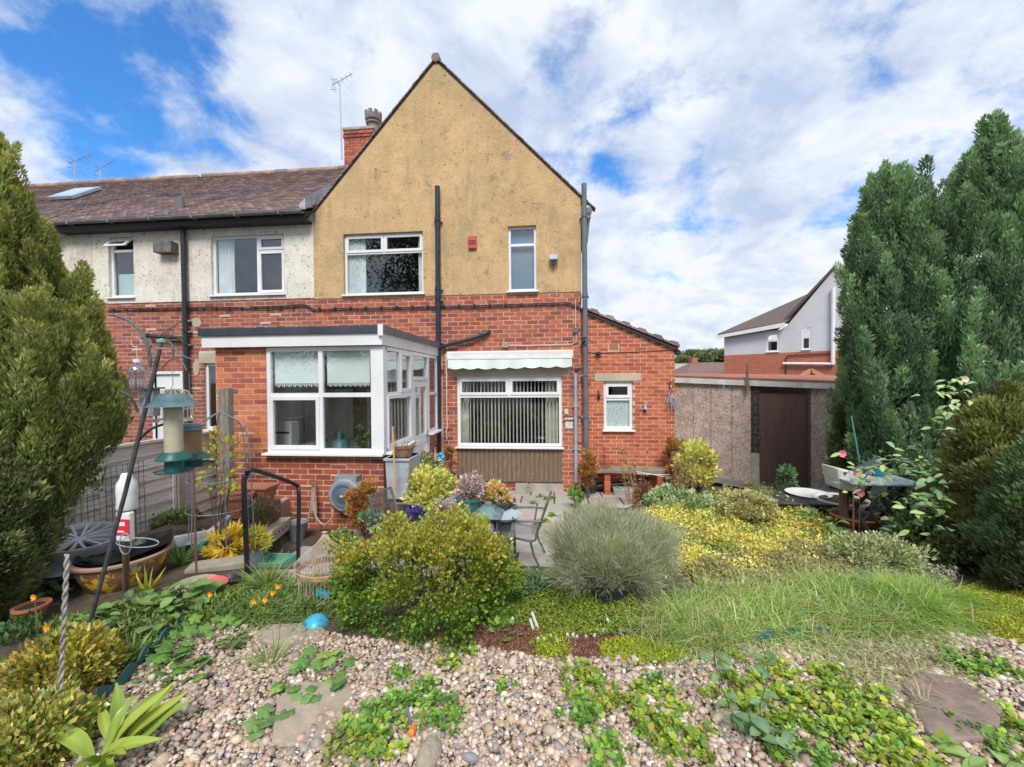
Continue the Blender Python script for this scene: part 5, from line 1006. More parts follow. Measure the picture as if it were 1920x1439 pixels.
def feeder(label, xc, ytop, yroof, ytube, ycup, wroof, wtube, dy, fill, hang, tray=True):
    Y = YF + dy; s = Y / 780 * 1.0; k = (PY(xc + 10, 800, Y) - PY(xc, 800, Y)).x / 10; c = PY(xc, ytube, Y); t_ = thing('bird_feeder', label, 'bird feeder', c, 'bird feeders on the pole'); mgr = mat('feeder_green', (.012, .085, .075), (.02, .12, .105), 9, .4); mrf = mat('feeder_roof_green', (.12, .19, .21), (.05, .11, .125), 10, .35)
    z = lambda y: PY(xc, y, Y).z; ax = Vector((c.x, Y, 0)); L = lambda pr: [(r * k, z(y)) for r, y in pr]
    MB().lathe(ax, L([(0, ytop), (wroof * .25, ytop + .3), (wroof * .27, ytop + 1.5), (wroof * .48, yroof - 2), (wroof / 2 + .5, yroof), (wroof * .45, yroof - .5), (wtube * .5, ytop + 5)]), 24).build('roof', mrf, t_, smooth=True)
    MB().lathe(ax, L([(wtube / 2, yroof - 3), (wtube / 2, ytube)]), 20).build('tube', mat('clear_plastic_tube', (.45, .42, .3), rough=.15) if not fill else fill, t_, smooth=True)
    MB().lathe(ax, L([(wtube * .55, ytube), (wtube * .95, ytube + (ycup - ytube) * .3), (wtube * .96, ytube + (ycup - ytube) * .36), (wtube * .5, ytube + (ycup - ytube) * .36), (wtube * .5, ycup), (0, ycup)]), 20).build('base', mgr, t_, smooth=True)
    if tray: MB().lathe(ax, L([(wtube * .3, ycup - 1), (wtube * 1.0, ycup - 2), (wtube * 1.05, ycup - 5)]), 20).build('tray', mrf, t_)
    q = MB(); q.tube(arc([ax + Vector((-wtube * .25 * k, 0, z(ytop + 1))), ax + Vector((0, 0, z(ytop - 14))), ax + Vector((wtube * .25 * k, 0, z(ytop + 1)))], 6), .002, 5); q.tube([ax + Vector((0, 0, z(ytop - 14))), PY(hang[0], hang[1], Y)], .002, 4); q.build('hanger', m_alu, t_); return t_
feeder('tall tube bird feeder with cone shaped green roof', 326, 738, 762, 847, 887, 74, 27, .05, mat('seed_cloudy', (.50, .45, .32), (.42, .38, .27), 14, .4), (322, 690))
feeder('shorter brown seed feeder with stepped green lid behind the tall one', 358, 794, 806, 850, 875, 40, 33, .3, mat('seed_brown', (.24, .15, .07), (.3, .2, .1), 60, .4), (354, 700))
# small cream cage feeder
c = f_(325, 758, .45); t_ = thing('cage_feeder', 'cream wire cage feeder hanging behind the tube feeder', 'bird feeder', c, 'bird feeders on the pole'); mcr = mat('cream_wire', (.62, .6, .42), rough=.5); k = (f_(335, 800, .45) - f_(325, 800, .45)).x / 10; zt_, zm_, zb_ = f_(325, 730, .45).z, f_(325, 745, .45).z, f_(325, 790, .45).z; q = MB()
for i in range(20):
    a = i * math.pi / 10; q.tube([Vector((c.x + r * k * math.cos(a), c.y + r * k * math.sin(a), z)) for r, z in ((3, zt_), (20, zt_ - .012), (27, zm_), (27, zb_))], .0022, 4, False)
for z in (zm_, (zm_ + zb_) / 2, zb_ + .01): q.tube([Vector((c.x + 27 * k * math.cos(i * math.pi / 10), c.y + 27 * k * math.sin(i * math.pi / 10), z)) for i in range(21)], .0022, 4, False)
q.build('cage', mcr, t_); MB().lathe((c.x, c.y, zb_), [(0, 0), (28 * k, 0), (28 * k, .02), (26 * k, .02), (26 * k, .004)], 20).build('tray', mcr, t_); MB().lathe((c.x, c.y, zb_), [(12 * k, .0), (12 * k, zt_ - zb_)], 12).build('tube', mat('seed_dark', (.3, .26, .16), rough=.5), t_); MB().tube([Vector((c.x, c.y, zt_)), f_(325, 680, .45)], .002, 4).build('hanger', m_alu, t_)
# bottle and mesh feeder on the left arm
mcl = glass('clear_bottle', (.72, .74, .76), .28, .15)
c = f_(258, 700, .25); t_ = thing('hanging_bottle', 'clear ribbed plastic bottle hanging from the upper arm', 'bottle', c); k2 = (f_(268, 700, .25) - c).x / 10 * .85; zz = lambda y: f_(258, y, .25).z
MB().lathe((c.x, c.y, 0), [(6 * k2, zz(678)), (6 * k2, zz(684)), (14 * k2, zz(690)), (16 * k2, zz(698)), (12 * k2, zz(706)), (15 * k2, zz(716)), (14 * k2, zz(724)), (15 * k2, zz(736)), (8 * k2, zz(746)), (0, zz(747))], 16).build('body', mcl, t_, smooth=True); MB().lathe((c.x, c.y, 0), [(7 * k2, zz(674)), (7 * k2, zz(680)), (0, zz(673))], 12).build('cap', m_upvc, t_); MB().tube([Vector((c.x, c.y, zz(675))), f_(255, 650, .25)], .002, 4).tube([f_(255 + 9 * math.cos(i * .52), 642 + 9 * math.sin(i * .52), .25) for i in range(13)], .002, 4).build('string', m_upvc2, t_)
c = f_(281, 755, .3); t_ = thing('mesh_feeder', 'grey square mesh peanut feeder beside the hanging bottle', 'bird feeder', c, 'bird feeders on the pole'); q = MB(); q.cbox(c, .11, .06, .2); bevel(q.build('mesh', mat('perforated_metal', (.3, .3, .33), (.16, .16, .18), 60, .5), t_), .004); MB().cbox(c + Vector((0, 0, .105)), .15, .1, .012).build('lid', m_greyp, t_)
for i in range(3):
    for j in range(5): MB().cbox(c + Vector((-.01 + i * .016, -.031, -.03 + j * .016)), .007, .004, .007).build('hole', m_upvc, t_)
MB().tube([c + Vector((0, 0, .11)), f_(281, 690, .3)], .003, 4).build('hanger', m_alu, t_)
# white and red bottle upside-down on a stick
c = PY(233, 960, YF + .25); t_ = thing('milk_bottle', 'white plastic bottle stuck on top of a stake behind the leaning pole', 'bottle', c); k = (PY(243, 960, YF + .25) - c).x / 10; zz = lambda y: PY(236, y, YF + .25).z; cx = PY(238, 920, YF + .25).x
MB().lathe((cx, c.y, 0), [(5 * k, zz(886)), (8 * k, zz(890)), (9 * k, zz(896)), (14 * k, zz(906)), (15 * k, zz(920)), (14 * k, zz(935)), (15 * k, zz(950)), (13 * k, zz(955)), (0, zz(955))], 18).build('body', m_upvc, t_, smooth=True)
cx = PY(233, 980, YF + .22).x; t_ = thing('red_label_bottle', 'flat white bottle with a red label below the white bottle', 'bottle', c)
bevel(MB().box(WF, cx - 13 * k, cx + 13 * k, c.y - .045, c.y + .0, zz(1012), zz(958)).build('body', m_upvc, t_), .012, 3); MB().box(WF, cx - 13.2 * k, cx + 13.2 * k, c.y - .048, c.y - .0455, zz(1000), zz(970)).build('label', mat('red_print', (.7, .03, .04), rough=.5), t_); MB().box(WF, cx - 9 * k, cx + 6 * k, c.y - .0505, c.y - .0485, zz(982), zz(975)).box(WF, cx - 9 * k, cx + 4 * k, c.y - .0505, c.y - .0485, zz(994), zz(991)).build('label_print', m_upvc, t_)
tag(MB().tube([Vector((cx, c.y - .02, zz(1012))), T(236, 1110)], .02, 8).tube([Vector((cx, c.y + .05, zz(960))), Vector((cx, c.y + .05, zz(1020)))], .008, 6).build('garden_stake', m_wood), 'short dark stake carrying the two upturned bottles', 'stake')
q = MB()
for (x, y, r) in ((235, 1020, 22), (258, 1018, 40)): q.tube([PY(x + r * math.cos(i * .35) * (.5 if r < 30 else 1), y + (r * .9 if r < 30 else 9) * math.sin(i * .35), YF + .18) for i in range(19)], .0035, 5, False)
tag(q.build('wire_loops', m_greyl), 'thin grey wire loops tied round the stake', 'wire')
# ------------------------------------------------------------------ wheel rim and tubs
c = T(150, 1125); Yr = c.y + .35; t_ = thing('alloy_wheel', 'silver alloy wheel rim resting on the large black pot', 'wheel', PY(150, 1030, Yr)); m_al = mat('alloy_silver', (.56, .57, .60), (.44, .45, .48), 6, .35, metal=.15)
top = PY(148, 1008, Yr); Rr = (PY(205, 1000, Yr) - PY(92, 1000, Yr)).length / 2; tl = Matrix.Rotation(.12, 3, 'Y') @ Matrix.Rotation(.06, 3, 'X')
MB().lathe(top, [(Rr * .86, -.1), (Rr * .97, -.02), (Rr, .0), (Rr, .012), (Rr * .95, .012), (Rr * .9, -.01), (Rr * .88, -.03)], 40, M=tl).lathe(top, [(Rr * .97, -.02), (Rr * .86, -.06), (Rr * .84, -.16), (Rr * .93, -.2), (Rr, -.215), (Rr, -.225)], 40, M=tl).build('rim', m_al, t_, smooth=True)
for i in range(9):
    a = i * 2 * math.pi / 9; q = MB(); 
    for s in (-.16, .16): q.bar(top + tl @ Vector((.05 * math.cos(a), .05 * math.sin(a), -.02)), top + tl @ Vector((Rr * .93 * math.cos(a + s), Rr * .93 * math.sin(a + s), -.005)), .02, .025)
    q.build('spoke', m_al, t_)
MB().lathe(top + tl @ Vector((0, 0, -.03)), [(0, .02), (.045, .02), (.06, 0), (.06, -.02)], 16, M=tl).build('hub', m_al, t_)
bp_ = PY(150, 1095, Yr); pot('large dark plastic pot under the alloy wheel', (top.x - .03, Yr, H(top.x, Yr) - .02), Rr * .62, Rr * .95, top.z - .21 - H(top.x, Yr), m_dkpot, soil=False)
c = T(235, 1120); Yp = c.y + .1; g = H(PY(230, 1050, Yp).x, Yp); ctr = PY(230, 1035, Yp + .12); Rp = (PY(308, 1035, Yp) - PY(152, 1035, Yp)).length / 2 * .9
m_glz = mat('brown_glazed_tub', (.27, .14, .08), (.2, .10, .06), 4, .5, wear=[((.66, .42, .03), 8, .55, .57), ((.55, .46, .34), 6, .58, .6)])
tb = thing('glazed_tub', 'brown glazed tub with yellow flower pattern and pink rim', 'tub', (ctr.x, ctr.y, g)); h = ctr.z - g + .02
MB().lathe((ctr.x, ctr.y, g - .02), [(Rp * .6, 0), (Rp * .7, .02), (Rp * .86, h * .6), (Rp * .9, h * .88), (Rp * .84, h * .9)], 36).build('body', m_glz, tb, smooth=True)
MB().lathe((ctr.x, ctr.y, g - .02), [(Rp * .9, h * .86), (Rp * .99, h * .9), (Rp, h * .97), (Rp * .95, h), (Rp * .86, h * .97), (Rp * .8, h * .6)], 36).build('rim', mat('pink_clay', (.42, .27, .21), (.36, .22, .17), 6, .7), tb, smooth=True)
m_tray = mat('black_tray', (.012, .014, .017), (.03, .032, .036), 7, .35); tl = Matrix.Rotation(-.25, 3, 'Y')
t_ = thing('round_tray', 'black round plastic trays tilted in the glazed tub', 'tray', (ctr.x, ctr.y, g + h)); MB().lathe((ctr.x + .06, ctr.y + .03, g + h - .01), [(0, -.02), (Rp * .78, -.02), (Rp * .88, .05), (Rp * .9, .05), (Rp * .8, -.03)], 32, M=tl).build('tray', m_tray, t_, smooth=True)
MB().lathe((ctr.x - .02, ctr.y + .01, g + h - .03), [(0, -.03), (Rp * .75, -.03), (Rp * .83, .02), (Rp * .85, .02)], 32).build('lower_tray', m_tray, t_, smooth=True)
# twisted stake in the foreground
c = T(108, 1392); q = MB(); tp_ = PY(126, 1040, c.y + .05); n = 60
for k in range(2): q.tube([c + (tp_ - c) * (i / n) + Vector((.006 * math.cos(i * .9 + k * math.pi), .006 * math.sin(i * .9 + k * math.pi), 0)) for i in range(n + 1)], .006, 6)
tag(q.build('twisted_stake', mat('grey_bark', (.22, .19, .16), (.42, .40, .36), 30, .9)), 'thin twisted grey stem standing in the bottom left planting', 'stake')
# ------------------------------------------------------------------ wire birdcage
c = T(612, 1130); Yc = c.y + .05; g = H(PY(610, 1100, Yc).x, Yc); cx = PY(610, 1080, Yc).x; k = (PY(620, 1080, Yc) - PY(610, 1080, Yc)).x / 10; z = lambda y: PY(610, y, Yc).z
m_wire = mat('rusty_cream_wire', (.52, .48, .42), (.36, .24, .17), 9, .8); bc = thing('wire_birdcage', 'old rusty cream wire birdcage with domed top beside the round bush', 'birdcage', (cx, Yc, g)); q = MB(); n = 44
prof = [(4, 1003), (8, 1010), (16, 1020), (30, 1032), (44, 1044), (52, 1054)]; fl_ = [(46, 1066), (45, 1100), (45, 1150)]
for i in range(n):
    a = i * 2 * math.pi / n; q.tube([Vector((cx + r * k * math.cos(a), Yc + r * k * math.sin(a) * .85, z(y))) for r, y in prof], .0022, 4, False)
for r, y in prof[2:]: q.tube([Vector((cx + r * k * math.cos(i * math.pi / 12), Yc + .85 * r * k * math.sin(i * math.pi / 12), z(y))) for i in range(25)], .0025, 4, False)
q.build('dome', m_wire, bc); q = MB()
for i in range(n): a = i * 2 * math.pi / n; q.tube([Vector((cx + r * k * math.cos(a), Yc + r * k * math.sin(a) * .85, max(z(y), g))) for r, y in fl_], .0022, 4, False)
q.build('bars', m_wire, bc); q = MB().lathe((cx, Yc, 0), [(47 * k, z(1072)), (49 * k, z(1064)), (48 * k, z(1062)), (45 * k, z(1071))], 30, 1, .85); q.build('band', mat('rust_band', (.38, .2, .1), (.5, .36, .22), 14, .9), bc)
MB().lathe((cx, Yc, 0), [(0, z(996)), (5 * k, z(998)), (3 * k, z(1001)), (5 * k, z(1005)), (4 * k, z(1008))], 12).build('finial', m_wire, bc, smooth=True)
# half hidden cyan lid and blue ball
c = T(588, 1180); R_ = (PY(612, 1165, c.y) - PY(565, 1165, c.y)).length / 2; tag(MB().lathe(c + Vector((0, .03, -.01)), [(R_, 0), (R_ * .96, R_ * .35), (R_ * .75, R_ * .68), (R_ * .4, R_ * .92), (0, R_)], 24, M=Matrix.Rotation(.3, 3, 'X')).build('half_ball', mat('sky_blue_plastic', (.07, .42, .62), (.05, .34, .52), 5, .35), smooth=True), 'sky blue plastic half ball lying left of the round bush', 'ball')
c = T(600, 1140); tag(bevel(MB().cbox(c + Vector((0, .05, .08)), .11, .05, .05, ry=.35).build('plastic_toy', mat('teal_plastic', (.02, .32, .36), rough=.5)), .01), 'teal plastic piece showing through the birdcage bars', 'toy')
c = T(520, 1240)
# ------------------------------------------------------------------ garden table and chairs
m_mesh = glass('mesh_fabric', (.62, .62, .61), .14, .5); m_frame = mat('grey_metal_frame', (.13, .135, .14), (.2, .2, .21), 9, .45, metal=.3)
zt = .68; tcn = PZ(875, 975, zt); A_, B_, C_, D_ = PZ(782, 1008, zt), PZ(960, 1012, zt), PZ(966, 948, zt), PZ(812, 948, zt)
tbl = thing('garden_table', 'rectangular glass topped garden table behind the round bush', 'table', (tcn.x, tcn.y, 0)); MB().prism([A_, B_, C_, D_], (0, 0, -.008)).build('table_top', glass('table_glass', (.30, .36, .37), .30, .15), tbl)
q = MB()
for a, b_ in ((A_, B_), (B_, C_), (C_, D_), (D_, A_)): q.bar(a, b_, .035, .03)
q.build('rim', m_frame, tbl)
for p in (A_, B_, C_, D_): MB().tube([p + (tcn - p) * .06, Vector((p.x, p.y, H(p.x, p.y))) + (tcn - p) * Vector((1, 1, 0)).x * 0], .016, 8).build('leg', m_frame, tbl)
def chair(label, base, face, w=.52):
    """sling chair; face is the direction it looks at"""
    t_ = thing('garden_chair', label, 'chair', base, 'mesh garden chairs round the table'); f = Vector((math.cos(face), math.sin(face), 0)); s = Vector((-f.y, f.x, 0)); B = Vector(base); K = .84
    P = lambda a, b_, z: B + (f * a + s * b_ + Vector((0, 0, z))) * K; h = w / 2
    for e in (-1, 1):
        MB().tube(arc([P(.22, e * h, 0), P(.24, e * h, .2), P(.24, e * h, .40), P(.2, e * h, .43), P(-.18, e * h, .38), P(-.25, e * h, .5), P(-.38, e * h, .88)], 5), .014, 8).build('side_frame', m_frame, t_); MB().tube([P(-.3, e * h, 0), P(-.2, e * h, .2), P(-.16, e * h, .38)], .013, 8).build('rear_leg', m_frame, t_)
        MB().tube(arc([P(.22, e * (h + .01), .43), P(.2, e * (h + .03), .6), P(-.1, e * (h + .03), .64), P(-.3, e * (h + .01), .64)], 5), .014, 8).build('armrest', m_frame, t_)
    q = MB(); pr = [(.22, .425), (.05, .40), (-.16, .385), (-.22, .43), (-.27, .55), (-.33, .72), (-.385, .88)]
    vs = [P(a, e * (h - .01), z) for a, z in pr for e in (-1, 1)]; q.add(vs, [(2 * i, 2 * i + 1, 2 * i + 3, 2 * i + 2) for i in range(len(pr) - 1)]); q.build('sling', m_mesh, t_); MB().tube([P(-.385, -h, .88), P(-.385, h, .88)], .012).tube([P(.22, -h, .42), P(.22, h, .42)], .012).build('cross_bar', m_frame, t_)
c = PZ(975, 1050, 0); chair('grey mesh garden chair at the right end of the glass table', (c.x + .02, c.y - .02, 0), math.pi * .97)
c = PY(735, 1000, 4.7); chair('grey mesh garden chair left of the table near the bamboo cane', (c.x + .15, 4.7, 0), -.2)
# on the table: lantern, pots
c = PZ(880, 968, zt); gpt = c; pot('green glazed pot of pink flowers on the glass table', c, .09, .13, .2, m_green)
c = PZ(935, 960, zt); pot('dark bowl planter of orange and cream flowers on the table', c, .11, .17, .13, m_dkpot); fpt = c
c = PZ(946, 975, zt); t_ = thing('metal_bowl', 'shallow pale blue enamel bowl at the right edge of the table', 'bowl', c); MB().lathe(c, [(0, .004), (.1, .0), (.17, .05), (.175, .055), (.16, .05), (.09, .012), (0, .012)], 28).build('bowl', mat('pale_enamel', (.42, .48, .55), rough=.3), t_, smooth=True)
c = PZ(916, 1000, zt); t_ = thing('garden_lantern', 'verdigris garden lantern with square pitched roof on the table', 'lantern', c); ml_ = mat('verdigris', (.16, .25, .25), (.08, .13, .13), 9, .5); q = MB()
for a in (-1, 1):
    for b_ in (-1, 1): q.bar(c + Vector((a * .09, b_ * .09, 0)), c + Vector((a * .09, b_ * .09, .17)), .012, .012)
q.box(WF, c.x - .1, c.x + .1, c.y - .1, c.y + .1, c.z, c.z + .012); q.build('frame', m_frame, t_); MB().lathe(c, [(.0, .29), (.04, .275), (.045, .25), (.09, .235), (.1, .22), (.19, .17), (.18, .165), (0, .17)], 4, M=Matrix.Rotation(math.pi / 4, 3, 'Z')).build('roof', ml_, t_); MB().lathe(c, [(.045, .012), (.05, .06), (.03, .1), (0, .1)], 12).build('candle_holder', m_whitep, t_, smooth=True)
# ------------------------------------------------------------------ items round the garage
m_bt = mat('black_table', (.035, .04, .045), (.07, .075, .08), 5, .3)
g = H(3.2, 5.3); zt2 = .42; q = [PZ(1440, 945, zt2), PZ(1555, 940, zt2), PZ(1612, 935, zt2), PZ(1560, 915, zt2), PZ(1452, 915, zt2)]
t_ = thing('black_low_table', 'low black plastic table with bowls beside the yellow ground cover', 'table', q[0] - Vector((0, 0, .3))); pts = [PZ(1437, 942, zt2), PZ(1600, 948, zt2), PZ(1600, 915, zt2), PZ(1460, 913, zt2)]; bevel(MB().prism(pts, (0, 0, -.03)).build('table_top', m_bt, t_), .012)
for p in pts: MB().bar(p + Vector((0, 0, -.03)), Vector((p.x, p.y, H(p.x, p.y) - .02)), .05, .05).build('leg', m_bt, t_)
c = PZ(1515, 928, zt2); t_ = thing('white_bowl', 'wide white plastic dish lying on the black table', 'dish', c); MB().lathe(c, [(0, .004), (.22, .004), (.27, .03), (.275, .03), (.23, 0)], 28).build('dish', m_whitep, t_, smooth=True)
c = PZ(1565, 950, .30); pot('white round bowl planter with green leaves before the black table', (c.x, c.y - .12, H(c.x, c.y) + .05), .2, .3, .16, m_whitep, soil=True)
c = T(1604, 985); pot('terracotta bowl half buried in the foliage below the sewing machine table', (c.x, c.y, H(c.x, c.y)), .18, .25, .12, m_terra)
# sewing machine treadle table
zt3 = .98; YS = 4.9; p = lambda x, y, Y=YS: PY(x, y, Y)
L_, R_2 = p(1606, 908), p(1742, 912); zt3 = L_.z; sw = thing('treadle_table', 'old treadle sewing machine base with a weathered white top', 'table', Vector((L_.x + .4, YS, H(3.6, YS))))
m_pw = mat('peeling_blue_white', (.58, .62, .66), (.30, .36, .42), 9, .8, .003, 40, stretch=(2, 9, 9), wear=[((.25, .2, .16), 12, .6, .7)])
x0, x1 = L_.x, R_2.x
for i in range(5): bevel(MB().box(WF, x0 + rnd.uniform(-.01, .01), x1, YS + .0 + i * .12, YS + .115 + i * .12, zt3 - .02, zt3).build('top_board', m_pw, sw), .004)
m_iron = mat('black_iron', (.015, .016, .018), rough=.5); gz_ = H(3.6, YS)
for x in (x0 + .18, x1 - .2):
    q = MB(); 
    for (y0_, y1_) in ((YS + .05, YS + .5), (YS + .5, YS + .05)): q.tube(arc([Vector((x, y0_, gz_)), Vector((x, (y0_ + y1_) / 2, (gz_ + zt3) / 2 - .05)), Vector((x, y1_, zt3 - .02))], 5), .02, 6)
    q.tube([Vector((x, YS + .02, gz_ + .02)), Vector((x, YS + .55, gz_ + .02))], .02, 6); q.build('leg', m_iron, sw)
q = MB(); 
for z_ in (.12, .35): q.tube(arc([Vector((x0 + .2, YS + .2, gz_ + z_)), Vector(((x0 + x1) / 2, YS + .2, gz_ + z_ + .12)), Vector((x1 - .2, YS + .2, gz_ + z_))], 6), .015, 6)
q.build('cross_brace', m_iron, sw)
wc = p(1668, 955, YS - .03); q = MB(); rw = .19; q.tube([wc + Vector((rw * math.cos(i * math.pi / 14), 0, rw * math.sin(i * math.pi / 14))) for i in range(29)], .014, 6, False)
for i in range(6): a = i * math.pi / 3; q.tube(arc([wc, wc + Vector((rw * .5 * math.cos(a + .2), 0, rw * .5 * math.sin(a + .2))), wc + Vector((rw * math.cos(a), 0, rw * math.sin(a)))], 4), .009, 5)
q.build('fly_wheel', m_iron, sw); MB().box(WF, x0 + .3, x1 - .35, YS + .12, YS + .45, gz_ + .08, gz_ + .1).build('treadle', m_iron, sw)
c0, c1 = p(1568, 878, 5.2), p(1616, 905, 5.2); t_ = thing('white_trough', 'white planter trough with pink rose at the left end of the treadle table', 'planter', c0 - Vector((0, 0, .4)))
q = MB(); q.hexa([Vector((c0.x + .03, 5.2, c0.z - .25)), Vector((c1.x + .1, 5.0, c0.z - .28)), Vector((c1.x + .1, 5.25, c0.z - .28)), Vector((c0.x + .03, 5.45, c0.z - .25)), Vector((c0.x, 5.18, c0.z)), Vector((c1.x + .14, 4.98, c0.z - .1)), Vector((c1.x + .14, 5.28, c0.z - .1)), Vector((c0.x, 5.48, c0.z))]); bevel(q.build('trough', m_whitep, t_), .012)
MB().tube([Vector((c0.x + .15, 5.3, c0.z - .25)), Vector((c0.x + .15, 5.3, H(c0.x, 5.3))), ], .05).build('pedestal', m_brpot, t_)
c = p(1637, 870, 5.3); t_ = thing('watering_can', 'dark plastic and blue garden pieces lying behind the white trough', 'container', c); MB().cbox(c + Vector((-.06, 0, -.03)), .3, .12, .05, ry=-.5).build('lid', m_bt, t_); MB().lathe(c + Vector((.05, 0, -.14)), [(.05, 0), (.06, .15), (.055, .16)], 12).build('cup', mat('azure_plastic', (.03, .28, .5), rough=.4), t_)
tag(MB().tube([p(1596, 780, 5.6), p(1612, 868, 5.4)], .01, 6).build('green_cane', mat('green_cane', (.03, .16, .12), rough=.5)), 'thin green plastic covered cane leaning on the right conifers', 'cane')
# tub and clothes line frame by the yellow shrub
c = T(1285, 935); pot('large dark tub of dry stems at the extension corner', c, .22, .3, .28, m_dkpot, soil=True)
q = MB(); a, b_ = PE(1195, 885, .5), PE(1262, 897, .6); q.tube([a, b_], .008).tube([a + Vector((0, 0, -.04)), b_ + Vector((-.05, 0, .06))], .008); tag(q.build('clothes_airer', m_upvc2), 'thin white wire airer leaning under the bench end', 'airer')
c = T(1170, 930); t_ = thing('stone_trough', 'low grey stone trough with small plants before the bench', 'planter', c); bevel(MB().box(WF, c.x - .2, c.x + .32, c.y - .05, c.y + .2, c.z - .02, c.z + .13).build('trough', m_conc, t_), .015); tag(MB().tube([c + Vector((-.12, .1, .15)), c + Vector((-.05, -.02, .14))], .014, 8).build('green_peg', mat('mint_plastic', (.1, .5, .3), rough=.5)), 'mint green plastic piece on the stone trough', 'peg')
# ------------------------------------------------------------------ scalloped lawn edging, flagstones, labels, hand fork
m_edge = mat('green_edging', (.035, .115, .12), (.05, .14, .145), 6, .5)
ed = thing('lawn_edging', 'dark green scalloped plastic edging between the left bed and the gravel', 'edging', T(270, 1240))
pl = [T(x, y) for x, y in ((158, 1352), (185, 1318), (228, 1290), (262, 1250), (300, 1215), (335, 1180), (366, 1158), (392, 1140))]
def scallop(P, parent, h=.085):
    P = arc(P, 12); acc = [0]
    for a, b_ in zip(P[:-1], P[1:]): acc.append(acc[-1] + (b_ - a).length)
    def at(s):
        for i in range(len(acc) - 1):
            if acc[i + 1] >= s: t = (s - acc[i]) / (acc[i + 1] - acc[i] + 1e-9); return P[i] + (P[i + 1] - P[i]) * t
        return P[-1]
    n = int(acc[-1] / .165); w = acc[-1] / n
    for i in range(n):
        s0 = i * w; q = MB(); m = 8; vs = []
        for k in range(m + 1):
            p = at(s0 + w * (.02 + .96 * k / m)); zt_ = h * (.55 + .5 * math.sin(math.pi * k / m)) ; g_ = H(p.x, p.y); vs += [(p.x, p.y, g_ - .05), (p.x, p.y, g_ + zt_), (p.x + .006, p.y + .008, g_ + zt_), (p.x + .006, p.y + .008, g_ - .05)]
        q.add(vs, [f for k in range(m) for f in ((4 * k, 4 * k + 4, 4 * k + 5, 4 * k + 1), (4 * k + 1, 4 * k + 5, 4 * k + 6, 4 * k + 2), (4 * k + 2, 4 * k + 6, 4 * k + 7, 4 * k + 3))]); q.build('edging_panel', m_edge, parent)
scallop(pl, ed)
ed2 = thing('lawn_edging', 'dark green scalloped edging half buried in the long grass', 'edging', T(1500, 1200)); scallop([T(x, y) for x, y in ((1415, 1212), (1450, 1205), (1500, 1200), (1560, 1197))], ed2, .07)
def flag(label, pix, m, dz=.005, th=.05, cat='paving stone'):
    P = [T(x, y) for x, y in pix]; z = max(H(p.x, p.y) for p in P) + dz; q = MB().prism([Vector((p.x, p.y, z)) for p in P][::-1], (0, 0, -th)); return tag(bevel(q.build('flagstone', m), .012), label, cat, 'flagstones in the gravel')
m_sand = mat('sandstone', (.40, .33, .25), (.32, .26, .2), 5, .95, .004, 60, var=.15, wear=[((.2, .19, .1), 4, .55, .75)])
flag('pale sandy flagstone in the gravel at the bottom centre', ((508, 1405), (650, 1420), (672, 1330), (655, 1290), (560, 1292), (520, 1325)), m_sand, .012)
flag('pale flagstone beside the blue half ball', ((470, 1200), (560, 1228), (618, 1190), (600, 1172), (500, 1178)), m_sand)
flag('brown worn flagstone at the lower right of the gravel', ((1690, 1290), (1745, 1400), (1870, 1405), (1880, 1350), (1790, 1290), (1730, 1275)), mat('brown_flag', (.20, .15, .12), (.26, .2, .16), 6, .9, .006, 50, var=.2), .022)
flag('small buried flagstone near the left edging', ((430, 1140), (520, 1150), (520, 1128), (440, 1120)), m_sand)
LABS = ['short leaning white plant label left of the tallest one', 'tallest white plant label leaning left in the mulch', 'low white plant label in front of the tallest one', 'white plant label at the front row, second from the left', 'upright white plant label third in the front row', 'white plant label fourth in the front row above the lime tuft', 'white plant label at the middle of the row', 'small white plant label just right of the row middle', 'tiny white plant label in the back of the row', 'tiny white plant label beside the dark red sedum', 'white plant label tip before the green moss', 'white plant label near the right end of the row', 'white plant label set back alone and leaning left in the moss', 'white plant label at the far right end beside the long grass']
m_lab = mat('plant_label', (.72, .72, .68), rough=.6)
for i, (x, y, h, tl) in enumerate(((1003, 1185, .10, -.35), (1012, 1182, .14, -.4), (1008, 1208, .05, .1), (1022, 1212, .06, -.1), (1032, 1205, .06, .05), (1046, 1210, .05, -.15), (1063, 1200, .05, .1), (1073, 1198, .045, .2), (1082, 1200, .035, 0), (1100, 1200, .035, -.1), (1114, 1197, .035, .1), (1133, 1192, .05, -.1), (1148, 1178, .08, -.5), (1165, 1190, .04, -.3))):
    c = T(x, y); q = MB(); d = Vector((math.sin(tl), 0, math.cos(tl))); s = Vector((d.z, 0, -d.x)) * .009; a = c - Vector((0, 0, .02)); e = c + d * h
    q.prism([a - s, a + s, e - d * .01 + s, e, e - d * .01 - s], (0, .0015, 0)); tag(q.build('plant_label', m_lab), LABS[i], 'plant label', 'white plant labels in the mulch')
a, b_ = T(760, 1335), T(768, 1385); t_ = thing('hand_fork', 'hand tool with grey loop and orange grip lying on the pebbles', 'garden tool', b_); up = Vector((0, 0, .035)); MB().tube(arc([T(752, 1330) + up, T(756, 1320) + up, T(763, 1325) + up, T(764, 1345) + up, T(771, 1372) + up], 5), .006, 6).build('shaft', m_greyp, t_); MB().lathe(T(774, 1382) + Vector((0, 0, .03)), [(0, -.035), (.017, -.03), (.02, 0), (.016, .03), (0, .035)], 10, M=Matrix.Rotation(1.2, 3, 'X')).build('grip', mat('orange_grip', (.7, .22, .04), rough=.5), t_, smooth=True)
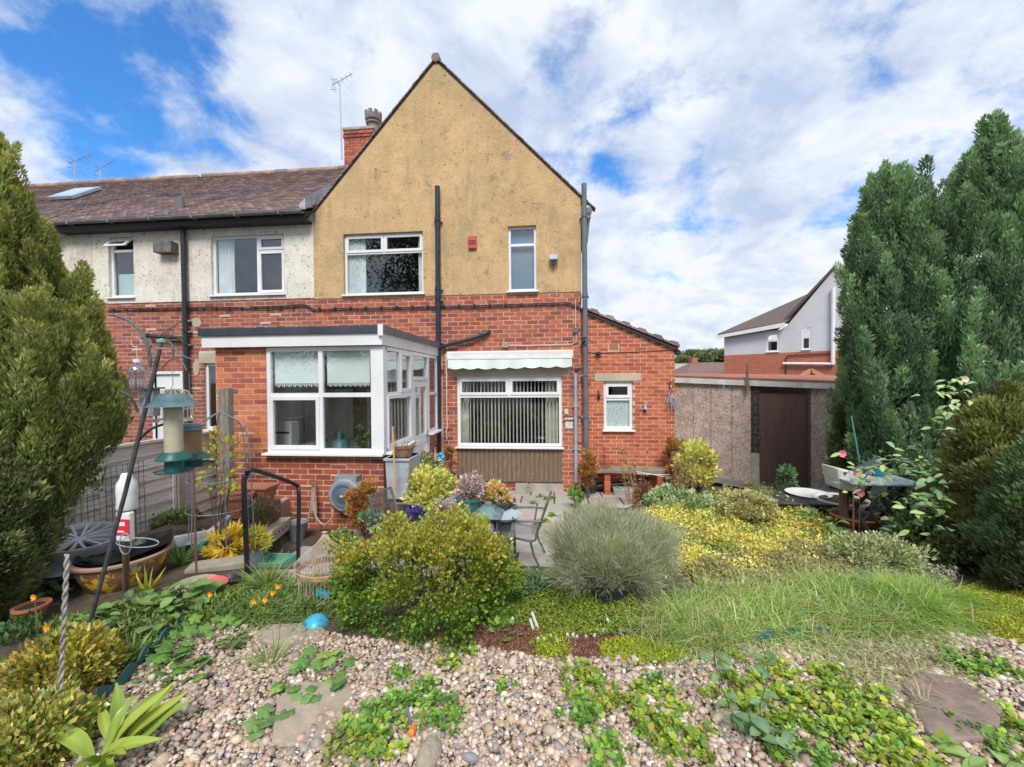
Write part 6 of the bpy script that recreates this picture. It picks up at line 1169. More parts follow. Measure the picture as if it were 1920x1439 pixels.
c = T(805, 1425); v, f = sph(14, 10); v = [(c.x + x * .055, c.y + y * .09, c.z + .02 + z * .05) for x, y, z in v]; tag(link('field_stone', mk('field_stone', v, f, mat('lichen_stone', (.3, .24, .17), (.42, .38, .3), 14, .95, .01, 60), True)), 'mossy brown stone at the bottom centre of the gravel', 'stone')
for (x, y, w_, c_, lab) in ((400, 1108, .1, (.6, .13, .12), 'crumpled red plastic sheet near the handrail foot'), (435, 1100, .07, (.03, .03, .04), 'small black saucer behind the red sheet')):
    c = T(x, y); q = MB().lathe(c + Vector((0, 0, .03)), [(0, .0), (w_ * .6, .01), (w_, .045), (w_ * .97, .05), (w_ * .5, .02)], 16, 1.3, .8, M=Matrix.Rotation(.2, 3, 'X')); tag(q.build('plastic_sheet' if x == 400 else 'saucer', mat('pl' + str(x), c_, rough=.5), smooth=True), lab, 'litter' if x == 400 else 'saucer')
c = T(365, 1108); tag(MB().lathe(c + Vector((0, 0, .03)), [(0, .0), (.12, .0), (.16, .03), (.165, .03), (.12, -.01)], 24).build('clay_saucer', m_slp, smooth=True), 'pale clay saucer left of the red sheet', 'saucer')
c = T(60, 1165); pot('tilted terracotta pot at the left edge under the marigolds', c, .06, .09, .12, m_terra)
# ------------------------------------------------------------------ plants
m_leaf = leafmat(); m_gloss = leafmat('glossy_leaf', .32, .2, .5); m_needle = leafmat('needle_leaf', .6, .28, .3); m_bark = mat('bark', (.10, .075, .055), (.16, .12, .09), 14, .95, .006, 60); m_stem = mat('green_stem', (.12, .16, .05), (.18, .13, .06), 9, .7); m_dry = mat('dry_stem', (.38, .28, .15), (.28, .18, .09), 9, .9)
def limb(parent, pts, r, m=None, name='trunk'): return MB().tube(arc(pts, 4), [r * (1 - .8 * i / (4 * (len(pts) - 1))) for i in range(4 * (len(pts) - 1) + 1)], 7).build(name, m or m_bark, parent, smooth=True)
def conifer(label, base, tops, prof, seed, palette, nplume, nper, size, up=.93, lean=(0, 0), name='conifer_tree', cat='tree', group=None, tipcol=None, plume=(.6, .075), trunk=True, flat=1.0):
    """prof: radius at relative height; the crown is many upright plumes, each a cone of flat sprays"""
    global rng; st = rng; rng = np.random.default_rng(seed); t_ = thing(name, label, cat, base, group); B = np.array(base, float); h = tops
    nplume = int(nplume * .95); nper = int(nper * 1.6); size *= .86; hs = rng.random(nplume) ** 1.0; pr = np.interp(hs, [p[0] for p in prof], [p[1] for p in prof]); keep = rng.random(nplume) < (pr / max(p[1] for p in prof)) ** .7 + .12; hs, pr = hs[keep], pr[keep]; n = len(hs)
    a = math.atan2(-B[1], -B[0]) + rng.uniform(-2.0, 2.0, n); lump = 1 + .16 * np.sin(a * 3 + seed + hs * 4) + .10 * np.sin(a * 7 + hs * 17); rr = pr * lump * (1 - .42 * rng.random(n) ** 1.7)
    out = np.stack([np.cos(a), np.sin(a) * flat, np.zeros(n)], -1); pc = B + out * rr[:, None] + np.array([0, 0, 1]) * (hs * h)[:, None] + np.outer(hs, [lean[0], lean[1], 0])
    ax = nrm(out * (1 - up) * (1.2 - hs[:, None] * .8) + np.array([0, 0, up]) + rng.normal(0, .12, (n, 3))); pl_ = plume[0] * rng.uniform(.6, 1.3, n) * (1 - .35 * hs); pw = plume[1] * rng.uniform(.7, 1.3, n)
    idx = np.repeat(np.arange(n), nper); m = len(idx); t = rng.random(m) ** .8; ph = rng.uniform(0, 2 * np.pi, m); A = ax[idx]; e1 = nrm(np.cross(A, np.array([0.3, .9, .1]))); e2 = np.cross(A, e1)
    rad = e1 * np.cos(ph)[:, None] + e2 * np.sin(ph)[:, None]; w = pw[idx] * (np.sin(np.pi * np.clip(t * .9 + .1, 0, 1)) ** .7) * rng.uniform(.45, 1, m)
    pos = pc[idx] + A * ((t - .35) * pl_[idx])[:, None] + rad * w[:, None]
    d = nrm(A * .9 + rad * .5 + rng.normal(0, .2, (m, 3))); upv = rad + rng.normal(0, .5, (m, 3))
    C = pal(m, palette, .21); 
    if tipcol is not None:
        k = np.clip((t - .35) * 1.7, 0, 1)[:, None] * rng.uniform(.35, 1, (m, 1)); C = C * (1 - k) + np.array(tipcol) * k  # highlights on the plume tips are put into the leaf colour
    cv = (1 + rng.normal(0, .17, n) + .16 * np.sin(a * 4 + hs * 9 + seed))[idx]; C *= cv[:, None]
    cloud('crown', CON_V, CON_F, basis(d, upv, size * rng.uniform(.6, 1.25, m)), pos, C, m_needle, t_)
    if trunk: limb(t_, [Vector(base), Vector(base) + Vector((lean[0] * .5, lean[1] * .5, h * .5)), Vector(base) + Vector((lean[0], lean[1], h * .92))], .09)
    # dark inner branches that fill the middle
    q = MB()
    for i in range(0, n, max(1, n // 90)): c0 = Vector(B + np.array([0, 0, 1]) * max(.05, hs[i] * h - .4)) + Vector((lean[0] * hs[i], lean[1] * hs[i], 0)); q.tube([c0, Vector(pc[i]) + Vector((0, 0, .05))], [.02, .006], 4)
    q.build('branches', m_bark, t_); rng = st; return t_
GY = [(.23, .32, .08), (.32, .38, .10), (.15, .24, .06), (.40, .41, .13)]; GD = [(.035, .075, .032), (.05, .10, .04), (.028, .06, .032), (.06, .115, .045)]
def tbase(px, Y): p = PY(px, 700, Y); return (p.x, Y, H(p.x, Y))
# left conifers (golden green)
b_ = tbase(-28, 4.1); conifer('tallest golden green conifer at the left edge of the garden', b_, PY(-20, 265, 4.1).z - b_[2] + .05, [(0, .4), (.15, .68), (.4, .68), (.65, .56), (.85, .36), (1, .06)], 3, GY, 480, 190, .07, group='conifers on the left', tipcol=(.48, .46, .15))
b_ = tbase(88, 4.5); conifer('middle golden green conifer in front of the cream wall', b_, PY(115, 440, 4.5).z - b_[2] - .1, [(0, .22), (.2, .42), (.5, .36), (.8, .17), (1, .02)], 4, GY, 280, 190, .07, group='conifers on the left', tipcol=(.48, .46, .15))
b_ = tbase(156, 4.55); conifer('right hand pointed conifer of the left group beside the feeder pole', b_, PY(178, 500, 4.55).z - b_[2] - .12, [(0, .1), (.22, .20), (.45, .28), (.7, .22), (.85, .11), (1, .02)], 5, GY, 200, 190, .07, group='conifers on the left', tipcol=(.5, .48, .16))
b_ = tbase(-60, 2.55); b_ = (PY(180, 800, 2.95).x - .62, 2.95, .36); conifer('near low conifer with drooping dark skirt at the left edge', b_, 2.25, [(0, .03), (.18, .05), (.32, .20), (.48, .50), (.6, .58), (.78, .48), (1, .1)], 6, [(.20, .27, .08), (.27, .32, .10), (.13, .19, .06)], 330, 170, .06, group='conifers on the left', tipcol=(.42, .42, .14))
b_ = (PY(28, 1010, 2.55).x - .30, 2.55, .37); conifer('low dark green conifer skirt at the far left edge above the terracotta pot', b_, 1.15, [(0, .04), (.15, .14), (.4, .26), (.7, .3), (1, .1)], 16, [(.12, .18, .07), (.17, .22, .08), (.09, .14, .06)], 190, 170, .05, group='conifers on the left', tipcol=(.3, .34, .14), plume=(.3, .08), up=.6)
# right conifers (blue green)
GB = [(.11, .20, .115), (.14, .24, .13), (.08, .155, .10), (.16, .26, .12)]
b_ = tbase(1672, 6.3); conifer('left blue green conifer of the right pair', b_, PY(1660, 295, 6.3).z - b_[2] - .35, [(0, .42), (.12, .60), (.35, .58), (.6, .56), (.8, .46), (.93, .28), (1, .05)], 7, GB, 640, 170, .075, group='conifers on the right', tipcol=(.32, .50, .26), plume=(.7, .085))
b_ = tbase(1865, 6.0); conifer('right taller blue green conifer beside the rose', b_, PY(1845, 210, 6.0).z - b_[2] - .35, [(0, .6), (.15, .80), (.4, .80), (.6, .68), (.8, .42), (.93, .2), (1, .03)], 8, GB, 820, 170, .075, group='conifers on the right', tipcol=(.33, .52, .27), plume=(.7, .09))
b_ = tbase(1800, 6.6); conifer('thin dark conifer leader between the two right conifers', (b_[0] - .42, 6.7, b_[2]), PY(1748, 285, 6.7).z - b_[2] - .3, [(0, .2), (.5, .25), (.9, .08), (1, .02)], 9, GB, 90, 120, .10, group='conifers on the right', plume=(.5, .1))
b_ = tbase(1592, 6.5); conifer('small bronze green conifer at the foot of the right pair beside the garage', b_, PY(1585, 760, 6.6).z - b_[2], [(0, .14), (.3, .18), (.7, .12), (1, .02)], 10, [(.06, .09, .03), (.1, .11, .04)], 90, 110, .08, group='conifers on the right', tipcol=(.15, .16, .05))
b_ = tbase(1880, 4.3); conifer('dark olive spreading conifer shrub at the right edge', b_, PY(1860, 745, 4.2).z - b_[2], [(0, .3), (.2, .36), (.6, .33), (.85, .22), (1, .06)], 12, [(.19, .24, .08), (.26, .28, .09), (.13, .17, .07)], 260, 150, .062, group='conifers on the right', tipcol=(.36, .36, .13), plume=(.26, .12), up=.7)
b_ = tbase(1985, 3.7); conifer('lower dark green conifer mound at the far right corner', b_, 1.3, [(0, .3), (.3, .36), (.7, .28), (1, .06)], 13, [(.10, .16, .08), (.14, .2, .09)], 150, 150, .06, group='conifers on the right', tipcol=(.2, .28, .13), plume=(.24, .12), up=.7)
def bush(label, c, r, n, leaf, palette, seed, name='shrub', cat='shrub', group=None, m=None, tv=LEAF_V, tf=LEAF_F, ncl=60, spread=.22, w=None, stems=10, jit=.14, upb=.35, topcol=None, base=None, top=None, hemi=True, stemm=None, leafw=1.0, part='foliage', kind=None, inner=.55):
    global rng; st = rng; rng = np.random.default_rng(seed); c = np.array(c, float); r = np.array(r, float); base = base if base is not None else (c[0], c[1], c[2] - r[2]); t_ = thing(name, label, cat, base, group)
    d = rdir(ncl); rad = rng.uniform(inner, 1.0, ncl) ** .6; lum = 1 + .1 * np.sin(d[:, 0] * 5 + seed) + .1 * np.sin(d[:, 2] * 6 + d[:, 1] * 4); cc = c + d * r * (rad * lum)[:, None] * (1 - spread * .6); i = rng.integers(0, ncl, n); o = rdir(n) * rng.random((n, 1)) ** .4
    pos = cc[i] + o * r.min() * spread * 1.6; od = nrm((pos - c) / r); dd = nrm(od * .8 + o * .5 + np.array([0, 0, upb]) + rng.normal(0, .35, (n, 3)))
    C = pal(n, palette, jit, w); C *= (1 + rng.normal(0, .10, ncl))[i][:, None]
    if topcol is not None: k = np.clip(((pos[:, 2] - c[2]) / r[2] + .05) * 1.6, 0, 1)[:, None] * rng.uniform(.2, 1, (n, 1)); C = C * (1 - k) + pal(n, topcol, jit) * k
    keep = pos[:, 2] > hgt(pos[:, 0], pos[:, 1]) + .01 if hemi else np.ones(n, bool)
    s = leaf * rng.uniform(.65, 1.25, n); s3 = np.stack([s * leafw, s, s], -1)
    cloud(part, tv, tf, basis(dd, nrm(od + rng.normal(0, .6, (n, 3))), s3)[keep], pos[keep], C[keep], m or m_leaf, t_)
    q = MB(); rs = random.Random(seed)
    for k in range(stems): j = rs.randrange(ncl); b0 = Vector(base) + Vector((rs.uniform(-.1, .1) * r[0], rs.uniform(-.1, .1) * r[1], 0)); q.tube([b0, (b0 + Vector(cc[j])) / 2 + Vector((rs.uniform(-.03, .03), 0, .02)), Vector(cc[j])], [.008, .006, .003], 5)
    if stems: q.build('stems', stemm or m_bark, t_)
    rng = st; return t_
# the big round box bush
p = T(800, 1195); cx = PY(808, 1080, 3.05)
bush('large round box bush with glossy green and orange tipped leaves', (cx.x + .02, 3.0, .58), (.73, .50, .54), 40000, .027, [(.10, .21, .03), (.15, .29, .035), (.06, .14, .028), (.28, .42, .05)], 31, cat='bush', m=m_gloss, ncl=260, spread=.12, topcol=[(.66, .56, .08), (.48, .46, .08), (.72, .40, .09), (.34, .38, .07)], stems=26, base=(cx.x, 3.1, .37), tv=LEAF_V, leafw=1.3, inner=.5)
# lavender in its pot
lp = T(1150, 1135); c = (lp.x, lp.y + .16, lp.z); pot('dark plastic pot under the lavender bush', (c[0], c[1] - .02, c[2]), .13, .16, .16, m_dkpot)
def strawy(label, c, n, h, r0, spreadr, w, palette, seed, name='grass_tuft', cat='grass', group=None, bend=(.3, 1.1), lean=.5, m=None, kind=None, droop=0, part='blades', ztop=None, dirbias=(0, 0), parent=True, jit=.13):
    global rng; st = rng; rng = np.random.default_rng(seed); t_ = thing(name, label, cat, c, group) if parent else None; c = np.array(c, float); k = 0
    for bnd in np.linspace(bend[0], bend[1], 3):
        nn = n // 3; a = rng.uniform(0, 2 * np.pi, nn); q = np.sqrt(rng.random(nn)); o = np.stack([np.cos(a) * q, np.sin(a) * q, np.zeros(nn)], -1); pos = c + o * r0
        dd = nrm(o * spreadr + np.array([dirbias[0], dirbias[1], 1]) + rng.normal(0, .16, (nn, 3))); L_ = h * rng.uniform(.55, 1.1, nn); tv, tf = blade(bnd, w / h, 4)
        cloud(part, tv, tf, basis(dd, -o * .8 + rng.normal(0, .4, (nn, 3)) * 1.0 - np.array([0, 0, .0]), L_) * 1.0, pos, pal(nn, palette, jit), m or m_leaf, t_)
    rng = st; return t_
strawy('silvery green lavender bush in a dark pot', (c[0], c[1], c[2] + .16), 2000, .44, .12, 1.3, .0042, [(.40, .50, .27), (.50, .57, .36), (.28, .36, .2), (.6, .62, .48)], 41, 'lavender_bush', 'lavender', bend=(-.5, .5))
bush('silvery green lavender lower stems', (c[0], c[1], c[2] + .42), (.5, .42, .26), 6500, .05, [(.19, .22, .13), (.27, .29, .2), (.12, .14, .09)], 42, leafw=.14, ncl=120, spread=.2, stems=0, part='side_shoots') if 0 else None
def merge_into(t_, **kw): pass
lv = [o for o in COL.objects if o.name.startswith('lavender_bush')][0]
def extra(parent, part, c, r, n, leaf, palette, seed, leafw=1, ncl=80, spread=.2, m=None):
    t2 = bush('tmp', c, r, n, leaf, palette, seed, upb=.9, leafw=leafw, ncl=ncl, spread=spread, stems=0, part=part, m=m)
    for ch in list(t2.children): par(ch, parent)
    bpy.data.objects.remove(t2)
extra(lv, 'side_shoots', (c[0], c[1], c[2] + .38), (.55, .46, .30), 26000, .06, [(.40, .46, .29), (.58, .60, .46), (.26, .30, .19), (.44, .40, .34)], 42, .10, 300, .16)
# other shrubs
def bpx(label, x, y, Y, rx, rz, n, leaf, palette, seed, **kw):
    p = PY(x, y, Y); k = Y / 780; return bush(label, (p.x, p.y, p.z), (rx * k, kw.pop('ry', rx) * k, rz * k), n, leaf, palette, seed, base=(p.x, p.y, H(p.x, p.y)), **kw)
BR = [(.55, .29, .09), (.42, .20, .07), (.64, .40, .13), (.30, .14, .06)]
bpx('brown dead conifer against the conservatory corner', 684, 950, 5.15, 30, 50, 3200, .07, BR, 51, tv=FROND_V, tf=FROND_F, leafw=.7, upb=1.4, ncl=50, m=m_needle)
bpx('brown dead conifer in the dark pot beside the bench', 1103, 882, 7.75, 17, 36, 1500, .085, BR, 52, tv=FROND_V, tf=FROND_F, leafw=.7, upb=1.4, ncl=30, m=m_needle)
bpx('small brown dead plant in the brown planter by the door', 843, 857, 7.75, 9, 20, 500, .07, [(.38, .24, .07), (.3, .17, .06)], 53, tv=FROND_V, tf=FROND_F, leafw=.6, upb=1.2, ncl=12, m=m_needle)
bpx('brown dead conifer behind the yellow shrub at the extension corner', 1266, 860, 8.0, 18, 46, 1500, .09, BR, 54, tv=FROND_V, tf=FROND_F, leafw=.7, upb=1.4, ncl=30, m=m_needle)
YL = [(.80, .74, .22), (.64, .64, .16), (.86, .82, .40), (.38, .45, .10)]
bpx('bright yellow leaved shrub in a pot behind the garden table', 805, 915, 5.5, 48, 38, 3200, .06, YL, 55, leafw=1.1, ncl=60); c = PY(800, 955, 5.5); pot('dark pot of the yellow shrub behind the table', (c.x, c.y, H(c.x, c.y)), .18, .24, .3, m_dkpot)
bpx('yellow leaved shrub at the garage side of the extension', 1303, 870, 7.6, 34, 40, 2400, .08, YL, 56, leafw=1.1, ncl=45, stems=14)
bpx('cream edged variegated shrub below the conservatory door', 795, 880, 6.3, 30, 28, 1500, .06, [(.45, .46, .22), (.10, .16, .06), (.2, .26, .1), (.6, .6, .4)], 57, ncl=30)
bpx('green and pink heather mound in the left raised bed', 485, 962, 4.6, 34, 24, 3600, .045, [(.16, .17, .07), (.28, .2, .14), (.22, .24, .1), (.3, .25, .2)], 58, leafw=.3, ncl=60, upb=.9)
bpx('variegated silver green small shrub in front of the lavender', 1000, 1105, 3.35, 34, 30, 3200, .03, [(.20, .32, .16), (.32, .42, .26), (.14, .24, .1)], 59, ncl=60)
bpx('grey leaved sedum beside the brown dead conifer', 697, 975, 4.6, 18, 13, 260, .07, [(.26, .42, .26), (.2, .34, .22)], 60, leafw=1.2, ncl=14)
bpx('low variegated green and white shrub beyond the lavender', 1270, 945, 5.9, 70, 26, 5200, .05, [(.38, .50, .24), (.66, .72, .5), (.24, .36, .14)], 61, ncl=90, ry=60)
bpx('pale pink green flowering shrub right of the yellow carpet', 1400, 945, 5.4, 50, 18, 3000, .045, [(.52, .52, .22), (.6, .5, .36), (.36, .42, .16), (.7, .66, .34)], 62, ncl=70)
bpx('blue lobelia in the trough beside the mesh chair', 778, 968, 4.9, 20, 14, 900, .035, [(.08, .06, .5), (.13, .1, .62), (.1, .14, .06)], 63, ncl=24, hemi=False)
bpx('pink and blue mixed flowers in the green table pot', 880, 920, gpt.y, 36, 26, 1300, .04, [(.8, .42, .52), (.8, .58, .62), (.22, .28, .6), (.3, .36, .14), (.5, .3, .2)], 64, ncl=34, hemi=False, name='flowers', cat='flowers')
bpx('orange yellow and cream flowers in the table bowl', 930, 928, fpt.y, 32, 19, 1200, .04, [(.85, .32, .08), (.85, .8, .5), (.75, .65, .15), (.8, .45, .42), (.3, .4, .12)], 65, ncl=34, hemi=False, name='flowers', cat='flowers')
bpx('small dry plants in the blue banded bowl', 1078, 893, bp.y, 14, 10, 300, .05, [(.4, .34, .25), (.3, .26, .18)], 66, leafw=.4, ncl=12, hemi=False)
bpx('brown wicker like dried fern heap before the bench', 1215, 938, 6.3, 30, 22, 1800, .10, [(.30, .13, .06), (.40, .2, .1), (.2, .09, .05)], 67, leafw=.14, ncl=30)
bpx('brown bronze upright clump above the fern heap', 1205, 922, 6.2, 10, 14, 500, .09, [(.30, .15, .06), (.22, .1, .05)], 68, leafw=.2, ncl=10)
bpx('small lime green weed by the blue banded bowl', 1078, 930, 6.9, 14, 12, 300, .07, [(.22, .38, .08), (.16, .3, .06)], 69, ncl=12)
bpx('conical green weed in front of the garage door', 1476, 900, 6.6, 14, 22, 500, .08, [(.14, .27, .12), (.2, .34, .16)], 70, ncl=16)
bpx('grey green trailing plant at the foot of the dead conifer', 640, 1008, 4.9, 30, 12, 900, .05, [(.16, .24, .08), (.25, .3, .14)], 71, ncl=24)
bpx('dark small leaved shrub under the treadle table', 1740, 1010, 4.4, 60, 36, 5000, .045, [(.10, .16, .06), (.15, .21, .08)], 72, ncl=80)
bpx('pale variegated shrub in front of the treadle table', 1640, 1040, 4.2, 85, 34, 8000, .035, [(.2, .3, .1), (.58, .62, .36), (.38, .46, .2), (.66, .66, .48)], 73, ncl=120, ry=60)
bpx('golden feathery shrub in the small bed behind the handrail', 470, 1022, 4.1, 22, 20, 260, .13, [(.72, .6, .12), (.6, .58, .12), (.45, .48, .1)], 74, tv=FROND_V, tf=FROND_F, ncl=14, leafw=.8)
bpx('yellow fern fronds left of the handrail', 422, 1022, 3.9, 24, 18, 160, .15, [(.85, .55, .05), (.8, .64, .10)], 75, tv=FROND_V, tf=FROND_F, ncl=12, leafw=.8)
bpx('green leafy shrub along the fence foot', 330, 985, 4.7, 70, 30, 3500, .05, [(.10, .17, .05), (.18, .26, .08), (.26, .3, .1)], 76, ncl=60, ry=30)
bpx('thin climber with yellow leaves in the plant support', 412, 870, 3.95, 40, 66, 170, .07, [(.55, .45, .08), (.4, .42, .1)], 77, ncl=26, leafw=1.1, hemi=False)
bpx('golden variegated shrub low at the left edge', 120, 1255, T(130, 1300).y, 95, 70, 7000, .032, [(.55, .42, .04), (.42, .40, .09), (.18, .24, .05), (.6, .5, .15)], 78, ncl=110, m=m_gloss)
bpx('golden variegated shrub in the bottom left corner', 40, 1385, T(60, 1425).y, 130, 75, 7000, .032, [(.50, .46, .14), (.38, .40, .12), (.16, .22, .05), (.6, .52, .12)], 79, ncl=110, m=m_gloss)
bpx('green shrub with marigolds at the left edge', 40, 1220, 2.5, 60, 60, 2500, .045, [(.12, .2, .06), (.16, .26, .1), (.08, .15, .06)], 80, ncl=50)
# dead tall stems before the extension
def stems(label, x, y, Y, n, h, sp, palm, seed, name='dry_stems', cat='plant', heads=None, leaves=0):
    b0 = PY(x, y, Y); b0.z = H(b0.x, b0.y); t_ = thing(name, label, cat, b0); R = random.Random(seed); q = MB(); hd = MB()
    for i in range(n):
        a = b0 + Vector((R.uniform(-.12, .12), R.uniform(-.1, .1), 0)); e = a + Vector((R.uniform(-sp, sp), R.uniform(-sp, sp) * .6, h * R.uniform(.6, 1.1))); m_ = (a + e) / 2 + Vector((R.uniform(-.06, .06), 0, .05)); q.tube(arc([a, m_, e], 4), [.006, .006, .005, .005, .005, .004, .004, .003, .002], 5)
        for j in range(leaves): s = R.uniform(.3, 1); p = a + (e - a) * s; d = Vector((R.uniform(-1, 1), R.uniform(-1, 1), R.uniform(-.5, .6))).normalized() * .09; w_ = d.cross(Vector((0, 0, 1))).normalized() * .016; hd.quad(p, p + d * .5 + w_, p + d, p + d * .5 - w_)
    q.build('stems', palm, t_)
    if leaves: hd.build('dry_leaves', mat('dry_leaf', (.42, .28, .12), (.3, .17, .08), 9, .9), t_)
stems('tall dry seed stems in front of the brick extension', 1190, 925, 7.3, 12, 1.15, .3, m_dry, 81, leaves=9); stems('bundle of dry arching stems out of the dark tub', 1275, 925, 7.2, 26, .9, .25, m_dry, 82, leaves=3); stems('lone dry weed stalk in front of the timber cladding', 993, 915, 8.0, 2, .55, .05, m_dry, 83, leaves=5)
# flowers drawn as separate blooms
def blooms(label, pts, m, r=.022, name='flower', cat='flower', group=None, petals=7, lift=.0, Y=None):
    for i, (x, y) in enumerate(pts):
        c = PY(x, y, Y) if Y else T(x, y, lift) ; t_ = thing(name, label if isinstance(label, str) else label[i], cat, c, group); q = MB()
        for k in range(petals):
            a = k * 2 * math.pi / petals; d = Vector((math.cos(a), -.35, math.sin(a) * .8 + .2)).normalized() * r; s = Vector((-d.z, 0, d.x)) * .42; q.quad(c, c + d * .6 + s, c + d, c + d * .6 - s)
        q.build('petals', m, t_); g_ = H(c.x, c.y)
        if not Y or c.z - g_ < .6: MB().tube([Vector((c.x, c.y + .01, g_)), c], .003, 4).build('stem', m_stem, t_)
m_or = mat('marigold', (.85, .28, .01), (.9, .4, .02), 20, .6); m_pk = mat('pink_petal', (.7, .16, .25), (.75, .28, .35), 20, .6)
blooms(['orange marigold bloom at the rim of the tilted terracotta pot', 'orange marigold touching the twisted stem', 'orange marigold bud left of the twisted stem above the golden shrub', 'flat orange marigold in the middle of the left planting', 'lowest orange marigold near the left edge', 'small orange marigold above the golden shrub at the left'], [(65, 1120), (125, 1197), (90, 1178), (58, 1212), (28, 1238), (68, 1213)], m_or, .026, group='orange marigolds', lift=.28)
blooms(['yellow orange poppy left of the birdcage', 'deep orange poppy nearest the birdcage', 'leftmost yellow orange poppy in the grass before the edging', 'topmost orange poppy by the strap leaves', 'orange bloom beside the red plastic sheet'], [(498, 1125), (512, 1112), (477, 1128), (522, 1100), (395, 1115)], m_or, .024, group='orange poppies', lift=.12)
blooms(['pink rose bloom above the white trough', 'pink rose bloom hanging under the treadle table edge', 'peach rose bloom at the left corner of the treadle table'], [(1578, 851), (1612, 925), (1605, 887)], m_pk, .05, name='rose_bloom', petals=9, Y=4.95)
# ------------------------------------------------------------------ plants with separate large leaves
def leafmesh(kind, k, cols):
    key = (kind, k)
    if key in LM: return LM[key]
    v, f = [], []
    if kind == 'hosta': nx, ny, fn = 4, 8, lambda t: .125 * math.sin(math.pi * min(1, t * .9 + .06)) ** .9
    elif kind == 'strap': nx, ny, fn = 2, 9, lambda t: .07 * (1 - t ** 3) * (.6 + .4 * min(1, t * 4))
    elif kind == 'round': nx, ny, fn = 4, 8, lambda t: .46 * math.sqrt(max(0, 1 - (2 * t - 1) ** 2)) + .01
    elif kind == 'lobed': nx, ny, fn = 4, 12, lambda t: (.36 * math.sin(math.pi * min(1, t * .92 + .05)) ** .7) * (1 + .35 * abs(math.sin(t * 11)))
    else: nx, ny, fn = 4, 7, lambda t: .27 * math.sin(math.pi * min(1, t * .95 + .03)) ** .8
    ph = k * 1.7
    if kind == 'palm':
        n = 40; v = [(0, .42, .03)]; R_ = random.Random(k)
        for ring, s in ((0, .55), (1, 1.0)):
            for i in range(n):
                a = -math.pi / 2 + (i + .5) * 2 * math.pi / n; lobe = abs(math.cos((a - math.pi / 2) * 2.5)); r = .5 * s * ((.62 + .38 * lobe ** .7) if ring else .85) * (1 + (.07 * math.sin(i * 2.6 + ph) if ring else 0)) * (.55 + .45 * min(1, abs(a + math.pi / 2) * 2, abs(a - 1.5 * math.pi) * 2)); v.append((r * math.cos(a), .42 + r * math.sin(a), (-.10 if ring else .02) * s + .05 * lobe * s))
        f = [(0, 1 + i, 1 + (i + 1) % n) for i in range(n)] + [(1 + i, 1 + n + i, 1 + n + (i + 1) % n, 1 + (i + 1) % n) for i in range(n)]; c = np.array(cols[k % len(cols)]) * random.Random(k).uniform(.8, 1.2)
        LM[key] = mk('leaf', v, f, m_leaf, True, np.clip(np.tile(c, (len(v), 1)), 0, 1)); return LM[key]
    for j in range(ny + 1):
        t = j / ny; w = fn(t); arch = -.35 * t * t + .06 * math.sin(t * 6 + ph)
        for i in range(-nx // 2, nx // 2 + 1): s = 2 * i / nx; v.append((s * w, t, arch * (1 if kind != 'round' else .2) + .35 * abs(s) * w + .012 * math.sin(s * 9 + t * 7 + ph)))
    n = 2 * (nx // 2) + 1; f = [(j * n + i, j * n + i + 1, (j + 1) * n + i + 1, (j + 1) * n + i) for j in range(ny) for i in range(n - 1)]
    c = np.array(cols[k % len(cols)]) * random.Random(k).uniform(.85, 1.15); cv = []
    for j in range(ny + 1):
        for i in range(n): e = abs(2 * i / (n - 1) - 1); cv.append(c * (1.18 if e < .1 else 1.0) if kind != 'vhosta' else c)
    LM[key] = mk('leaf', v, f, m_gloss if kind in ('hosta', 'strap') else m_leaf, True, np.clip(cv, 0, 1)); return LM[key]
LM = {}
def leafy(label, c, kind, n, size, cols, seed, spread, h, tilt=(.2, 1.1), name='leafy_plant', cat='plant', group=None, stemr=.003, tag_=''):
    t_ = thing(name, label, cat, c, group); R = random.Random(seed); c = Vector(c); q = MB(); lk = kind + tag_
    for i in range(n):
        a = R.uniform(0, 6.283); rr = spread * math.sqrt(R.random()); p = c + Vector((rr * math.cos(a), rr * math.sin(a), 0)); p.z = max(H(p.x, p.y), c.z - .3) + h * R.uniform(.35, 1) * (1 - .4 * rr / max(spread, .01)); k = R.randrange(6)
        me = leafmesh_get(lk, kind, k, cols); o = link('leaf', me, t_); s = size * R.uniform(.7, 1.2); o.location = p; aa = math.atan2(p.y - c.y, p.x - c.x) + R.uniform(-.8, .8); el = R.uniform(*tilt)
        d = Vector((math.cos(aa) * math.cos(el), math.sin(aa) * math.cos(el), math.sin(el))); zz = Vector((0, 0, 1)) - d * d.z; zz = (zz + Vector((R.uniform(-.3, .3), R.uniform(-.3, .3), 0))); zz = (zz - d * zz.dot(d)).normalized(); x = d.cross(zz)
        o.rotation_euler = Matrix((x, d, zz)).transposed().to_euler(); o.scale = (s, s, s); q.tube([Vector((c.x + (p.x - c.x) * .4, c.y + (p.y - c.y) * .4, H(p.x, p.y))), p], stemr, 4)
    q.build('stems', m_stem, t_); return t_
def leafmesh_get(lk, kind, k, cols):
    if (lk, k) not in LM:
        me = leafmesh(kind, 100 + hash_(lk) * 10 + k, cols); LM[(lk, k)] = me
    return LM[(lk, k)]
def hash_(s): return sum(ord(c) * (i + 3) for i, c in enumerate(s)) % 997
HO = [(.22, .33, .05), (.30, .40, .06), (.36, .42, .07), (.18, .28, .05)]; NA = [(.16, .30, .09), (.12, .24, .08), (.22, .36, .12), (.2, .3, .08)]
leafy('lime green broad strap leaves at the bottom left corner', T(185, 1436), 'hosta', 26, .25, HO, 1, .12, .06, (.25, 1.2), 'hosta_plant'); leafy('single lime hosta clump at the left edge', T(30, 1325), 'hosta', 6, .26, HO, 2, .06, .08, (.2, .6), 'hosta_plant')
